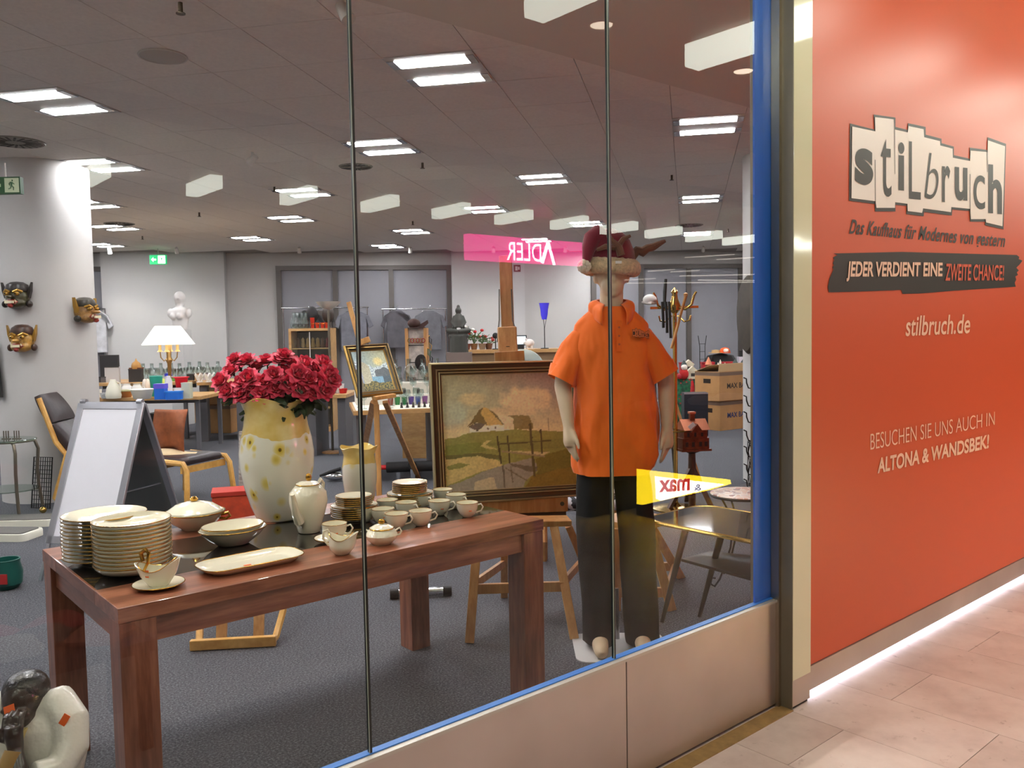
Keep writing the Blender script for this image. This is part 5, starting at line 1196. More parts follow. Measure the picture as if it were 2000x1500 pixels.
# dumb bell bar, roller, flat iron
ba, bb_ = W(762, 1170), W(882, 1163); bar_ = thing('floor_stand_bar', 'chrome floor bar with black rubber end caps under the table', 'bar', (ba+bb_)/2, 0); v_ = (bb_-ba)
MB().cyl(-v_*.36+Vector((0, 0, .03)), v_*.36+Vector((0, 0, .03)), .024).build('chrome_bar', m_chrome, bar_)
for s in (-1, 1): MB().cyl(v_*s*.36+Vector((0, 0, .03)), v_*s*.5+Vector((0, 0, .03)), .03).build('end_cap', m_iron, bar_)
m_rub = M('black_foam', (34, 33, 34), .8)
rp = W(800, 938); ro = thing('exercise_roller', 'black padded exercise roller with red tip and knob', 'roller', rp, RZ)
k_ = (rp-CAM).dot(CFW)/F
MB().cyl((-20*k_*2.2, 0, .14), (32*k_*1.6, 0, .15), .055, n=18).build('foam_pad', m_rub, ro); MB().cyl((-62*k_, 0, .14), (-44*k_, 0, .14), .025).build('red_tip', M('red_plastic', (214, 32, 40), .4), ro)
MB().cyl((8*k_, -.06, .17), (8*k_, -.09, .17), .045, n=16).build('knob', m_rub, ro); MB().bar((8*k_, -.05, 0), (8*k_, -.05, .15), .05, .03).build('bracket', m_chrome, ro, 0); MB().bar((-.12, .03, .0), (-.12, .03, .13), .04, .03).build('bracket', m_chrome, ro, 0)
ip = W(655, 940); ir = thing('floor_pump', 'silver and black hand pump lying on the carpet beside the small vase', 'pump', ip, RZ)
MB().loft([[(-.12+.24*u, .05*math.cos(a)*math.sin(math.pi*(.1+.8*u)), .05+.045*math.sin(a)*math.sin(math.pi*(.1+.8*u))) for a in (2*math.pi*k/12 for k in range(12))] for u in (0, .2, .4, .6, .8, 1)]).build('metal_shell', m_chrome, ir, 60); MB().tube([(-.16, 0, .06), (-.05, 0, .1), (.06, 0, .13)], [.012, .018, .02], 8).build('black_grip', m_rub, ir)
# boards and magazines behind the vase
rg_ = W(486, 1085); rr0 = thing('rolled_rug', 'grey striped rolled rug standing behind the tall vase', 'rug', rg_, RZ); MB().cyl((0, 0, 0), (.02, .05, .86), .07, n=20).build('rug_roll', M('grey_stripe_rug', (150, 140, 132), .9, var=.35, vs=5, stretch=(.4, .4, 9)), rr0); MB().cyl((.02, .05, .855), (.02, .05, .865), .045, n=16).build('rug_core', m_dark, rr0)
rc_ = W(462, 1112); rcu = thing('red_storage_box', 'orange red storage box standing behind the tall vase', 'box', (rc_.x, rc_.y, 0), RZ+.3); MB().bx(-.13, .13, -.1, .1, 0, .5).build('box_body', M('orange_red_card', (206, 74, 44), .7, var=.12, vs=12), rcu, 0, bevel=.006); MB().bx(-.135, .135, -.105, .105, .5, .53).build('box_lid', M('red_lid', (190, 52, 36), .7), rcu, 0, bevel=.004)
# ================================================================== STATUE IN FRONT
sd_ = 2.02; sp0 = Wf(58, 1400, sd_); q_ = sd_/F
stt = thing('waiter_statue', 'painted statue of a pensive seated boy in white jacket, cut by the lower picture edge', 'statue', (sp0.x, sp0.y, 0), RZ)
def sx(px): return (px-58)*q_
def sz(py): return Wf(58, py, sd_).z
m_dsk = M('dark_brown_paint', (44, 30, 24), .3, coat=.4); m_hair = M('black_curl_paint', (22, 18, 17), .3, bump=.35, bs=70, coat=.2); m_jac = M('white_jacket_paint', (226, 222, 214), .32, coat=.3, bump=.5, bs=22); m_tan = M('ochre_sleeve_paint', (150, 116, 58), .4); m_gry = M('grey_blue_shirt', (120, 128, 140), .4)
b = MB(); hz_ = sz(1362)
b.ell((sx(51), 0, hz_), (.048, .056, .058), 20, 14); b.ell((sx(54), -.03, sz(1385)), (.036, .036, .034), 14, 10); b.ell((sx(56), -.062, sz(1378)), (.01, .012, .014), 8, 6); b.ell((sx(57), -.056, sz(1392)), (.018, .012, .006), 10, 6); b.ell((sx(57), -.054, sz(1397)), (.016, .012, .006), 10, 6)
for s in (-1, 1): b.ell((sx(52)+s*.02, -.05, sz(1370)), (.012, .008, .007), 8, 6); b.ell((sx(51)+s*.049, .008, sz(1372)), (.008, .014, .02), 8, 6)
b.tube([(sx(60), .01, sz(1440)), (sx(55), 0, sz(1395))], [.032, .026], 12)
# hands: right one closed under the chin, left one resting
def hand(b, w, d, side, s=.62):
    w = Vector(w); d = Vector(d).normalized(); side = Vector(side).normalized()
    b.tube([w-d*.01, w+d*.03*s*1.6, w+d*.08*s], [.017*s*1.6, .022*s*1.5, .018*s*1.5], 10)
    for off, ln in ((-.024, .06), (-.008, .07), (.008, .066), (.024, .052)):
        st_ = w+d*.075*s+side*off*s*1.3; cu2 = d.cross(side)*-.02*s
        b.tube([w+d*.05*s+side*off*s, st_, st_+d*ln*.5*s+cu2*.5, st_+d*ln*.8*s+cu2*1.8], [.008*s*1.4, .0085*s*1.3, .008*s*1.3, .005*s*1.3], 7)
    b.tube([w+d*.02*s, w+d*.03*s+side*.045*s, w+d*.07*s+side*.06*s], [.012*s*1.3, .011*s*1.3, .007*s*1.3], 7)
hand(b, (sx(72), -.09, sz(1425)), (-.15, .1, 1), (-1, 0, 0)); hand(b, (sx(62), -.13, sz(1462)), (-.9, -.1, -.25), (0, .2, 1))
b.tube([(sx(90), -.115, sz(1462)), (sx(72), -.09, sz(1425))], [.02, .015], 8); b.tube([(sx(105), -.12, sz(1468)), (sx(62), -.13, sz(1462))], [.02, .014], 8)
put(fuse(b, .0032, 'body', m_dsk, 3), 'body', stt)
b = MB(); b.lathe([(.046, -.014), (.0515, .004), (.051, .02), (.045, .036), (.034, .048), (.02, .055), (.004, .0575)], 28, (sx(50), .008, hz_+.004), 1.0, 1.08); b.build('curled_hair', m_hair, stt)
b = MB()
b.lathe([(.1, sz(1530)), (.112, sz(1490)), (.115, sz(1450)), (.11, sz(1415)), (.085, sz(1392)), (.04, sz(1382))], 24, (sx(62), .02, 0), 1.0, .72)
b.tube([(sx(60), .02, sz(1405)), (sx(110), .02, sz(1385)), (sx(135), 0, sz(1410)), (sx(150), -.03, sz(1450)), (sx(140), -.07, sz(1478)), (sx(112), -.11, sz(1470))], [.05, .048, .045, .04, .036, .03], 14)
b.tube([(sx(50), .02, sz(1405)), (sx(5), .02, sz(1385)), (sx(-20), 0, sz(1410)), (sx(-30), -.03, sz(1455)), (sx(0), -.09, sz(1482)), (sx(40), -.12, sz(1472))], [.05, .048, .045, .04, .036, .028], 14)
put(fuse(b, .0045, 'jacket', m_jac, 14), 'jacket', stt)
MB().tube([(sx(52), -.128, sz(1472)), (sx(70), -.115, sz(1450)), (sx(73), -.1, sz(1428))], [.026, .022, .019], 12).build('ochre_cuff', m_tan, stt); MB().tube([(sx(10), -.1, sz(1484)), (sx(38), -.13, sz(1476)), (sx(52), -.132, sz(1470))], [.03, .027, .022], 12).build('ochre_cuff', m_tan, stt)
MB().prism([(sx(44), sz(1402)), (sx(78), sz(1402)), (sx(66), sz(1448)), (sx(58), sz(1448))], -.082, -.05, 'xz').build('shirt_front', M('cream_shirt_paint', (206, 186, 120), .5), stt, 0); MB().prism([(sx(56), sz(1406)), (sx(66), sz(1406)), (sx(64), sz(1450)), (sx(60), sz(1456)), (sx(56), sz(1450))], -.088, -.07, 'xz').build('neck_tie', m_dsk, stt, 0)
zl = sz(1520)
b = MB()
for s in (-1, 1): b.tube([(s*.05, .03, zl), (s*.07, -.12, zl-.01), (s*.075, -.2, zl-.03), (s*.075, -.2, zl-.16), (s*.07, -.19, .36)], [.055, .05, .045, .038, .032], 12)
put(fuse(b, .006, 'trouser_legs', M('black_trouser_paint', (30, 28, 30), .35), 3), 'trouser_legs', stt)
for s in (-1, 1): MB().ell((s*.07, -.22, .36), (.03, .055, .022), 12, 8).build('shoe', m_iron, stt)
MB().bx(-.12, .12, -.29, .12, 0, .34).build('pedestal', M('pedestal_brown', (92, 66, 44), .5), stt, 0, bevel=.01); MB().bx(-.09, .09, -.08, .12, .34, zl-.04).build('seat_block', MATS['pedestal_brown'], stt, 0, bevel=.01)
o = MB().bx(-.013, .013, -.0008, .0008, -.008, .008).build('price_sticker', m_stick, stt, 0); o.location = (sx(50), -.062, sz(1361)); o.rotation_euler = (-.35, -.35, 0)
o = MB().bx(-.013, .013, -.0008, .0008, -.008, .008).build('price_sticker', m_stick, stt, 0); o.location = (sx(144), -.041, sz(1392)); o.rotation_euler = (-.3, -1.0, .3)
# ================================================================== CARVED MASKS ON THE COLUMN
def mask(px, py, off, lab, face, crown, lip, wpx, hpx):
    dirv = (fx*math.sin(off) - fy*math.cos(off)); p = colL + dirv*(CR_+.05); dep = (Vector((p.x, p.y, 1.5))-CAM).dot(CFW)
    z = Wf(px, py, dep).z
    t = thing('carved_mask', lab, 'mask', (p.x, p.y, z), math.atan2(dirv.x, -dirv.y), 'carved masks on the column')
    w = wpx*dep/F/2; h = hpx*dep/F/2
    mf_, mc_, ml_, mg = M('mask_face_%s' % (face,), face, .35, var=.25, vs=30), M('mask_crown_%s' % (crown,), crown, .35, var=.3, vs=40), M('mask_lip', lip, .35), M('mask_gold', (170, 128, 50), .35, .5)
    b = MB(); b.ell((0, 0, -h*.1), (w*.8, .1, h*.8), 20, 12); b.ell((0, -.03, -h*.55), (w*.72, .09, h*.4), 16, 10); put(fuse(b, .008, 'face', mf_, 2), 'face', t)
    MB().lathe([(.95, 0), (1, .2*h), (.86, .5*h), (.5, .68*h), (.02, .72*h)], 20, (0, 0, h*.28), w*.82, .1).build('crown', mc_, t)
    for s in (-1, 1):
        MB().prism([(s*w*.72, h*.1), (s*w*1.05, h*.95), (s*w*1.0, h*.3), (s*w*.85, -h*.2)], -.02, .02, 'xz').build('ear', mg if face[0] > 90 else mc_, t, 0)
        MB().ell((s*w*.85, -.01, -h*.62), (w*.2, .04, h*.25), 10, 8).build('ear_scroll', mc_, t)
        e = MB().ell((s*w*.36, -.1, h*.1), (w*.17, .03, h*.14), 12, 8).build('eye', mg, t); MB().ell((s*w*.36, -.128, h*.1), (w*.06, .01, h*.05), 8, 6).build('pupil', m_iron, e)
        MB().tube([(s*w*.12, -.1, h*.22), (s*w*.4, -.1, h*.36), (s*w*.62, -.07, h*.24)], .012, 6).build('brow', mg, t)
        MB().cyl((s*w*.32, -.12, -h*.5), (s*w*.36, -.14, -h*.34), .012, .003, 8).build('tusk', M('mask_ivory', (226, 214, 180), .4), t)
    MB().ell((0, -.13, -h*.14), (w*.22, .05, h*.13), 12, 8).build('nose', mf_, t)
    MB().lathe([(.6, -.16*h), (1, 0), (.6, .16*h)], 20, (0, -.11, -h*.5), w*.46, .04).build('lips', ml_, t)
    MB().bx(-w*.3, w*.3, -.155, -.14, -h*.5-.012, -h*.5+.012).build('teeth', MATS['mask_ivory'], t, 0); MB().ell((0, -.13, -h*.75), (w*.16, .03, h*.16), 10, 6).build('tongue', ml_, t)
mask(67, 577, .05, 'dark green and gold carved demon mask, upper one facing the front', (62, 58, 36), (34, 26, 24), (150, 46, 36), 54, 54)
mask(73, 661, .1, 'golden carved demon mask with red lips below the dark green one', (166, 124, 56), (60, 36, 24), (168, 36, 44), 52, 56)
mask(148, 607, 1.25, 'carved mask seen in profile at the right edge of the column', (150, 110, 60), (46, 40, 30), (160, 50, 40), 50, 52)
mask(-4, 692, -.75, 'dark red carved mask cut by the left picture edge', (70, 34, 34), (28, 22, 24), (130, 40, 40), 54, 62)
bc = thing('black_cloth', 'black cloth hanging on the column below the leftmost mask', 'cloth', colL+(-fx*.62-fy*.78)*(CR_+.03)+Vector((0, 0, 1.0)), RZ-.7)
MB().prism([(-.05, 0), (.13, 0), (.09, .28), (-.05, .32)], -.012, .012, 'xz').build('cloth_panel', m_rub, bc, 0); MB().cyl((-.06, 0, .315), (.1, 0, .29), .01).build('hanging_rod', m_iron, bc)
# ================================================================== REAR OF THE SHOP
random.seed(11)
m_beech = wood('display_table_beech', (176, 132, 80), (206, 164, 108), .4, (2, 8, 8)); m_grey = M('grey_table_leg', (92, 90, 94), .5); m_glass = glassy('drinking_glass', (236, 242, 240), .1)
def col(name, c, r=.45, **k): return M(name, c, r, **k)
def table(lab, P0, P1, depth, z, legs=True, group='display tables in the rear', mat=None, panel=False):
    """P0, P1: front edge ends on the floor plan"""
    P0 = Vector((P0.x, P0.y, 0)); P1 = Vector((P1.x, P1.y, 0)); d = (P1-P0); w = d.length; a = math.atan2(d.y, d.x); n = Vector((-d.y, d.x, 0)).normalized()
    t = thing('sales_table', lab, 'table', P0+d/2+n*depth/2, a, group)
    MB().bx(-w/2, w/2, -depth/2, depth/2, z-.045, z).build('table_top', mat or m_beech, t, 0, bevel=.003)
    for sx_ in (-1, 1):
        if panel: MB().bx(sx_*(w/2-.08)-.05, sx_*(w/2-.08)+.05, -depth/2+.08, depth/2-.08, 0, z-.045).build('panel_leg', m_grey, t, 0)
        else:
            for sy_ in (-1, 1): MB().bx(sx_*(w/2-.07)-.025, sx_*(w/2-.07)+.025, sy_*(depth/2-.07)-.025, sy_*(depth/2-.07)+.025, 0, z-.045).build('leg', m_grey, t, 0)
    if not panel: MB().bx(-w/2+.1, w/2-.1, -.02, .02, z-.12, z-.045).build('centre_rail', m_grey, t, 0)
    return t
def item(name, lab, cat, loc, parts, rz=RZ, group=None):
    """parts: list of (part name, MB, material)"""
    t = thing(name, lab, cat, loc, rz, group)
    for nm, mb, mt in parts: mb.build(nm, mt, t, 50)
    return t
def bx_(w, d, h, z=0): return MB().bx(-w/2, w/2, -d/2, d/2, z, z+h)
def lt_(prof, **k): return MB().lathe(prof, k.pop('n', 18), **k)
def cupp(r, h, t=.12): return lt_([(r*.7, 0), (r*.75, .004), (r, h), (r*.94, h), (r*.7, h*t), (.001, h*t)])
def jar(r, h): return lt_([(r*.95, 0), (r, h*.1), (r, h*.8), (r*.75, h*.95), (r*.7, h), (.001, h)])
TA = .75
table('beech sales table with blue and white kitchenware behind the A-board', W(120, 779, TA), W(392, 774, TA), 1.0, TA)
tB0, tB1 = Wf(384, 747, 12.3), Wf(478, 745, 12.5); TB = tB0.z
table('higher beech sales table with lotus bowls left of the roses', tB0, tB1, 1.0, TB, panel=True)
tD0, tD1 = Wf(150, 735, 12.75), Wf(366, 733, 12.75); TD = .87
table('rear sales table crowded with glass and boxes under the lamp', tD0, tD1, 1.2, TD)
def on(px, py, z): p = W(px, py, z); p.z = z; return p
I = [ # px, py(base), name, label, cat, parts
 (170, 778-4, 'floral_box', 'pink floral patterned box at the left end of the sales table', 'box', lambda: [('box_body', bx_(.15, .1, .1), col('pink_floral', (222, 190, 196), .6, var=.2, vs=40)), ('box_lid', bx_(.155, .105, .02, .1), MATS['pink_floral'])]),
 (172, 768, 'purple_tin', 'purple lantern tin behind the pink floral box', 'tin', lambda: [('tin_body', bx_(.13, .1, .2), col('purple_tin', (92, 80, 150), .4, var=.2, vs=20)), ('tin_roof', MB().prism([(-.07, .2), (0, .26), (.07, .2)], -.05, .05, 'xz'), MATS['purple_tin'])]),
 (192, 776, 'white_mug_stack', 'white mug with printed band beside the floral box', 'mug', lambda: [('mug_body', cupp(.05, .11), col('white_ceramic', (232, 230, 226), .25)), ('mug_handle', MB().tube([(-.05, 0, .09), (-.085, 0, .08), (-.08, 0, .04), (-.045, 0, .025)], .008, 6), MATS['white_ceramic'])]),
 (207, 778, 'patterned_bowl', 'white bowl with grey print, lower of two', 'bowl', lambda: [('bowl_body', cupp(.075, .075), col('printed_ceramic', (224, 222, 220), .3, var=.15, vs=60)), ('bowl_foot', lt_([(.05, 0), (.052, .006), (.001, .006)]), MATS['white_ceramic'])]),
 (222, 778, 'white_pitcher', 'tall cream pitcher tapering upwards on the sales table', 'pitcher', lambda: [('pitcher_body', lt_([(.09, 0), (.1, .04), (.08, .14), (.04, .22), (.035, .25), (.028, .25), (.001, .2)]), col('cream_ceramic', (232, 226, 206), .3)), ('pitcher_handle', MB().tube([(.04, 0, .22), (.09, 0, .2), (.1, 0, .12), (.09, 0, .07)], .009, 6), MATS['cream_ceramic'])]),
 (246, 776, 'wooden_bowl', 'amber wooden bowl right of the cream pitcher', 'bowl', lambda: [('bowl_body', cupp(.09, .08), col('amber_wood', (176, 108, 48), .4)), ('bowl_rim', lt_([(.088, .08), (.1, .085), (.1, .1), (.086, .1)]), col('olive_rim', (196, 190, 140), .4))]),
 (278, 779, 'cream_mixing_bowl', 'wide cream mixing bowl at the front table edge', 'bowl', lambda: [('bowl_body', cupp(.14, .12), MATS['cream_ceramic']), ('bowl_rim', lt_([(.138, .118), (.148, .122), (.14, .13), (.13, .124)]), MATS['cream_ceramic'])]),
 (276, 762, 'open_dark_carton', 'dark brown open carton behind the cream mixing bowl', 'box', lambda: [('carton_body', bx_(.22, .16, .11), col('dark_carton', (74, 54, 44), .7)), ('carton_flap', MB().bx(-.13, -.02, -.12, -.08, .1, .106), MATS['dark_carton'])]),
 (306, 774, 'teal_tumbler', 'teal plastic tumbler left of the blue jars', 'tumbler', lambda: [('tumbler_body', cupp(.085, .27), col('teal_plastic', (34, 158, 138), .35)), ('tumbler_rim', lt_([(.084, .265), (.09, .27), (.084, .276), (.078, .27)]), MATS['teal_plastic'])]),
 (315, 780, 'square_blue_jar', 'square blue storage jar with violet lid', 'jar', lambda: [('jar_body', bx_(.13, .11, .14), col('blue_plastic', (28, 110, 214), .35)), ('jar_lid', bx_(.14, .12, .06, .14), col('violet_plastic', (104, 92, 214), .35))]),
 (340, 780, 'blue_food_box', 'low blue food container in front of the red bucket', 'container', lambda: [('box_body', MB().loft([[(x, y, z) for x, y in rrect(-.11, .11, -.06, .06, .05, 4)] for z in (0, .09)]), MATS['blue_plastic']), ('box_lid', MB().loft([[(x, y, z) for x, y in rrect(-.115, .115, -.064, .064, .05, 4)] for z in (.09, .108)]), col('light_blue_plastic', (44, 136, 230), .35))]),
 (330, 768, 'white_bottle', 'translucent white bottle behind the blue storage jar', 'bottle', lambda: [('bottle_body', jar(.05, .22), col('milky_plastic', (206, 208, 224), .3)), ('bottle_cap', lt_([(.03, .22), (.03, .245), (.001, .248)]), MATS['milky_plastic'])]),
 (330, 758, 'blue_lidded_jar', 'clear jar with deep blue screw lid', 'jar', lambda: [('jar_body', jar(.055, .2), MATS['milky_plastic']), ('screw_lid', lt_([(.06, .19), (.06, .235), (.001, .238)]), col('deep_blue', (48, 60, 196), .35))]),
 (355, 763, 'red_bucket', 'bright red plastic bucket with flared rim', 'bucket', lambda: [('bucket_body', cupp(.095, .2), col('bright_red', (226, 26, 52), .35)), ('bucket_rim', lt_([(.095, .19), (.115, .195), (.115, .205), (.092, .205)]), MATS['bright_red'])]),
 (350, 772, 'tissue_box', 'small white box between the blue container and the cream canister', 'box', lambda: [('box_body', bx_(.1, .08, .1), col('white_card', (216, 214, 222), .6)), ('box_slot', bx_(.05, .03, .004, .1), col('grey_slot', (150, 150, 158), .6))]),
 (366, 778, 'cream_canister', 'cream square canister at the right table corner', 'canister', lambda: [('canister_body', bx_(.11, .1, .19), col('cream_plastic', (206, 204, 180), .5)), ('canister_lid', bx_(.115, .105, .015, .19), MATS['cream_plastic'])]),
]
for px, py, nm, lab, cat, f in I: item(nm, lab, cat, on(px, py, TA), f())
# lamp with wide white shade
lpb = W(333, 766, TA); lD = (Vector((lpb.x, lpb.y, 1.3))-CAM).dot(CFW)
la = thing('table_lamp', 'brass candelabra table lamp with wide white shade', 'lamp', (lpb.x, lpb.y, TA), RZ)
def zl_(py): return Wf(328, py, lD).z-TA
rs, rb_ = 49*lD/F, 25*lD/F
MB().lathe([(rs, zl_(673)), (rb_*.95, zl_(637)), (rb_*.93, zl_(637)), (rs*.985, zl_(673))], 40).build('lamp_shade', M('white_lamp_shade', (255, 252, 246), .8, emit=1.1), la)
MB().lathe([(.1, 0), (.1, .015), (.03, .04), (.02, .1), (.028, zl_(710)), (.05, zl_(703)), (.03, zl_(696)), (.026, zl_(650))], 16).build('lamp_column', M('antique_brass', (150, 118, 72), .35, .8), la)
for k in range(4):
    a = R_(10+90*k); MB().tube([(r*math.cos(a), r*math.sin(a), zl_(py)) for r, py in ((.02, 700), (.07, 705), (.11, 698), (.12, 686))], .009, 6).build('candle_arm', MATS['antique_brass'], la)
    MB().lathe([(.045, zl_(687)), (.03, zl_(685)), (.022, zl_(683)), (.022, zl_(672)), (.001, zl_(671))], 10, (.12*math.cos(a), .12*math.sin(a), 0)).build('candle_sleeve', MATS['antique_brass'], la)
# second table row
for k, (px, lab) in enumerate(((390, 'left one of two white lotus shaped bowls'), (408, 'right one of two white lotus shaped bowls'))):
    p = Wf(px, 744, 12.35); p.z = TB
    t = thing('lotus_bowl', lab, 'bowl', p, RZ, 'lotus bowls')
    for j in range(7):
        a = 2*math.pi*j/7; b = MB().grid(lambda u, v: ((.03+.06*v)*math.cos(a+(u-.5)*.9*math.sin(math.pi*min(1, v*.9+.1))), (.03+.06*v)*math.sin(a+(u-.5)*.9*math.sin(math.pi*min(1, v*.9+.1))), .01+.13*v), 3, 4); b.build('petal', MATS['white_ceramic'], t, 60)
    MB().lathe([(.05, 0), (.05, .012), (.001, .012)], 14).build('bowl_foot', MATS['white_ceramic'], t)
spec = [(215, 727, .28, .05, .42, (38, 36, 38), 'black_board', 'tall black board at the left of the rear table', 'board'), (220, 733, .22, .05, .24, (196, 192, 190), 'white_picture', 'white rectangular panel in front of the black board', 'panel'), (266, 735, .2, .08, .2, (44, 40, 38), 'black_album', 'black album standing behind the glass jugs', 'album'), (302, 724, .12, .06, .06, (84, 70, 62), 'brown_chest', 'small brown chest behind the glassware', 'box'), (345, 723, .16, .1, .06, (98, 160, 60), 'green_tray', 'green tray right of the lamp column', 'tray'), (372, 722, .1, .06, .1, (30, 28, 30), 'black_print', 'small framed black print behind the red bucket', 'picture'), (388, 724, .1, .08, .11, (186, 138, 92), 'tan_box', 'tan cardboard box behind the lotus bowls', 'box'), (402, 724, .09, .08, .11, (176, 168, 176), 'grey_box', 'grey patterned box beside the tan box', 'box'), (190, 735, .1, .05, .09, (70, 66, 70), 'framed_photo', 'small dark photo frame left of the black board', 'photo frame'), (203, 735, .08, .05, .09, (88, 84, 86), 'framed_photo', 'small grey photo frame right of the dark one', 'photo frame')]
for px, py, w, d, h, c, nm, lab, cat in spec:
    p = Wf(px, py, 13.0); p.z = TD if px < 372 else TB
    item(nm, lab, cat, p, [('body', bx_(w, d, h), col('c_%d_%d_%d' % c, c, .6)), ('edge_trim', MB().bx(-w/2-.004, w/2+.004, -d/2-.004, -d/2, h-.012, h), col('trim_dark', (60, 54, 50), .6))])
def wineglass(s=1.0): return lt_([(.032*s, 0), (.03*s, .004), (.005*s, .01), (.005*s, .07*s), (.035*s, .1*s), (.038*s, .14*s), (.032*s, .17*s), (.031*s, .17*s), (.036*s, .14*s), (.001, .09*s)], n=14)
def carafe(s=1.0): return lt_([(.05*s, 0), (.06*s, .04*s), (.05*s, .12*s), (.022*s, .17*s), (.024*s, .22*s), (.02*s, .22*s), (.02*s, .17*s), (.045*s, .1*s), (.001, .01)], n=16)
gm = [wineglass(1.1).mesh('glass_body', m_glass, 60), carafe(1.2).mesh('glass_body', m_glass, 60)]
def glass(loc, k, lab, group):
    o = bpy.data.objects.new('clear_glass' if k == 0 else 'glass_carafe', gm[k]); COL.objects.link(o); o.location = loc; tag(o, lab, 'glass' if k == 0 else 'carafe', group)
for k in range(26):
    px = 280+k*6+random.uniform(-2, 2); p = Wf(px, 722, 13.2+random.uniform(0, .7)); p.z = TD if px < 370 else TB; glass(p, k % 3 == 0 and 1 or 0, 'clear glass vessel on the rear table beside the lamp' if k % 3 else 'clear glass carafe on the rear table beside the lamp', 'glassware on the rear table')
for k, (px, py, c, nm, lab) in enumerate(((247, 741, (226, 224, 220), 'white_teapot', 'white teapot with round belly in front of the black album'), (267, 741, (214, 212, 204), 'glass_jug', 'pale jug right of the white teapot'), (232, 738, (200, 196, 186), 'pale_jug', 'pale jug with dark zigzag left of the white teapot'))):
    p = Wf(px, py, 11.7); p.z = TA
    item(nm, lab, 'jug', p, [('body', lt_([(.05, 0), (.08, .05), (.07, .11), (.045, .14), (.05, .16), (.04, .16), (.001, .02)]), col('jug_%d' % k, c, .25)), ('handle', MB().tube([(.06, 0, .12), (.1, 0, .11), (.1, 0, .06), (.07, 0, .04)], .008, 6), MATS['jug_%d' % k])])
p = Wf(266, 712, 13.0); p.z = TD
item('gilt_clock', 'ornate brown clock with domed gilt top behind the black album', 'clock', p, [('case', bx_(.16, .1, .2), col('brown_case', (110, 62, 36), .4)), ('dome', lt_([(.07, .2), (.075, .24), (.06, .29), (.02, .32), (.004, .36)]), col('gilt_dome', (176, 126, 60), .35)), ('cornice', bx_(.18, .12, .02, .2), MATS['brown_case'])])
for k, (px, py, c) in enumerate(((300, 738, (212, 168, 150)), (288, 740, (232, 214, 196)), (318, 735, (196, 214, 90)), (282, 735, (206, 196, 186)))):
    p = Wf(px, py, 12.0); p.z = TA
    item('ornament', ['pink porcelain figurine behind the dark carton', 'cream porcelain figurine behind the mixing bowl', 'lime green flower ornament behind the teal tumbler', 'pale stone ornament left of the lamp column'][k], 'ornament', p, [('figure', lt_([(.03, 0), (.05, .02), (.035, .08), (.045, .12), (.03, .16), (.02, .2), (.001, .21)]), col('orn_%d' % k, c, .4)), ('socle', bx_(.08, .08, .015), MATS['white_ceramic'])])
# boxes on the floor under the tables
carton('floor_carton', 'front cardboard box under the higher sales table left of the vase', W(421, 846)+fy*.2, .56, .4, .45, RZ-.1, False)
carton('floor_carton', 'upper open cardboard box on the front box under the higher table', W(421, 846)+fy*.2+Vector((0, 0, .46)), .5, .36, .28, RZ+.1, True)
carton('floor_carton', 'narrow cardboard box standing behind the front one', W(380, 826)+fy*.2, .32, .3, .5, RZ, False, hole=False)
carton('floor_carton', 'small cardboard box at the right under the higher table', W(458, 812)+fy*.2, .24, .2, .22, RZ, False, hole=False)
item('black_crate', 'black crate in the dark under the front sales table', 'crate', W(325, 838), [('crate_body', bx_(.5, .3, .25), col('black_plastic', (30, 30, 33), .6)), ('crate_rim', bx_(.53, .33, .03, .25), MATS['black_plastic'])])
# exit signs, vents, sprinklers
m_exit = M('exit_green', (0, 150, 84), .5, emit=1.6); m_exw = M('exit_white', (236, 255, 240), .5, emit=2.2)
def exitsign(loc, rz, w, h, lab, glow):
    t = thing('exit_sign', lab, 'sign', loc, rz)
    g = m_exit if glow else M('exit_green_dull', (40, 84, 46), .5); wv = m_exw if glow else M('exit_pale', (196, 206, 170), .5)
    MB().bx(-w/2, w/2, 0, .05, -h/2, h/2).build('sign_box', g, t, 0)
    MB().bx(0.02*w, w*.46, -.003, 0, -h*.42, h*.42).build('pictogram_panel', wv, t, 0)
    b = MB()
    def q(lst): b.prism([(w*.24+x*h*.4, y*h*.4) for x, y in lst], -.006, -.003, 'xz')
    q([(.05, .55), (.2, .55), (.2, .8), (.05, .8)]); q([(-.15, .5), (.15, .45), (.1, -.1), (-.12, -.05)]); q([(.1, -.1), (.35, -.3), (.3, -.75), (.2, -.75), (.22, -.38), (-.02, -.15)]); q([(-.12, -.05), (.02, -.1), (-.15, -.5), (-.5, -.6), (-.5, -.5), (-.22, -.42)]); q([(.12, .45), (.45, .15), (.38, .08), (.1, .3)]); q([(-.15, .5), (-.4, .25), (-.35, -.02), (-.28, 0), (-.3, .22), (-.1, .38)])
    o = b.build('running_figure', g, t, 0); o['kind'] = 'stuff'
    MB().prism([(-w*.4, 0), (-w*.26, h*.25), (-w*.26, h*.09), (-w*.1, h*.09), (-w*.1, -h*.09), (-w*.26, -h*.09), (-w*.26, -h*.25)], -.004, -.001, 'xz').build('arrow', wv, t, 0)
    MB().cyl((0, .025, h/2), (0, .025, h/2+.12), .008).build('hanger', m_white_metal, t); return t
p = Wf(308, 507, 15.5); exitsign(p, RZ, .3, .17, 'green lit emergency exit sign hanging before the rear wall', True)
p = Wf(8, 362, 7.05); exitsign(p, RZ, .27, .14, 'unlit green exit sign on the left round column', False)
item('fire_sign', 'small dark red fire safety sign on the white wall pier', 'sign', Wpl(1010, 524, BO+BN*.24, BN), [('plate', MB().bx(-.07, .07, -.005, .005, -.07, .07), col('fire_red', (110, 24, 26), .5)), ('symbol', MB().bx(-.04, .01, -.008, -.005, -.045, .04), col('fire_white', (220, 200, 196), .5)), ('flame', MB().bx(.02, .05, -.008, -.005, -.03, .03), MATS['fire_white'])], rz=ang)
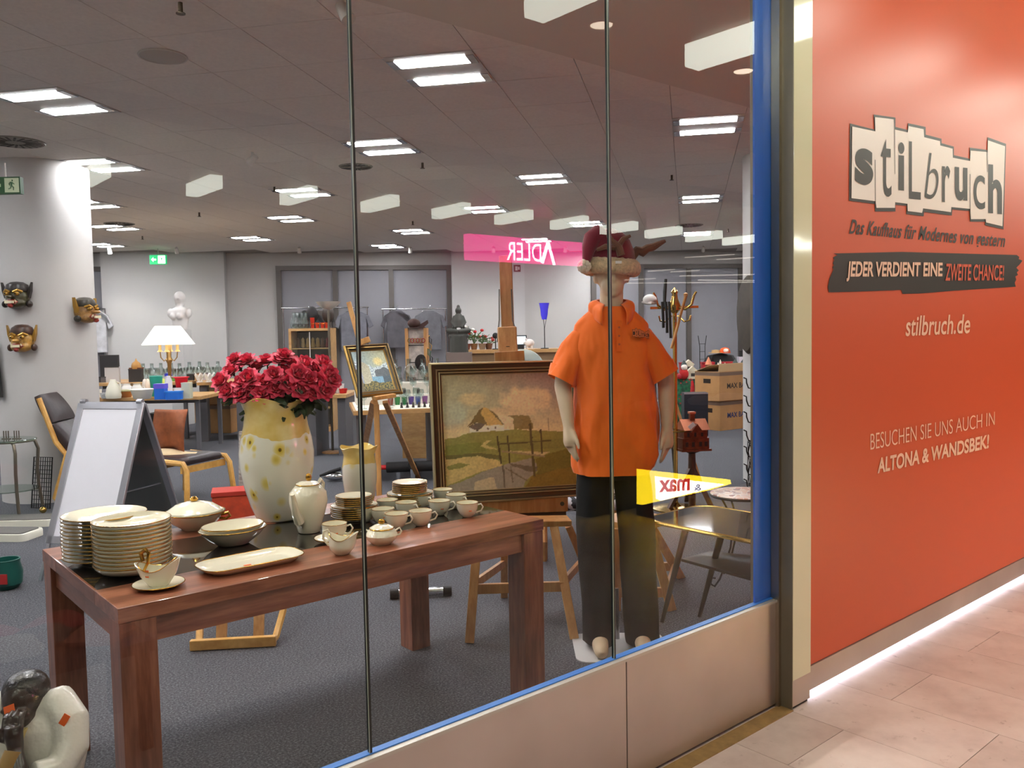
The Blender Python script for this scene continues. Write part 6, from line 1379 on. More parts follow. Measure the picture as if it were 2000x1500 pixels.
m_grille = M('diffuser_grille', (120, 112, 102), .5); m_slot = M('diffuser_slot', (44, 40, 36), .8)
for k, (px, py, r, lab) in enumerate(((30, 277, .22, 'round swirl air diffuser in the ceiling near the left edge'), (695, 325, .16, 'round air diffuser cut by the left glass joint'), (1345, 440, .22, 'round air diffuser above the coat rack'), (233, 437, .2, 'round air diffuser between the far left ceiling lights'))):
    p = W(px, py, CH-.012); t = thing('air_diffuser', lab, 'air diffuser', p, 0, 'round air diffusers')
    MB().lathe([(.001, -.008), (r, -.008), (r*1.05, 0)], 32).build('face_plate', m_grille, t)
    for j in range(20):
        a = 2*math.pi*j/20; MB().bar((r*.35*math.cos(a), r*.35*math.sin(a), -.0095), (r*.92*math.cos(a+.12), r*.92*math.sin(a+.12), -.0095), .018, .003).build('slot', m_slot, t, 0)
p = W(318, 109, CH-.012); item('ceiling_speaker', 'round grey ceiling loudspeaker grille near the top left', 'speaker', p, [('grille', lt_([(.001, -.006), (.125, -.006), (.13, -.003)], n=32), M('speaker_grille', (196, 188, 178), .7)), ('ring', torus(MB(), .135, -.004, .006), m_white_metal)])
for k, (px, py) in enumerate(((352, 5), (536, 365), (825, 318), (389, 415), (1312, 342), (278, 461), (1422, 447), (806, 432), (1140, 437))):
    p = W(px, py, CH-.012); t = thing('sprinkler', 'small dark sprinkler head under the shop ceiling', 'sprinkler', p, 0, 'sprinkler heads'); MB().cyl((0, 0, 0), (0, 0, -.05), .012, n=8).build('pipe', m_fd, t); MB().lathe([(.001, -.052), (.024, -.052), (.024, -.056), (.001, -.056)], 10).build('deflector', m_fd, t)
# ------------------------------------------------------------------ shop dummy bust on a pedestal
p = Wf(352, 640, 15.0); bs_ = thing('display_bust', 'white female display bust before the rear wall', 'bust', (p.x, p.y, 0), RZ-.3)
k_ = 15.3/F; b = MB(); zb_ = Wf(352, 645, 15.3).z
b.ell((0, -.01, zb_+.56), (.075, .09, .11), 16, 10); b.ell((.06, -.08, zb_+.55), (.02, .025, .022), 8, 6); b.tube([(0, 0, zb_+.34), (0, 0, zb_+.5)], [.06, .05], 12); b.lathe([(.14, 0), (.15, .08), (.17, .2), (.21, .3), (.2, .36), (.1, .4), (.05, .42)], 24, (0, .01, zb_), 1.0, .6); b.ell((-.19, 0, zb_+.3), (.055, .07, .09)); b.ell((.19, 0, zb_+.3), (.055, .07, .09)); b.ell((-.01, .03, zb_+.58), (.1, .1, .11), 14, 10); b.ell((-.03, .05, zb_+.5), (.09, .08, .1), 14, 10); b.ell((-.07, -.1, zb_+.24), (.06, .05, .06)); b.ell((.07, -.1, zb_+.24), (.06, .05, .06))
put(fuse(b, .016, 'bust_body', col('dummy_white', (226, 220, 216), .4), 3), 'bust_body', bs_); MB().bx(-.14, .14, -.12, .12, 0, zb_-.0).build('pedestal', m_wall2, bs_, 0)
# ------------------------------------------------------------------ clothes rails and garments
def garment(px, py, dep, w, h, c, lab):
    p = Wf(px, py, dep); t = thing('hanging_shirt', lab, 'shirt', p, ang, 'garments on the rear rails')
    sh_ = [(-.09, 0), (-w*.5, -.1), (-w*.66, -.3), (-w*.5, -.36), (-w*.42, -.2), (-w*.42, -h), (w*.42, -h), (w*.42, -.2), (w*.5, -.36), (w*.66, -.3), (w*.5, -.1), (.09, 0)]
    MB().prism(sh_, -.04, .04, 'xz').build('shirt_cloth', col('cloth_%d_%d_%d' % c, c, .9, var=.1, vs=6), t, 0, bevel=.015); MB().tube([(-.15, 0, -.02), (0, 0, .04), (0, 0, .08), (.03, 0, .1)], .006, 6).build('hanger', m_chrome, t)
def rail(x0_, x1_, py, dep, lab):
    a_, b_ = Wpl(x0_, py, BO+BN*.3, BN), Wpl(x1_, py, BO+BN*.3, BN); b_.z = a_.z
    t = thing('clothes_rail', lab, 'clothes rail', ((a_.x+b_.x)/2, (a_.y+b_.y)/2, 0), ang); L = (b_-a_).length
    MB().cyl((-L/2, 0, a_.z), (L/2, 0, a_.z), .015).build('rail_tube', m_chrome, t)
    for s in (-1, 1): MB().cyl((s*L/2*.96, .0, 0), (s*L/2*.96, 0, a_.z), .014).build('upright', m_chrome, t); MB().bar((s*L/2*.96, -.25, .015), (s*L/2*.96, .25, .015), .04, .03).build('foot', m_chrome, t, 0)
rail(549, 720, 602, 16, 'chrome clothes rail before the grey window blinds'); rail(745, 872, 604, 15, 'chrome clothes rail beside the wall pier'); rail(158, 206, 604, 17, 'short chrome clothes rail behind the round column')
for px, w, h, c, lab in ((603, .5, .7, (60, 58, 60), 'dark jacket hanging behind the glass cabinet'), (630, .42, .62, (88, 82, 80), 'brown grey jacket hanging behind the floor lamp'), (690, .6, .8, (112, 112, 120), 'grey shirt hanging behind the small easel'), (775, .5, .75, (84, 82, 88), 'dark grey shirt left on the right rail'), (838, .55, .8, (104, 104, 110), 'grey shirt right on the right rail'), (184, .5, .8, (206, 204, 208), 'white shirt hanging behind the round column')):
    d_ = (Wpl(px, 604, BO+BN*.3, BN)-CAM).dot(CFW)-.05; garment(px, 606.5, d_, w, h, c, lab)
# ------------------------------------------------------------------ glass cabinet
cD = 13.4; p0, p1_ = Wf(563, 642, cD), Wf(646, 641, cD); cw_ = (p1_-p0).length; cz_ = p0.z
cb = thing('glass_cabinet', 'beech display cabinet with two glass doors', 'cabinet', ((p0.x+p1_.x)/2, (p0.y+p1_.y)/2, 0), RZ)
MB().bx(-cw_/2, cw_/2, 0, .4, cz_-.04, cz_).build('top', m_beech, cb, 0); MB().bx(-cw_/2, cw_/2, 0, .4, 0, .08).build('plinth', m_beech, cb, 0); MB().bx(-cw_/2, cw_/2, .38, .4, .08, cz_-.04).build('back_panel', M('cabinet_back', (92, 80, 68), .7), cb, 0)
for s in (-1, 1): MB().bx(min(s*cw_/2, s*(cw_/2-.04)), max(s*cw_/2, s*(cw_/2-.04)), 0, .4, .08, cz_-.04).build('side_panel', m_beech, cb, 0)
for k in range(4): MB().bx(-cw_/2+.04, cw_/2-.04, .03, .38, .36+.32*k, .375+.32*k).build('shelf', m_beech, cb, 0)
for s in (-1, 1):
    d_ = MB().bx(min(0.006*s, s*(cw_/2-.045)), max(.006*s, s*(cw_/2-.045)), -.012, -.006, .1, cz_-.06).build('glass_door', m_pane, cb, 0); MB().cyl((s*.03, -.02, .9), (s*.03, -.02, 1.0), .008).build('door_handle', m_chrome, d_)
MB().bx(-.006, .006, -.016, -.004, .1, cz_-.06).build('door_strip', m_white_metal, cb, 0)
for k in range(14):
    x = -cw_/2+.1+(cw_-.2)*(k % 7)/6; z = (.375+.32*3) if k < 7 else (.375+.32*2)
    c = random.choice(((90, 60, 40), (120, 100, 80), (60, 50, 50), (140, 110, 60), (110, 30, 40)))
    item('cabinet_figure', ('small dark figurine on the upper cabinet shelf' if k < 7 else 'small dark figurine on the second cabinet shelf'), 'figurine', cb.matrix_world @ Vector((0, 0, 0)) + Vector((cb.location.x, cb.location.y, 0))*0 + (Matrix.Translation(cb.location) @ Matrix.Rotation(RZ, 4, 'Z') @ Vector((x, .2, z))) - (cb.matrix_world @ Vector((0, 0, 0))), [('figure', lt_([(.025, 0), (.04, .03), (.025, .1), (.03, .14), (.001, .17)], n=10), col('fig_%d_%d_%d' % c, c, .5)), ('socle', bx_(.06, .06, .008), MATS['trim_dark'])], group='figurines in the glass cabinet')
CM = Matrix.Translation(cb.location) @ Matrix.Rotation(RZ, 4, 'Z')
for k, x in enumerate((-.28, -.22, -.15, -.09)): glass(CM @ Vector((x, .15, cz_)), 1, 'clear glass carafe on top of the beech cabinet', 'carafes on the cabinet')
for k, x in enumerate((.1, .18, .25, .02)): item('red_tumbler', ['red tumbler on the cabinet, left of the pair', 'red tumbler in the middle of the cabinet top', 'red tumbler at the right cabinet end', 'slim red bottle standing on the cabinet'][k], 'tumbler', CM @ Vector((x, .12, cz_)), [('tumbler_body', cupp(.035, .09 if k < 3 else .17), col('red_lacquer', (190, 44, 24), .3)), ('gold_band', torus(MB(), .036, .07, .004, 16), m_gold)])
for k, (x, c) in enumerate(((-.02, (40, 38, 40)), (.24, (60, 48, 40)))): item('dummy_head', ['black head form on top of the cabinet', 'brown head form at the right end of the cabinet top'][k], 'head form', CM @ Vector((x, .28, cz_)), [('head', MB().ell((0, 0, .22), (.1, .11, .14)), col('head_%d' % k, c, .6)), ('neck_stand', lt_([(.07, 0), (.05, .03), (.045, .1)], n=12), MATS['head_%d' % k])])
# floor lamp
fp = W(650, 884); fD = (fp-CAM).dot(CFW); fl = thing('uplighter_lamp', 'floor uplighter with a wide silver dish behind the roses', 'floor lamp', fp, RZ)
zt2 = Wf(640, 590, fD).z; rr2 = 24*fD/F
MB().lathe([(.02, zt2-.1), (rr2*.5, zt2-.08), (rr2*.85, zt2-.035), (rr2, zt2), (rr2*.97, zt2), (rr2*.82, zt2-.03), (rr2*.4, zt2-.07), (.001, zt2-.08)], 32).build('dish', M('silver_dish', (226, 222, 212), .4, .2), fl); MB().cyl((0, 0, .02), (0, 0, zt2-.09), .016).build('pole', m_pew, fl); MB().lathe([(.14, 0), (.14, .015), (.02, .03)], 24).build('base', m_pineo, fl); MB().lathe([(.001, zt2-.075), (.05, zt2-.075), (.05, zt2-.03), (.001, zt2-.025)], 12).build('bulb', M('bulb_glow', (255, 250, 236), .5, emit=6), fl)
# ------------------------------------------------------------------ glassware tables in the centre
m_lin = M('white_table_linen', (240, 232, 216), .7)
tC0, tC1 = W(690, 803, TA), W(880, 796, TA)
tc_ = table('octagonal end sales table covered with shining glassware', tC0, tC1, 1.2, TA, panel=True, mat=m_beech)
d_ = tC1-tC0; L = Vector((d_.x, d_.y, 0)).normalized(); N_ = Vector((-L.y, L.x, 0)); lw_ = d_.length
MB().bx(-lw_/2+.03, lw_/2-.03, -.58, .58, TA+.0005, TA+.004).build('linen_cover', m_lin, tc_, 0)
C0 = Vector((tC0.x, tC0.y, TA+.004))
rz_ = thing('display_riser', 'white two-step display riser on the centre table', 'riser', C0+L*lw_/2+N_*.8, math.atan2(L.y, L.x))
MB().bx(-lw_/2+.06, lw_/2-.06, -.16, .0, 0, .1).build('lower_step', m_lin, rz_, 0); MB().bx(-lw_/2+.06, lw_/2-.06, .0, .34, 0, .22).build('upper_step', m_lin, rz_, 0)
for r in range(4):
    for k in range(7): glass(Vector((0, 0, (0, 0, .1, .22)[r]))+C0+L*(.1+.15*k+random.uniform(-.02, .02))+N_*((.18, .42, .72, .86)[r]+random.uniform(-.02, .02)), 0, 'clear stemmed glass on the linen covered centre table', 'stemmed glasses on the centre table')
for k in range(6): glass(C0+L*(.2+.16*k)+N_*(1.03+random.uniform(-.02, .02))+Vector((0, 0, .22)), 1, 'clear carafe in the rear row of the centre table', 'carafes on the centre table')
for k, c in enumerate(((196, 90, 60), (70, 160, 90), (40, 140, 80), (120, 90, 180), (60, 90, 180), (170, 110, 170))):
    item('coloured_tumbler', '%s tinted tumbler in the coloured row on the centre table' % ('amber', 'pale green', 'deep green', 'violet', 'blue', 'lilac')[k], 'tumbler', C0+L*(.42+.075*k)+N_*.55, [('tumbler_body', cupp(.032, .085), M('tint_%d' % k, c, .15, trans=.4)), ('tumbler_base', lt_([(.024, 0), (.025, .008), (.001, .008)], n=12), MATS['tint_%d' % k])], group='coloured tumblers')
for k in range(8): item('tiny_figure', 'tiny dark figurine in the front row of the centre table', 'figurine', C0+L*(.5+.06*k)+N_*.12, [('figure', lt_([(.012, 0), (.015, .01), (.009, .035), (.012, .05), (.001, .06)], n=8), MATS['trim_dark']), ('base', bx_(.028, .028, .004), MATS['trim_dark'])], group='tiny figurines')
# red plates table, left behind
tE0, tE1 = Wf(592, 772, 10.6), Wf(676, 768, 10.6); TE = tE0.z
table('narrow sales table with red plates behind the roses', tE0, tE1, .9, TE, panel=True)
for k in range(6):
    p = Wf(640, 768, 10.85); p.z = TE+.012*k; t = thing('red_plate', 'red plate in the stack right of the roses, %s' % ('lowest', 'second from below', 'third from below', 'fourth from below', 'fifth from below', 'topmost')[k], 'plate', p, 0, 'red plates'); MB().lathe([(.07, 0), (.13, .012), (.128, .014), (.07, .004), (.001, .004)], 24).build('plate_body', col('red_glaze', (206, 30, 40), .3), t); torus(MB(), .129, .0135, .002, 24).build('plate_rim', MATS['red_glaze'], t)
for k, (px, c, lab) in enumerate(((658, (232, 232, 236), 'white bowl right of the red plates'), (670, (200, 36, 40), 'red bowl right of the white one'), (664, (240, 240, 240), 'white cup behind the red bowl'))):
    p = Wf(px, 766, 10.85+.2*(k == 2)); p.z = TE; item('small_bowl', lab, 'bowl', p, [('bowl_body', cupp(.06, .06+.05*(k == 2)), col('sb_%d' % k, c, .3)), ('bowl_foot', lt_([(.04, 0), (.042, .005), (.001, .005)], n=12), MATS['sb_%d' % k])])
# ------------------------------------------------------------------ jewellery tower
jp = Wf(815, 700, 10.45); jt = thing('jewellery_tower', 'wooden jewellery display tower with photographs and necklaces', 'display stand', (jp.x, jp.y, 0), RZ-.2)
jz = Wf(815, 641, 10.45).z; jw = .24; z0 = TA
MB().bx(-jw/2-.05, jw/2+.05, -.15, .15, 0, z0).build('cabinet_base', m_beech, jt, 0); MB().bx(-jw/2, jw/2, -.02, .02, z0, jz).build('back_board', M('photo_board', (176, 164, 156), .6, var=.2, vs=9), jt, 0)
for s in (-1, 1): MB().bx(s*jw/2-.02, s*jw/2+.02, -.04, .04, z0, jz).build('side_post', m_pineo, jt, 0)
for k, z in enumerate((.25, .5, .75)): MB().bx(-jw/2, jw/2, -.03, -.02, z0+(jz-z0)*z-.005, z0+(jz-z0)*z+.005).build('rung', m_iron, jt, 0)
for k in range(6): torus(MB(), .025, 0, .005, 12).build('bangle', col('red_beads', (150, 30, 40), .3) if k % 2 else m_brass, jt).location = (-jw/2+.04+.035*k, -.045, z0+(jz-z0)*.82)
for o in [c for c in jt.children if c.name.startswith('bangle')]: o.rotation_euler.x = math.pi/2
JM = Matrix.Translation(jt.location) @ Matrix.Rotation(RZ-.2, 4, 'Z')
o = MB().ell((0, 0, 0), (.09, .035, .1), 18, 12).build('black_wig', M('wig_black', (24, 20, 20), .9, bump=1, bs=60)); o.location = JM @ Vector((.07, -.07, z0+(jz-z0)*.5)); tag(o, 'round black wig hanging on the jewellery tower', 'wig')
item('feather_hat', 'dark brown feathered hat on top of the jewellery tower', 'hat', JM @ Vector((0, 0, jz)), [('hat_crown', MB().ell((-.03, 0, .06), (.08, .07, .06)), col('hat_brown', (64, 40, 34), .8)), ('feather', MB().prism([(0, .02), (.14, .1), (.15, .06), (.08, 0)], -.01, .01, 'xz'), MATS['hat_brown']), ('brim', lt_([(.001, 0), (.11, .002), (.11, .01), (.001, .012)]), MATS['hat_brown'])])
item('photo_easel', 'small black wooden easel leaning before the jewellery tower', 'easel', JM @ Vector((-.06, -.2, z0)), [('leg', MB().bar((-.06, 0, 0), (0, .03, .26), .015, .012), m_iron), ('leg', MB().bar((.06, 0, 0), (0, .03, .26), .015, .012), m_iron), ('rear_leg', MB().bar((0, .1, 0), (0, .03, .25), .012, .012), m_iron)])
for k in range(9): item('necklace', 'beaded necklace hanging on the right side of the jewellery tower', 'necklace', JM @ Vector((jw/2+.03+.01*(k % 3), -.03+.02*(k % 2), z0+(jz-z0)*(.1+.09*k))), [('beads', MB().tube([(0, 0, .05), (.03, 0, .01), (.02, 0, -.05), (0, 0, -.02)], .008, 6, close=True), col('bead_%d' % (k % 3), ((60, 90, 60), (170, 130, 60), (40, 30, 30))[k % 3], .3)), ('clasp', MB().ell((0, 0, .052), (.008, .008, .008), 8, 6), m_brass)], group='necklaces on the tower')
# ------------------------------------------------------------------ cash desk
dD = 12.2; d0, d1 = Wf(906, 684, dD), Wf(1110, 680, dD); DZ = d0.z; dw = (d1-d0).length
dk = thing('cash_desk', 'beech cash desk counter behind the large painting', 'counter', ((d0.x+d1.x)/2, (d0.y+d1.y)/2, 0), RZ)
MB().bx(-dw/2, dw/2, -.02, .7, DZ-.05, DZ).build('counter_top', m_beech, dk, 0); MB().bx(-dw/2+.05, dw/2-.05, .03, .05, 0, DZ-.05).build('front_panel', M('desk_front', (150, 118, 82), .5), dk, 0)
for s in (-1, 0, 1): MB().bx(s*(dw/2-.06)-.02, s*(dw/2-.06)+.02, 0.0, .68, 0, DZ-.05).build('upright_panel', m_beech, dk, 0)
def dsk(px, off=.15): p = Wf(px, 680, dD+off); p.z = DZ; return p
item('touch_screen', 'black till monitor with a white screen on the cash desk', 'monitor', dsk(1013), [('housing', MB().bx(-.12, .12, -.01, .02, .05, .2), col('black_housing', (22, 22, 24), .4)), ('screen', MB().bx(-.08, .105, -.013, -.01, .07, .185), M('screen_white', (226, 238, 248), .3, emit=1.0)), ('monitor_foot', MB().bx(-.08, .08, -.06, .08, 0, .05), MATS['black_housing'])])
item('piggy_bank', 'round white piggy bank on the cash desk', 'money box', dsk(1034), [('pig_body', MB().ell((0, 0, .085), (.075, .06, .06)), col('pig_white', (232, 222, 214), .35))]+[('pig_leg', MB().cyl((s*.035, q*.03, 0), (s*.035, q*.03, .05), .015), MATS['pig_white']) for s in (-1, 1) for q in (-1, 1)]+[('pig_ear', MB().ell((-.05, -.03, .14), (.015, .01, .02), 8, 6), MATS['pig_white']), ('pig_snout', MB().ell((-.075, 0, .085), (.02, .025, .022), 8, 6), MATS['pig_white'])])
bl_ = dsk(1064, .1); bl_D = dD+.1
def zb2(py): return Wf(1064, py, bl_D).z-DZ
item('blue_glass_lamp', 'blue glass cup lamp on a thin black stem on the cash desk', 'lamp', bl_, [('glass_shade', lt_([(.035, zb2(624)), (.05, zb2(615)), (.055, zb2(606)), (.068, zb2(596)), (.075, zb2(592)), (.065, zb2(592)), (.04, zb2(620)), (.001, zb2(622))]), M('cobalt_glass', (64, 60, 200), .15, emit=.35)), ('stem', MB().cyl((0, 0, .01), (0, 0, zb2(640)), .006), m_iron), ('lamp_foot', lt_([(.06, 0), (.06, .01), (.001, .014)]), m_iron)]+[('stay', MB().cyl((0, 0, zb2(642)), (.03*math.cos(a), .03*math.sin(a), zb2(622)), .004, n=6), m_iron) for a in (0, 2.1, 4.2)])
# buddha on a plinth
bD = 11.6; bp = Wf(897, 690, bD); bu = thing('buddha_statue', 'dark stone seated buddha statue on a tall plinth', 'statue', (bp.x, bp.y, 0), RZ); bq = bD/F
def zu(py): return Wf(897, py, bD).z
b = MB(); b.ell((0, 0, zu(607)), (.045, .045, .05)); b.ell((0, 0, zu(599)), (.025, .025, .028), 8, 6); b.tube([(0, 0, zu(640)), (0, 0, zu(625)), (0, 0, zu(614))], [.085, .075, .045], 12)
for s in (-1, 1): b.tube([(s*.05, 0, zu(617)), (s*.09, -.01, zu(630)), (s*.04, -.07, zu(640))], [.025, .022, .018], 8); b.tube([(s*.04, .02, zu(645)), (s*.14, -.04, zu(646)), (0, -.09, zu(648))], [.04, .04, .03], 10)
b.ell((0, .01, zu(656)), (.15, .12, .05)); b.tube([(0, 0, zu(690)), (0, 0, zu(655))], [.13, .12], 14)
put(fuse(b, .009, 'figure', col('dark_stone', (60, 62, 56), .6), 3), 'figure', bu); MB().bx(-.17, .17, -.15, .15, 0, zu(688)).build('plinth', M('grey_plinth', (128, 112, 104), .6), bu, 0)
m_lf = M('pot_leaf', (64, 104, 52), .6, var=.2, vs=10)
def plant(px, lab, fc, h, n, pot):
    p = dsk(px, .2+.1*random.random()); t = thing('potted_flower', lab, 'plant', p, 0, 'potted plants on the cash desk')
    MB().lathe([(.04, 0), (.06, .09), (.055, .09), (.001, .08)], 14).build('pot', col('pot_%d_%d_%d' % pot, pot, .6), t)
    for k in range(n):
        a = 6.28*k/n+random.uniform(-.3, .3); r = random.uniform(.05, .13); z = .09+h*random.uniform(.4, 1)
        MB().tube([(0, 0, .08), (r*.5*math.cos(a), r*.5*math.sin(a), z*.8), (r*math.cos(a), r*math.sin(a), z)], .004, 5).build('stem', m_lf, t)
        MB().grid(lambda u, v: (r*math.cos(a)+(u-.5)*.05*math.sin(math.pi*min(1, v*.9+.1)), r*math.sin(a)+.07*v*math.sin(a), z*.7+.05*v-.03*v*v), 3, 4).build('leaf', m_lf, t, 60)
        if fc and k % 2 == 0: MB().ell((r*math.cos(a), r*math.sin(a), z+.01), (.028, .028, .022), 9, 6).build('blossom', col('bloss_%d_%d_%d' % fc, fc, .6), t)
plant(912, 'white flowering pot plant at the left end of the cash desk', (232, 226, 214), .26, 10, (120, 60, 50)); plant(926, 'pot plant with bright red blossoms on the cash desk', (206, 34, 36), .22, 12, (150, 110, 70)); plant(942, 'green leafy pot plant right of the red blossoms', None, .16, 12, (140, 120, 100)); plant(955, 'red berry pot plant nearest the easel mast', (180, 50, 40), .1, 8, (110, 70, 50))
item('desk_fan', 'small black desk fan left of the till monitor', 'fan', dsk(968), [('fan_head', MB().ell((0, 0, .2), (.045, .03, .045)), m_iron), ('fan_stem', MB().cyl((0, 0, .01), (0, 0, .17), .008), m_iron), ('fan_foot', lt_([(.05, 0), (.05, .012), (.001, .016)]), m_iron)])
ch_ = Wf(1022, 715, 9.6); gc = thing('grey_chair', 'pale green grey shell chair behind the large painting', 'chair', (ch_.x, ch_.y, 0), RZ); czt = Wf(1022, 682, 9.6).z
MB().grid(lambda u, v: (.24*math.cos(math.pi*u), .2*math.sin(math.pi*u)-.1, .45+(czt-.45)*v*(.75+.25*math.sin(math.pi*u))), 16, 6).build('shell_back', M('grey_green_shell', (150, 156, 146), .5), gc, 60).modifiers.new('t', 'SOLIDIFY').thickness = .03
MB().lathe([(.001, .42), (.23, .42), (.24, .46), (.001, .47)], 24, (0, -.1, 0)).build('seat', MATS['grey_green_shell'], gc)
for sx_ in (-1, 1):
    for sy_ in (-1, 1): MB().cyl((sx_*.2, sy_*.18-.1, 0), (sx_*.14, sy_*.12-.1, .43), .015).build('leg', m_chrome, gc)
# ------------------------------------------------------------------ christmas corner
xD = 13.3; x0_, x1_ = Wf(1296, 742, xD), Wf(1500, 738, xD+.3); XZ = x0_.z
xt = thing('christmas_table', 'sales table under a green christmas cloth with red dots', 'table', ((x0_.x+x1_.x)/2, (x0_.y+x1_.y)/2, 0), RZ); xw = (x1_-x0_).length
def xmas(t, b):
    vo = t.add('ShaderNodeTexVoronoi'); vo.inputs['Scale'].default_value = 16; t.link(t.co(), vo.inputs['Vector'])
    g = t.ramp(t.noise(18, 3), [(.35, (10, 62, 44)), (.65, (30, 116, 78))])
    t.link(t.mix(t.math('LESS_THAN', vo.outputs['Distance'], .2), g, (176, 40, 40)), b.inputs['Base Color'])
m_xm = M('green_christmas_cloth', (20, 90, 60), .7, fn=xmas)
MB().bx(-xw/2, xw/2, 0, 1.0, XZ-.02, XZ).build('cloth_top', m_xm, xt, 0)
MB().grid(lambda u, v: (-xw/2+xw*u, -.02-.03*v*math.sin(u*40), XZ-(XZ-.03)*v), 60, 6).build('cloth_drop', m_xm, xt, 60).modifiers.new('t', 'SOLIDIFY').thickness = .004
for sx_ in (-1, 1):
    for sy_ in (.08, .92): MB().bx(sx_*(xw/2-.06)-.02, sx_*(xw/2-.06)+.02, sy_-.02, sy_+.02, 0, XZ-.02).build('leg', m_grey, xt, 0)
def xp(px, off, up=0.0): p = Wf(px, 735, xD+.05+off); p.z = XZ+up; return p
m_red = col('christmas_red', (176, 24, 36), .6, var=.2, vs=20); m_ivh = col('ivory_house', (226, 216, 190), .6)
for k, (px, off, lab) in enumerate(((1345, .3, 'ivory cardboard house on the christmas table'), (1352, .12, 'small ivory house in front of the bigger one'))): item('paper_house', lab, 'model house', xp(px, off, .1*(k == 0)), [('house_walls', bx_(.14, .1, .12), m_ivh), ('house_roof', MB().prism([(-.09, .12), (0, .2), (.09, .12)], -.06, .06, 'xz'), m_ivh), ('house_window', MB().bx(-.03, .03, -.053, -.05, .04, .09), MATS['trim_dark'])])
for k in range(5): item('white_candle', 'white candle with red base on the christmas table, %s' % ('leftmost', 'second', 'third', 'fourth', 'rightmost')[k], 'candle', xp(1398+k*4.5, .08+.1*(k % 2)), [('candle_stick', lt_([(.02, .03), (.018, .16+.05*(k % 3)), (.004, .2+.05*(k % 3))], n=10), col('candle_wax', (238, 230, 212), .5)), ('red_base', lt_([(.035, 0), (.03, .07), (.02, .075)], n=10), m_red)], group='candles')
for k, (px, off, c, lab) in enumerate(((1436, .15, (186, 30, 40), 'red plush snowman wearing a grey cap'), (1452, .3, (190, 24, 32), 'red plush figure at the right end of the christmas table'), (1336, .05, (190, 40, 40), 'red felt elf at the left of the christmas table'))): item('plush_figure', lab, 'soft toy', xp(px, off), [('toy_body', MB().ell((0, 0, .08), (.075, .07, .085)), col('pl_%d' % k, c, .95)), ('toy_head', MB().ell((0, -.02, .19), (.05, .05, .05)), col('plush_cream', (232, 222, 210), .95)), ('toy_cap', lt_([(.052, .2), (.04, .25), (.004, .3)], n=12), col('plush_grey', (80, 90, 88), .95))])
item('copper_tower', 'brown filigree wooden pyramid on the christmas table', 'ornament', xp(1384, .2), [('lower_tier', lt_([(.07, 0), (.07, .12), (.05, .12)], n=8), m_cop), ('upper_tier', lt_([(.05, .12), (.05, .22), (.03, .22)], n=8), m_cop), ('roof', lt_([(.06, .22), (.004, .34)], n=8), m_copl)])
for k in range(9): item('red_bauble', 'shiny red bauble among the christmas decoration', 'bauble', xp(1322+k*8+random.uniform(-3, 3), random.uniform(.02, .5), .0), [('ball', MB().ell((0, 0, .045), (.045, .045, .045), 12, 8), m_red), ('cap', MB().cyl((0, 0, .088), (0, 0, .1), .012, n=8), m_brass)], group='red baubles')
for k in range(3): item('gift_box', 'red wrapped gift box behind the christmas candles, %s' % ('left', 'middle', 'right')[k], 'box', xp(1340+k*42, .5), [('box_body', bx_(.2, .14, .22), m_red), ('ribbon', bx_(.03, .146, .224), m_ivh), ('box_lid', bx_(.21, .15, .03, .22), m_red)], group='gift boxes')
item('black_coat_pile', 'heap of black cloth behind the christmas gifts', 'cloth', xp(1408, .9), [('heap', MB().lathe([(.3, 0), (.28, .2), (.2, .34), (.02, .38)], 24, fn=lambda q, a, r, z: [q[0]*(1+.15*math.sin(5*a)), q[1]*.6, q[2]]), m_rub), ('sleeve', MB().tube([(-.2, -.1, .3), (-.3, -.14, .15), (-.28, -.16, .02)], [.06, .05, .04], 10), m_rub)])
item('orange_cap', 'orange and white baseball cap on the black cloth heap', 'cap', xp(1416, .8, .385), [('cap_dome', lt_([(.09, 0), (.088, .04), (.06, .08), (.004, .095)]), col('cap_orange', (230, 90, 30), .8)), ('cap_front', MB().ell((0, -.06, .035), (.05, .045, .04)), MATS['plush_cream']), ('cap_peak', MB().bx(-.06, .06, -.15, -.06, 0, .008), MATS['cap_orange'])])
item('straw_hat', 'flat straw hat left of the orange cap', 'hat', xp(1398, .8, .385), [('brim', lt_([(.001, 0), (.12, .002), (.12, .008), (.001, .01)]), col('straw', (206, 170, 116), .9)), ('crown', lt_([(.07, .008), (.065, .05), (.001, .055)]), MATS['straw'])])
item('wire_rack', 'thin black wire plant rack behind the christmas table', 'rack', xp(1372, .95), [('upright', MB().tube([(s*.045, 0, 0), (s*.045, 0, .5), (s*.07, 0, .68)], .006, 6), m_iron) for s in (-1, 1)]+[('rung', MB().cyl((-.05, 0, .15+.13*k), (.05, 0, .15+.13*k), .004, n=6), m_iron) for k in range(4)])
item('white_carton', 'white carton with black camera at the far right of the christmas table', 'box', xp(1452, .7, 0), [('carton_body', bx_(.18, .14, .3), MATS['white_card']), ('carton_lid', bx_(.185, .145, .02, .3), MATS['white_card'])]); item('black_camera', 'small black camera case standing on the white carton', 'camera', xp(1452, .7, .32), [('case', bx_(.13, .08, .1), m_rub), ('strap_lug', bx_(.03, .09, .02, .1), m_rub)])
ep = Wf(1352, 775, xD-.06); item('hanging_elf', 'red and green felt elf hanging before the black box', 'soft toy', (ep.x, ep.y, XZ-.32), [('cord', MB().tube([(0, 0, .29), (0, 0, .325), (0, .12, .328)], .006, 6), m_red), ('elf_body', MB().tube([(0, 0, .3), (.01, 0, .2), (0, 0, .12)], [.02, .03, .035], 10), m_red), ('elf_collar', lt_([(.05, .1), (.02, .14)], n=10), col('elf_green', (120, 170, 70), .9)), ('elf_foot', MB().ell((0, -.02, .06), (.045, .05, .04)), m_red)])
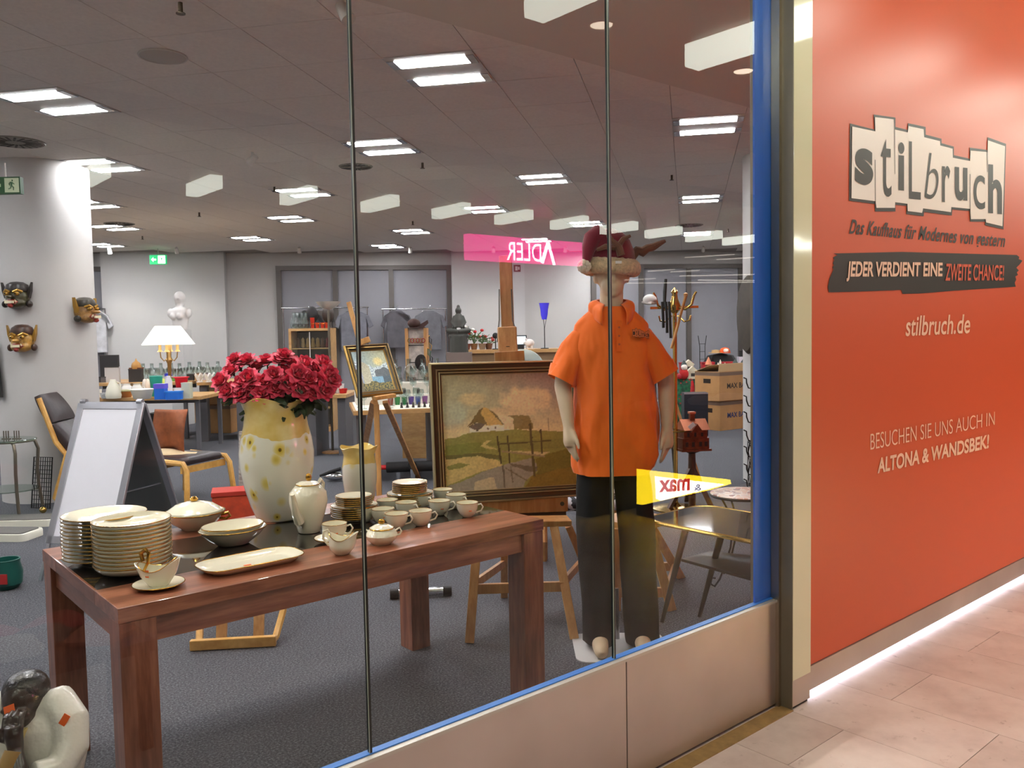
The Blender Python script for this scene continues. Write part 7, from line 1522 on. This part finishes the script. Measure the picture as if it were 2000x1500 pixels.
item('black_speaker_box', 'black loudspeaker box standing before the christmas cloth', 'speaker', W(1357, 850), [('box_body', bx_(.34, .2, .62), col('speaker_black', (26, 30, 38), .4)), ('silver_edge', MB().bx(-.17, .17, -.104, -.1, .6, .62), m_alu), ('cone', lt_([(.001, 0), (.1, .0), (.11, .004)], n=20, c=(0, 0, .3)), m_rub)])

# ================================================================== MALL SIDE SEEN ONLY AS MIRROR IMAGE IN THE GLASS
def mir(px, py, y):           # virtual image behind the pane -> real place in the passage
    p = Wy(px, py, y+2*GY); return Vector((p.x, 2*GY-p.y, p.z))
AY = 8.0
m_pink = M('pink_sign_face', (246, 30, 140), .5, emit=PINK); m_sw = M('sign_letter_white', (255, 244, 250), .5, emit=PINK*2.2)
a0, a1, a2, a3 = mir(915, 457, AY), mir(1137, 473, AY), mir(1137, 518, AY), mir(915, 508, AY)
xa, xb, za, zb3 = a0.x, a1.x, (a2.z+a3.z)/2, (a0.z+a1.z)/2; ys = a0.y
ad_ = thing('fascia_sign', 'pink lit shop fascia sign with white capital letters across the passage', 'sign', ((xa+xb)/2, ys, 0))
cx0 = (xa+xb)/2
MB().bx(xa-cx0, xb-cx0, -.12, 0, za, zb3).build('sign_box', m_pink, ad_, 0)
def PZ(u): return zb3-(zb3-za)*u
# real sign reads left to right for someone facing it, so its text runs towards -x
def lx_(px): return mir(px, 490, AY).x-cx0
def zq(py): return mir(1000, py, AY).z
b = MB(); b.prism([(lx_(1083), zq(513)), (lx_(1079), zq(513)), (lx_(1070), zq(477)), (lx_(1060), zq(511)), (lx_(1055), zq(509)), (lx_(1067), zq(468)), (lx_(1072), zq(468))], .004, .02, 'xz'); b.build('letter_a', m_sw, ad_, 0)
letter('letters', 'DLER', lambda u, v: (lx_(1056)+(lx_(989)-lx_(1056))*u, .012, zq(508)+(zq(473)-zq(508))*v), m_sw, ad_, .0)
yq = 2.35; m_yel = M('yellow_sign_face', (250, 214, 30), .5, emit=YELL); m_wh = M('lightbox_white', (255, 240, 226), .5, emit=YELL*1.6); m_rl = M('sign_red_letter', (214, 52, 40), .5, emit=YELL*.6); m_gl = M('sign_grey_letter', (110, 120, 160), .5, emit=YELL*.5)
ysg = thing('promotion_lightbox', 'low yellow promotion lightbox with red lettering standing in the passage', 'sign', (0, mir(1300, 950, yq).y, 0)); yr = ysg.location.y
def QY(px, py, k=0): p = mir(px, py, yq); return (p.x, .002*k, p.z)
def slab(name, pts, mt, k, th):
    f = [QY(a_, b_, 0) for a_, b_ in pts]; MB()._a([(x, .002*k, z) for x, y, z in f]+[(x, .002*k-th, z) for x, y, z in f], [tuple(range(len(f))), tuple(reversed(range(len(f), 2*len(f))))]+[(i, (i+1) % len(f), len(f)+(i+1) % len(f), len(f)+i) for i in range(len(f))]).build(name, mt, ysg, 0)
slab('box', [(1255, 917), (1427, 937), (1428, 945), (1388, 957), (1255, 986)], m_yel, 0, .06); slab('white_field', [(1279, 930), (1416, 946), (1384, 955), (1290, 978), (1281, 974)], m_wh, 1, .004)
letter('red_letters', 'max', lambda u, v: QY(1346-(1346-1286)*u, 962+8*(1-u)*0-24*v+(-4)*(1-u), 3), m_rl, ysg, .03)
letter('grey_letters', '&', lambda u, v: QY(1368-(1368-1354)*u, 958-12*v, 3), m_gl, ysg, .02)
MB().bx(QY(1330, 980)[0]-.2, QY(1330, 980)[0]+.2, -.3, -.02, 0, .12).build('stand', m_iron, ysg, 0)
# long thin lamps far along the passage
m_line = M('line_lamp_glow', (255, 246, 230), .5, emit=5)
for k, (xa_, ya_, xb_, yb_) in enumerate(((1338, 503, 1434, 497), (1400, 507, 1488, 502), (1266, 530, 1318, 526), (1310, 531, 1366, 528), (1328, 539, 1475, 536), (1220, 547, 1280, 544), (1364, 547, 1480, 548), (1225, 553, 1480, 551))):
    p0, p1_ = mir(xa_, ya_, 7.9), mir(xb_, yb_, 7.9); o = MB().cyl(p0, p1_, .012, n=6).build('line_lamp', m_line); tag(o, 'thin long tube lamp above the opposite shop front', 'lamp', 'line lamps over the opposite shop front')
# bargain table with clothes in the passage (mirrored in the lower left pane)
bt0, bt1 = mir(0, 1290, 1.25), mir(165, 1265, 1.25)
bt = thing('bargain_table', 'low bargain table with loose knitwear in the passage', 'table', ((bt0.x+bt1.x)/2, bt0.y-.25, 0)); bz = min(bt0.z, bt1.z)-.03
MB().bx(-.42, .36, -.25, .25, bz-.04, bz).build('table_top', m_grey, bt, 0)
for sx_ in (-1, 1):
    for sy_ in (-1, 1): MB().bx(sx_*.33-.02, sx_*.33+.02, sy_*.2-.02, sy_*.2+.02, 0, bz-.04).build('leg', m_grey, bt, 0)
for k, c in enumerate(((200, 190, 196), (150, 180, 190), (226, 90, 110), (220, 214, 206), (90, 100, 110), (206, 60, 80), (230, 140, 120), (180, 170, 180))):
    o = MB().lathe([(.02, 0), (.1, .01), (.11, .03), (.07, .055), (.01, .06)], 20, fn=lambda q, a, r, z: [q[0]*(1+.2*math.sin(3*a+k)), q[1]*(1+.15*math.cos(4*a+k)), q[2]]).build('knitted_scarf', col('knit_%d' % k, c, .95)); o.location = (bt.location.x-.3+.085*k, bt.location.y+.12*math.sin(k*2.3), bz); tag(o, '%s knitted garment bundle on the bargain table' % ('pale grey', 'pale blue', 'coral', 'cream', 'dark grey', 'crimson', 'peach', 'mauve')[k], 'knitwear', 'knitwear on the bargain table')

# dark skirted tables added to block the bright floor's reflection in the glass
m_skirt = M('dark_table_skirt', (34, 30, 34), .9); kn = list(MATS[k] for k in MATS if k.startswith('knit_'))
for k in range(7):
    xk = -1.4+1.75*k; t = thing('reflection_blocker_table', 'dark skirted table added in the passage to block the floor reflection', 'table', (xk, -3.5, 0), 0, 'added reflection blocking tables')
    MB().bx(-.78, .78, -.7, .7, .72, .76).build('table_top', m_skirt, t, 0)
    MB().tube([(x, y, .36) for x, y in rrect(-.77, .77, -.69, .69, .05, 3)], .004, 4, close=True).build('skirt_hem', m_skirt, t)
    MB().loft([[(x, y, z) for x, y in rrect(-.765, .765, -.685, .685, .05, 3)] for z in (.01, .72)]).build('cloth_skirt', m_skirt, t, 30)
    for j in range(3):
        o = MB().lathe([(.02, 0), (.14, .012), (.15, .05), (.09, .09), (.01, .1)], 18, fn=lambda q, a, r, z: [q[0]*(1+.2*math.sin(3*a+k+j)), q[1]*(1+.15*math.cos(4*a+j)), q[2]]).build('folded_pullover', kn[(k*3+j) % len(kn)]); o.location = (xk-.45+.45*j, -3.25, .76); tag(o, 'folded pullover lying on an added blocker table in the passage', 'pullover', 'pullovers on the added blocker tables')
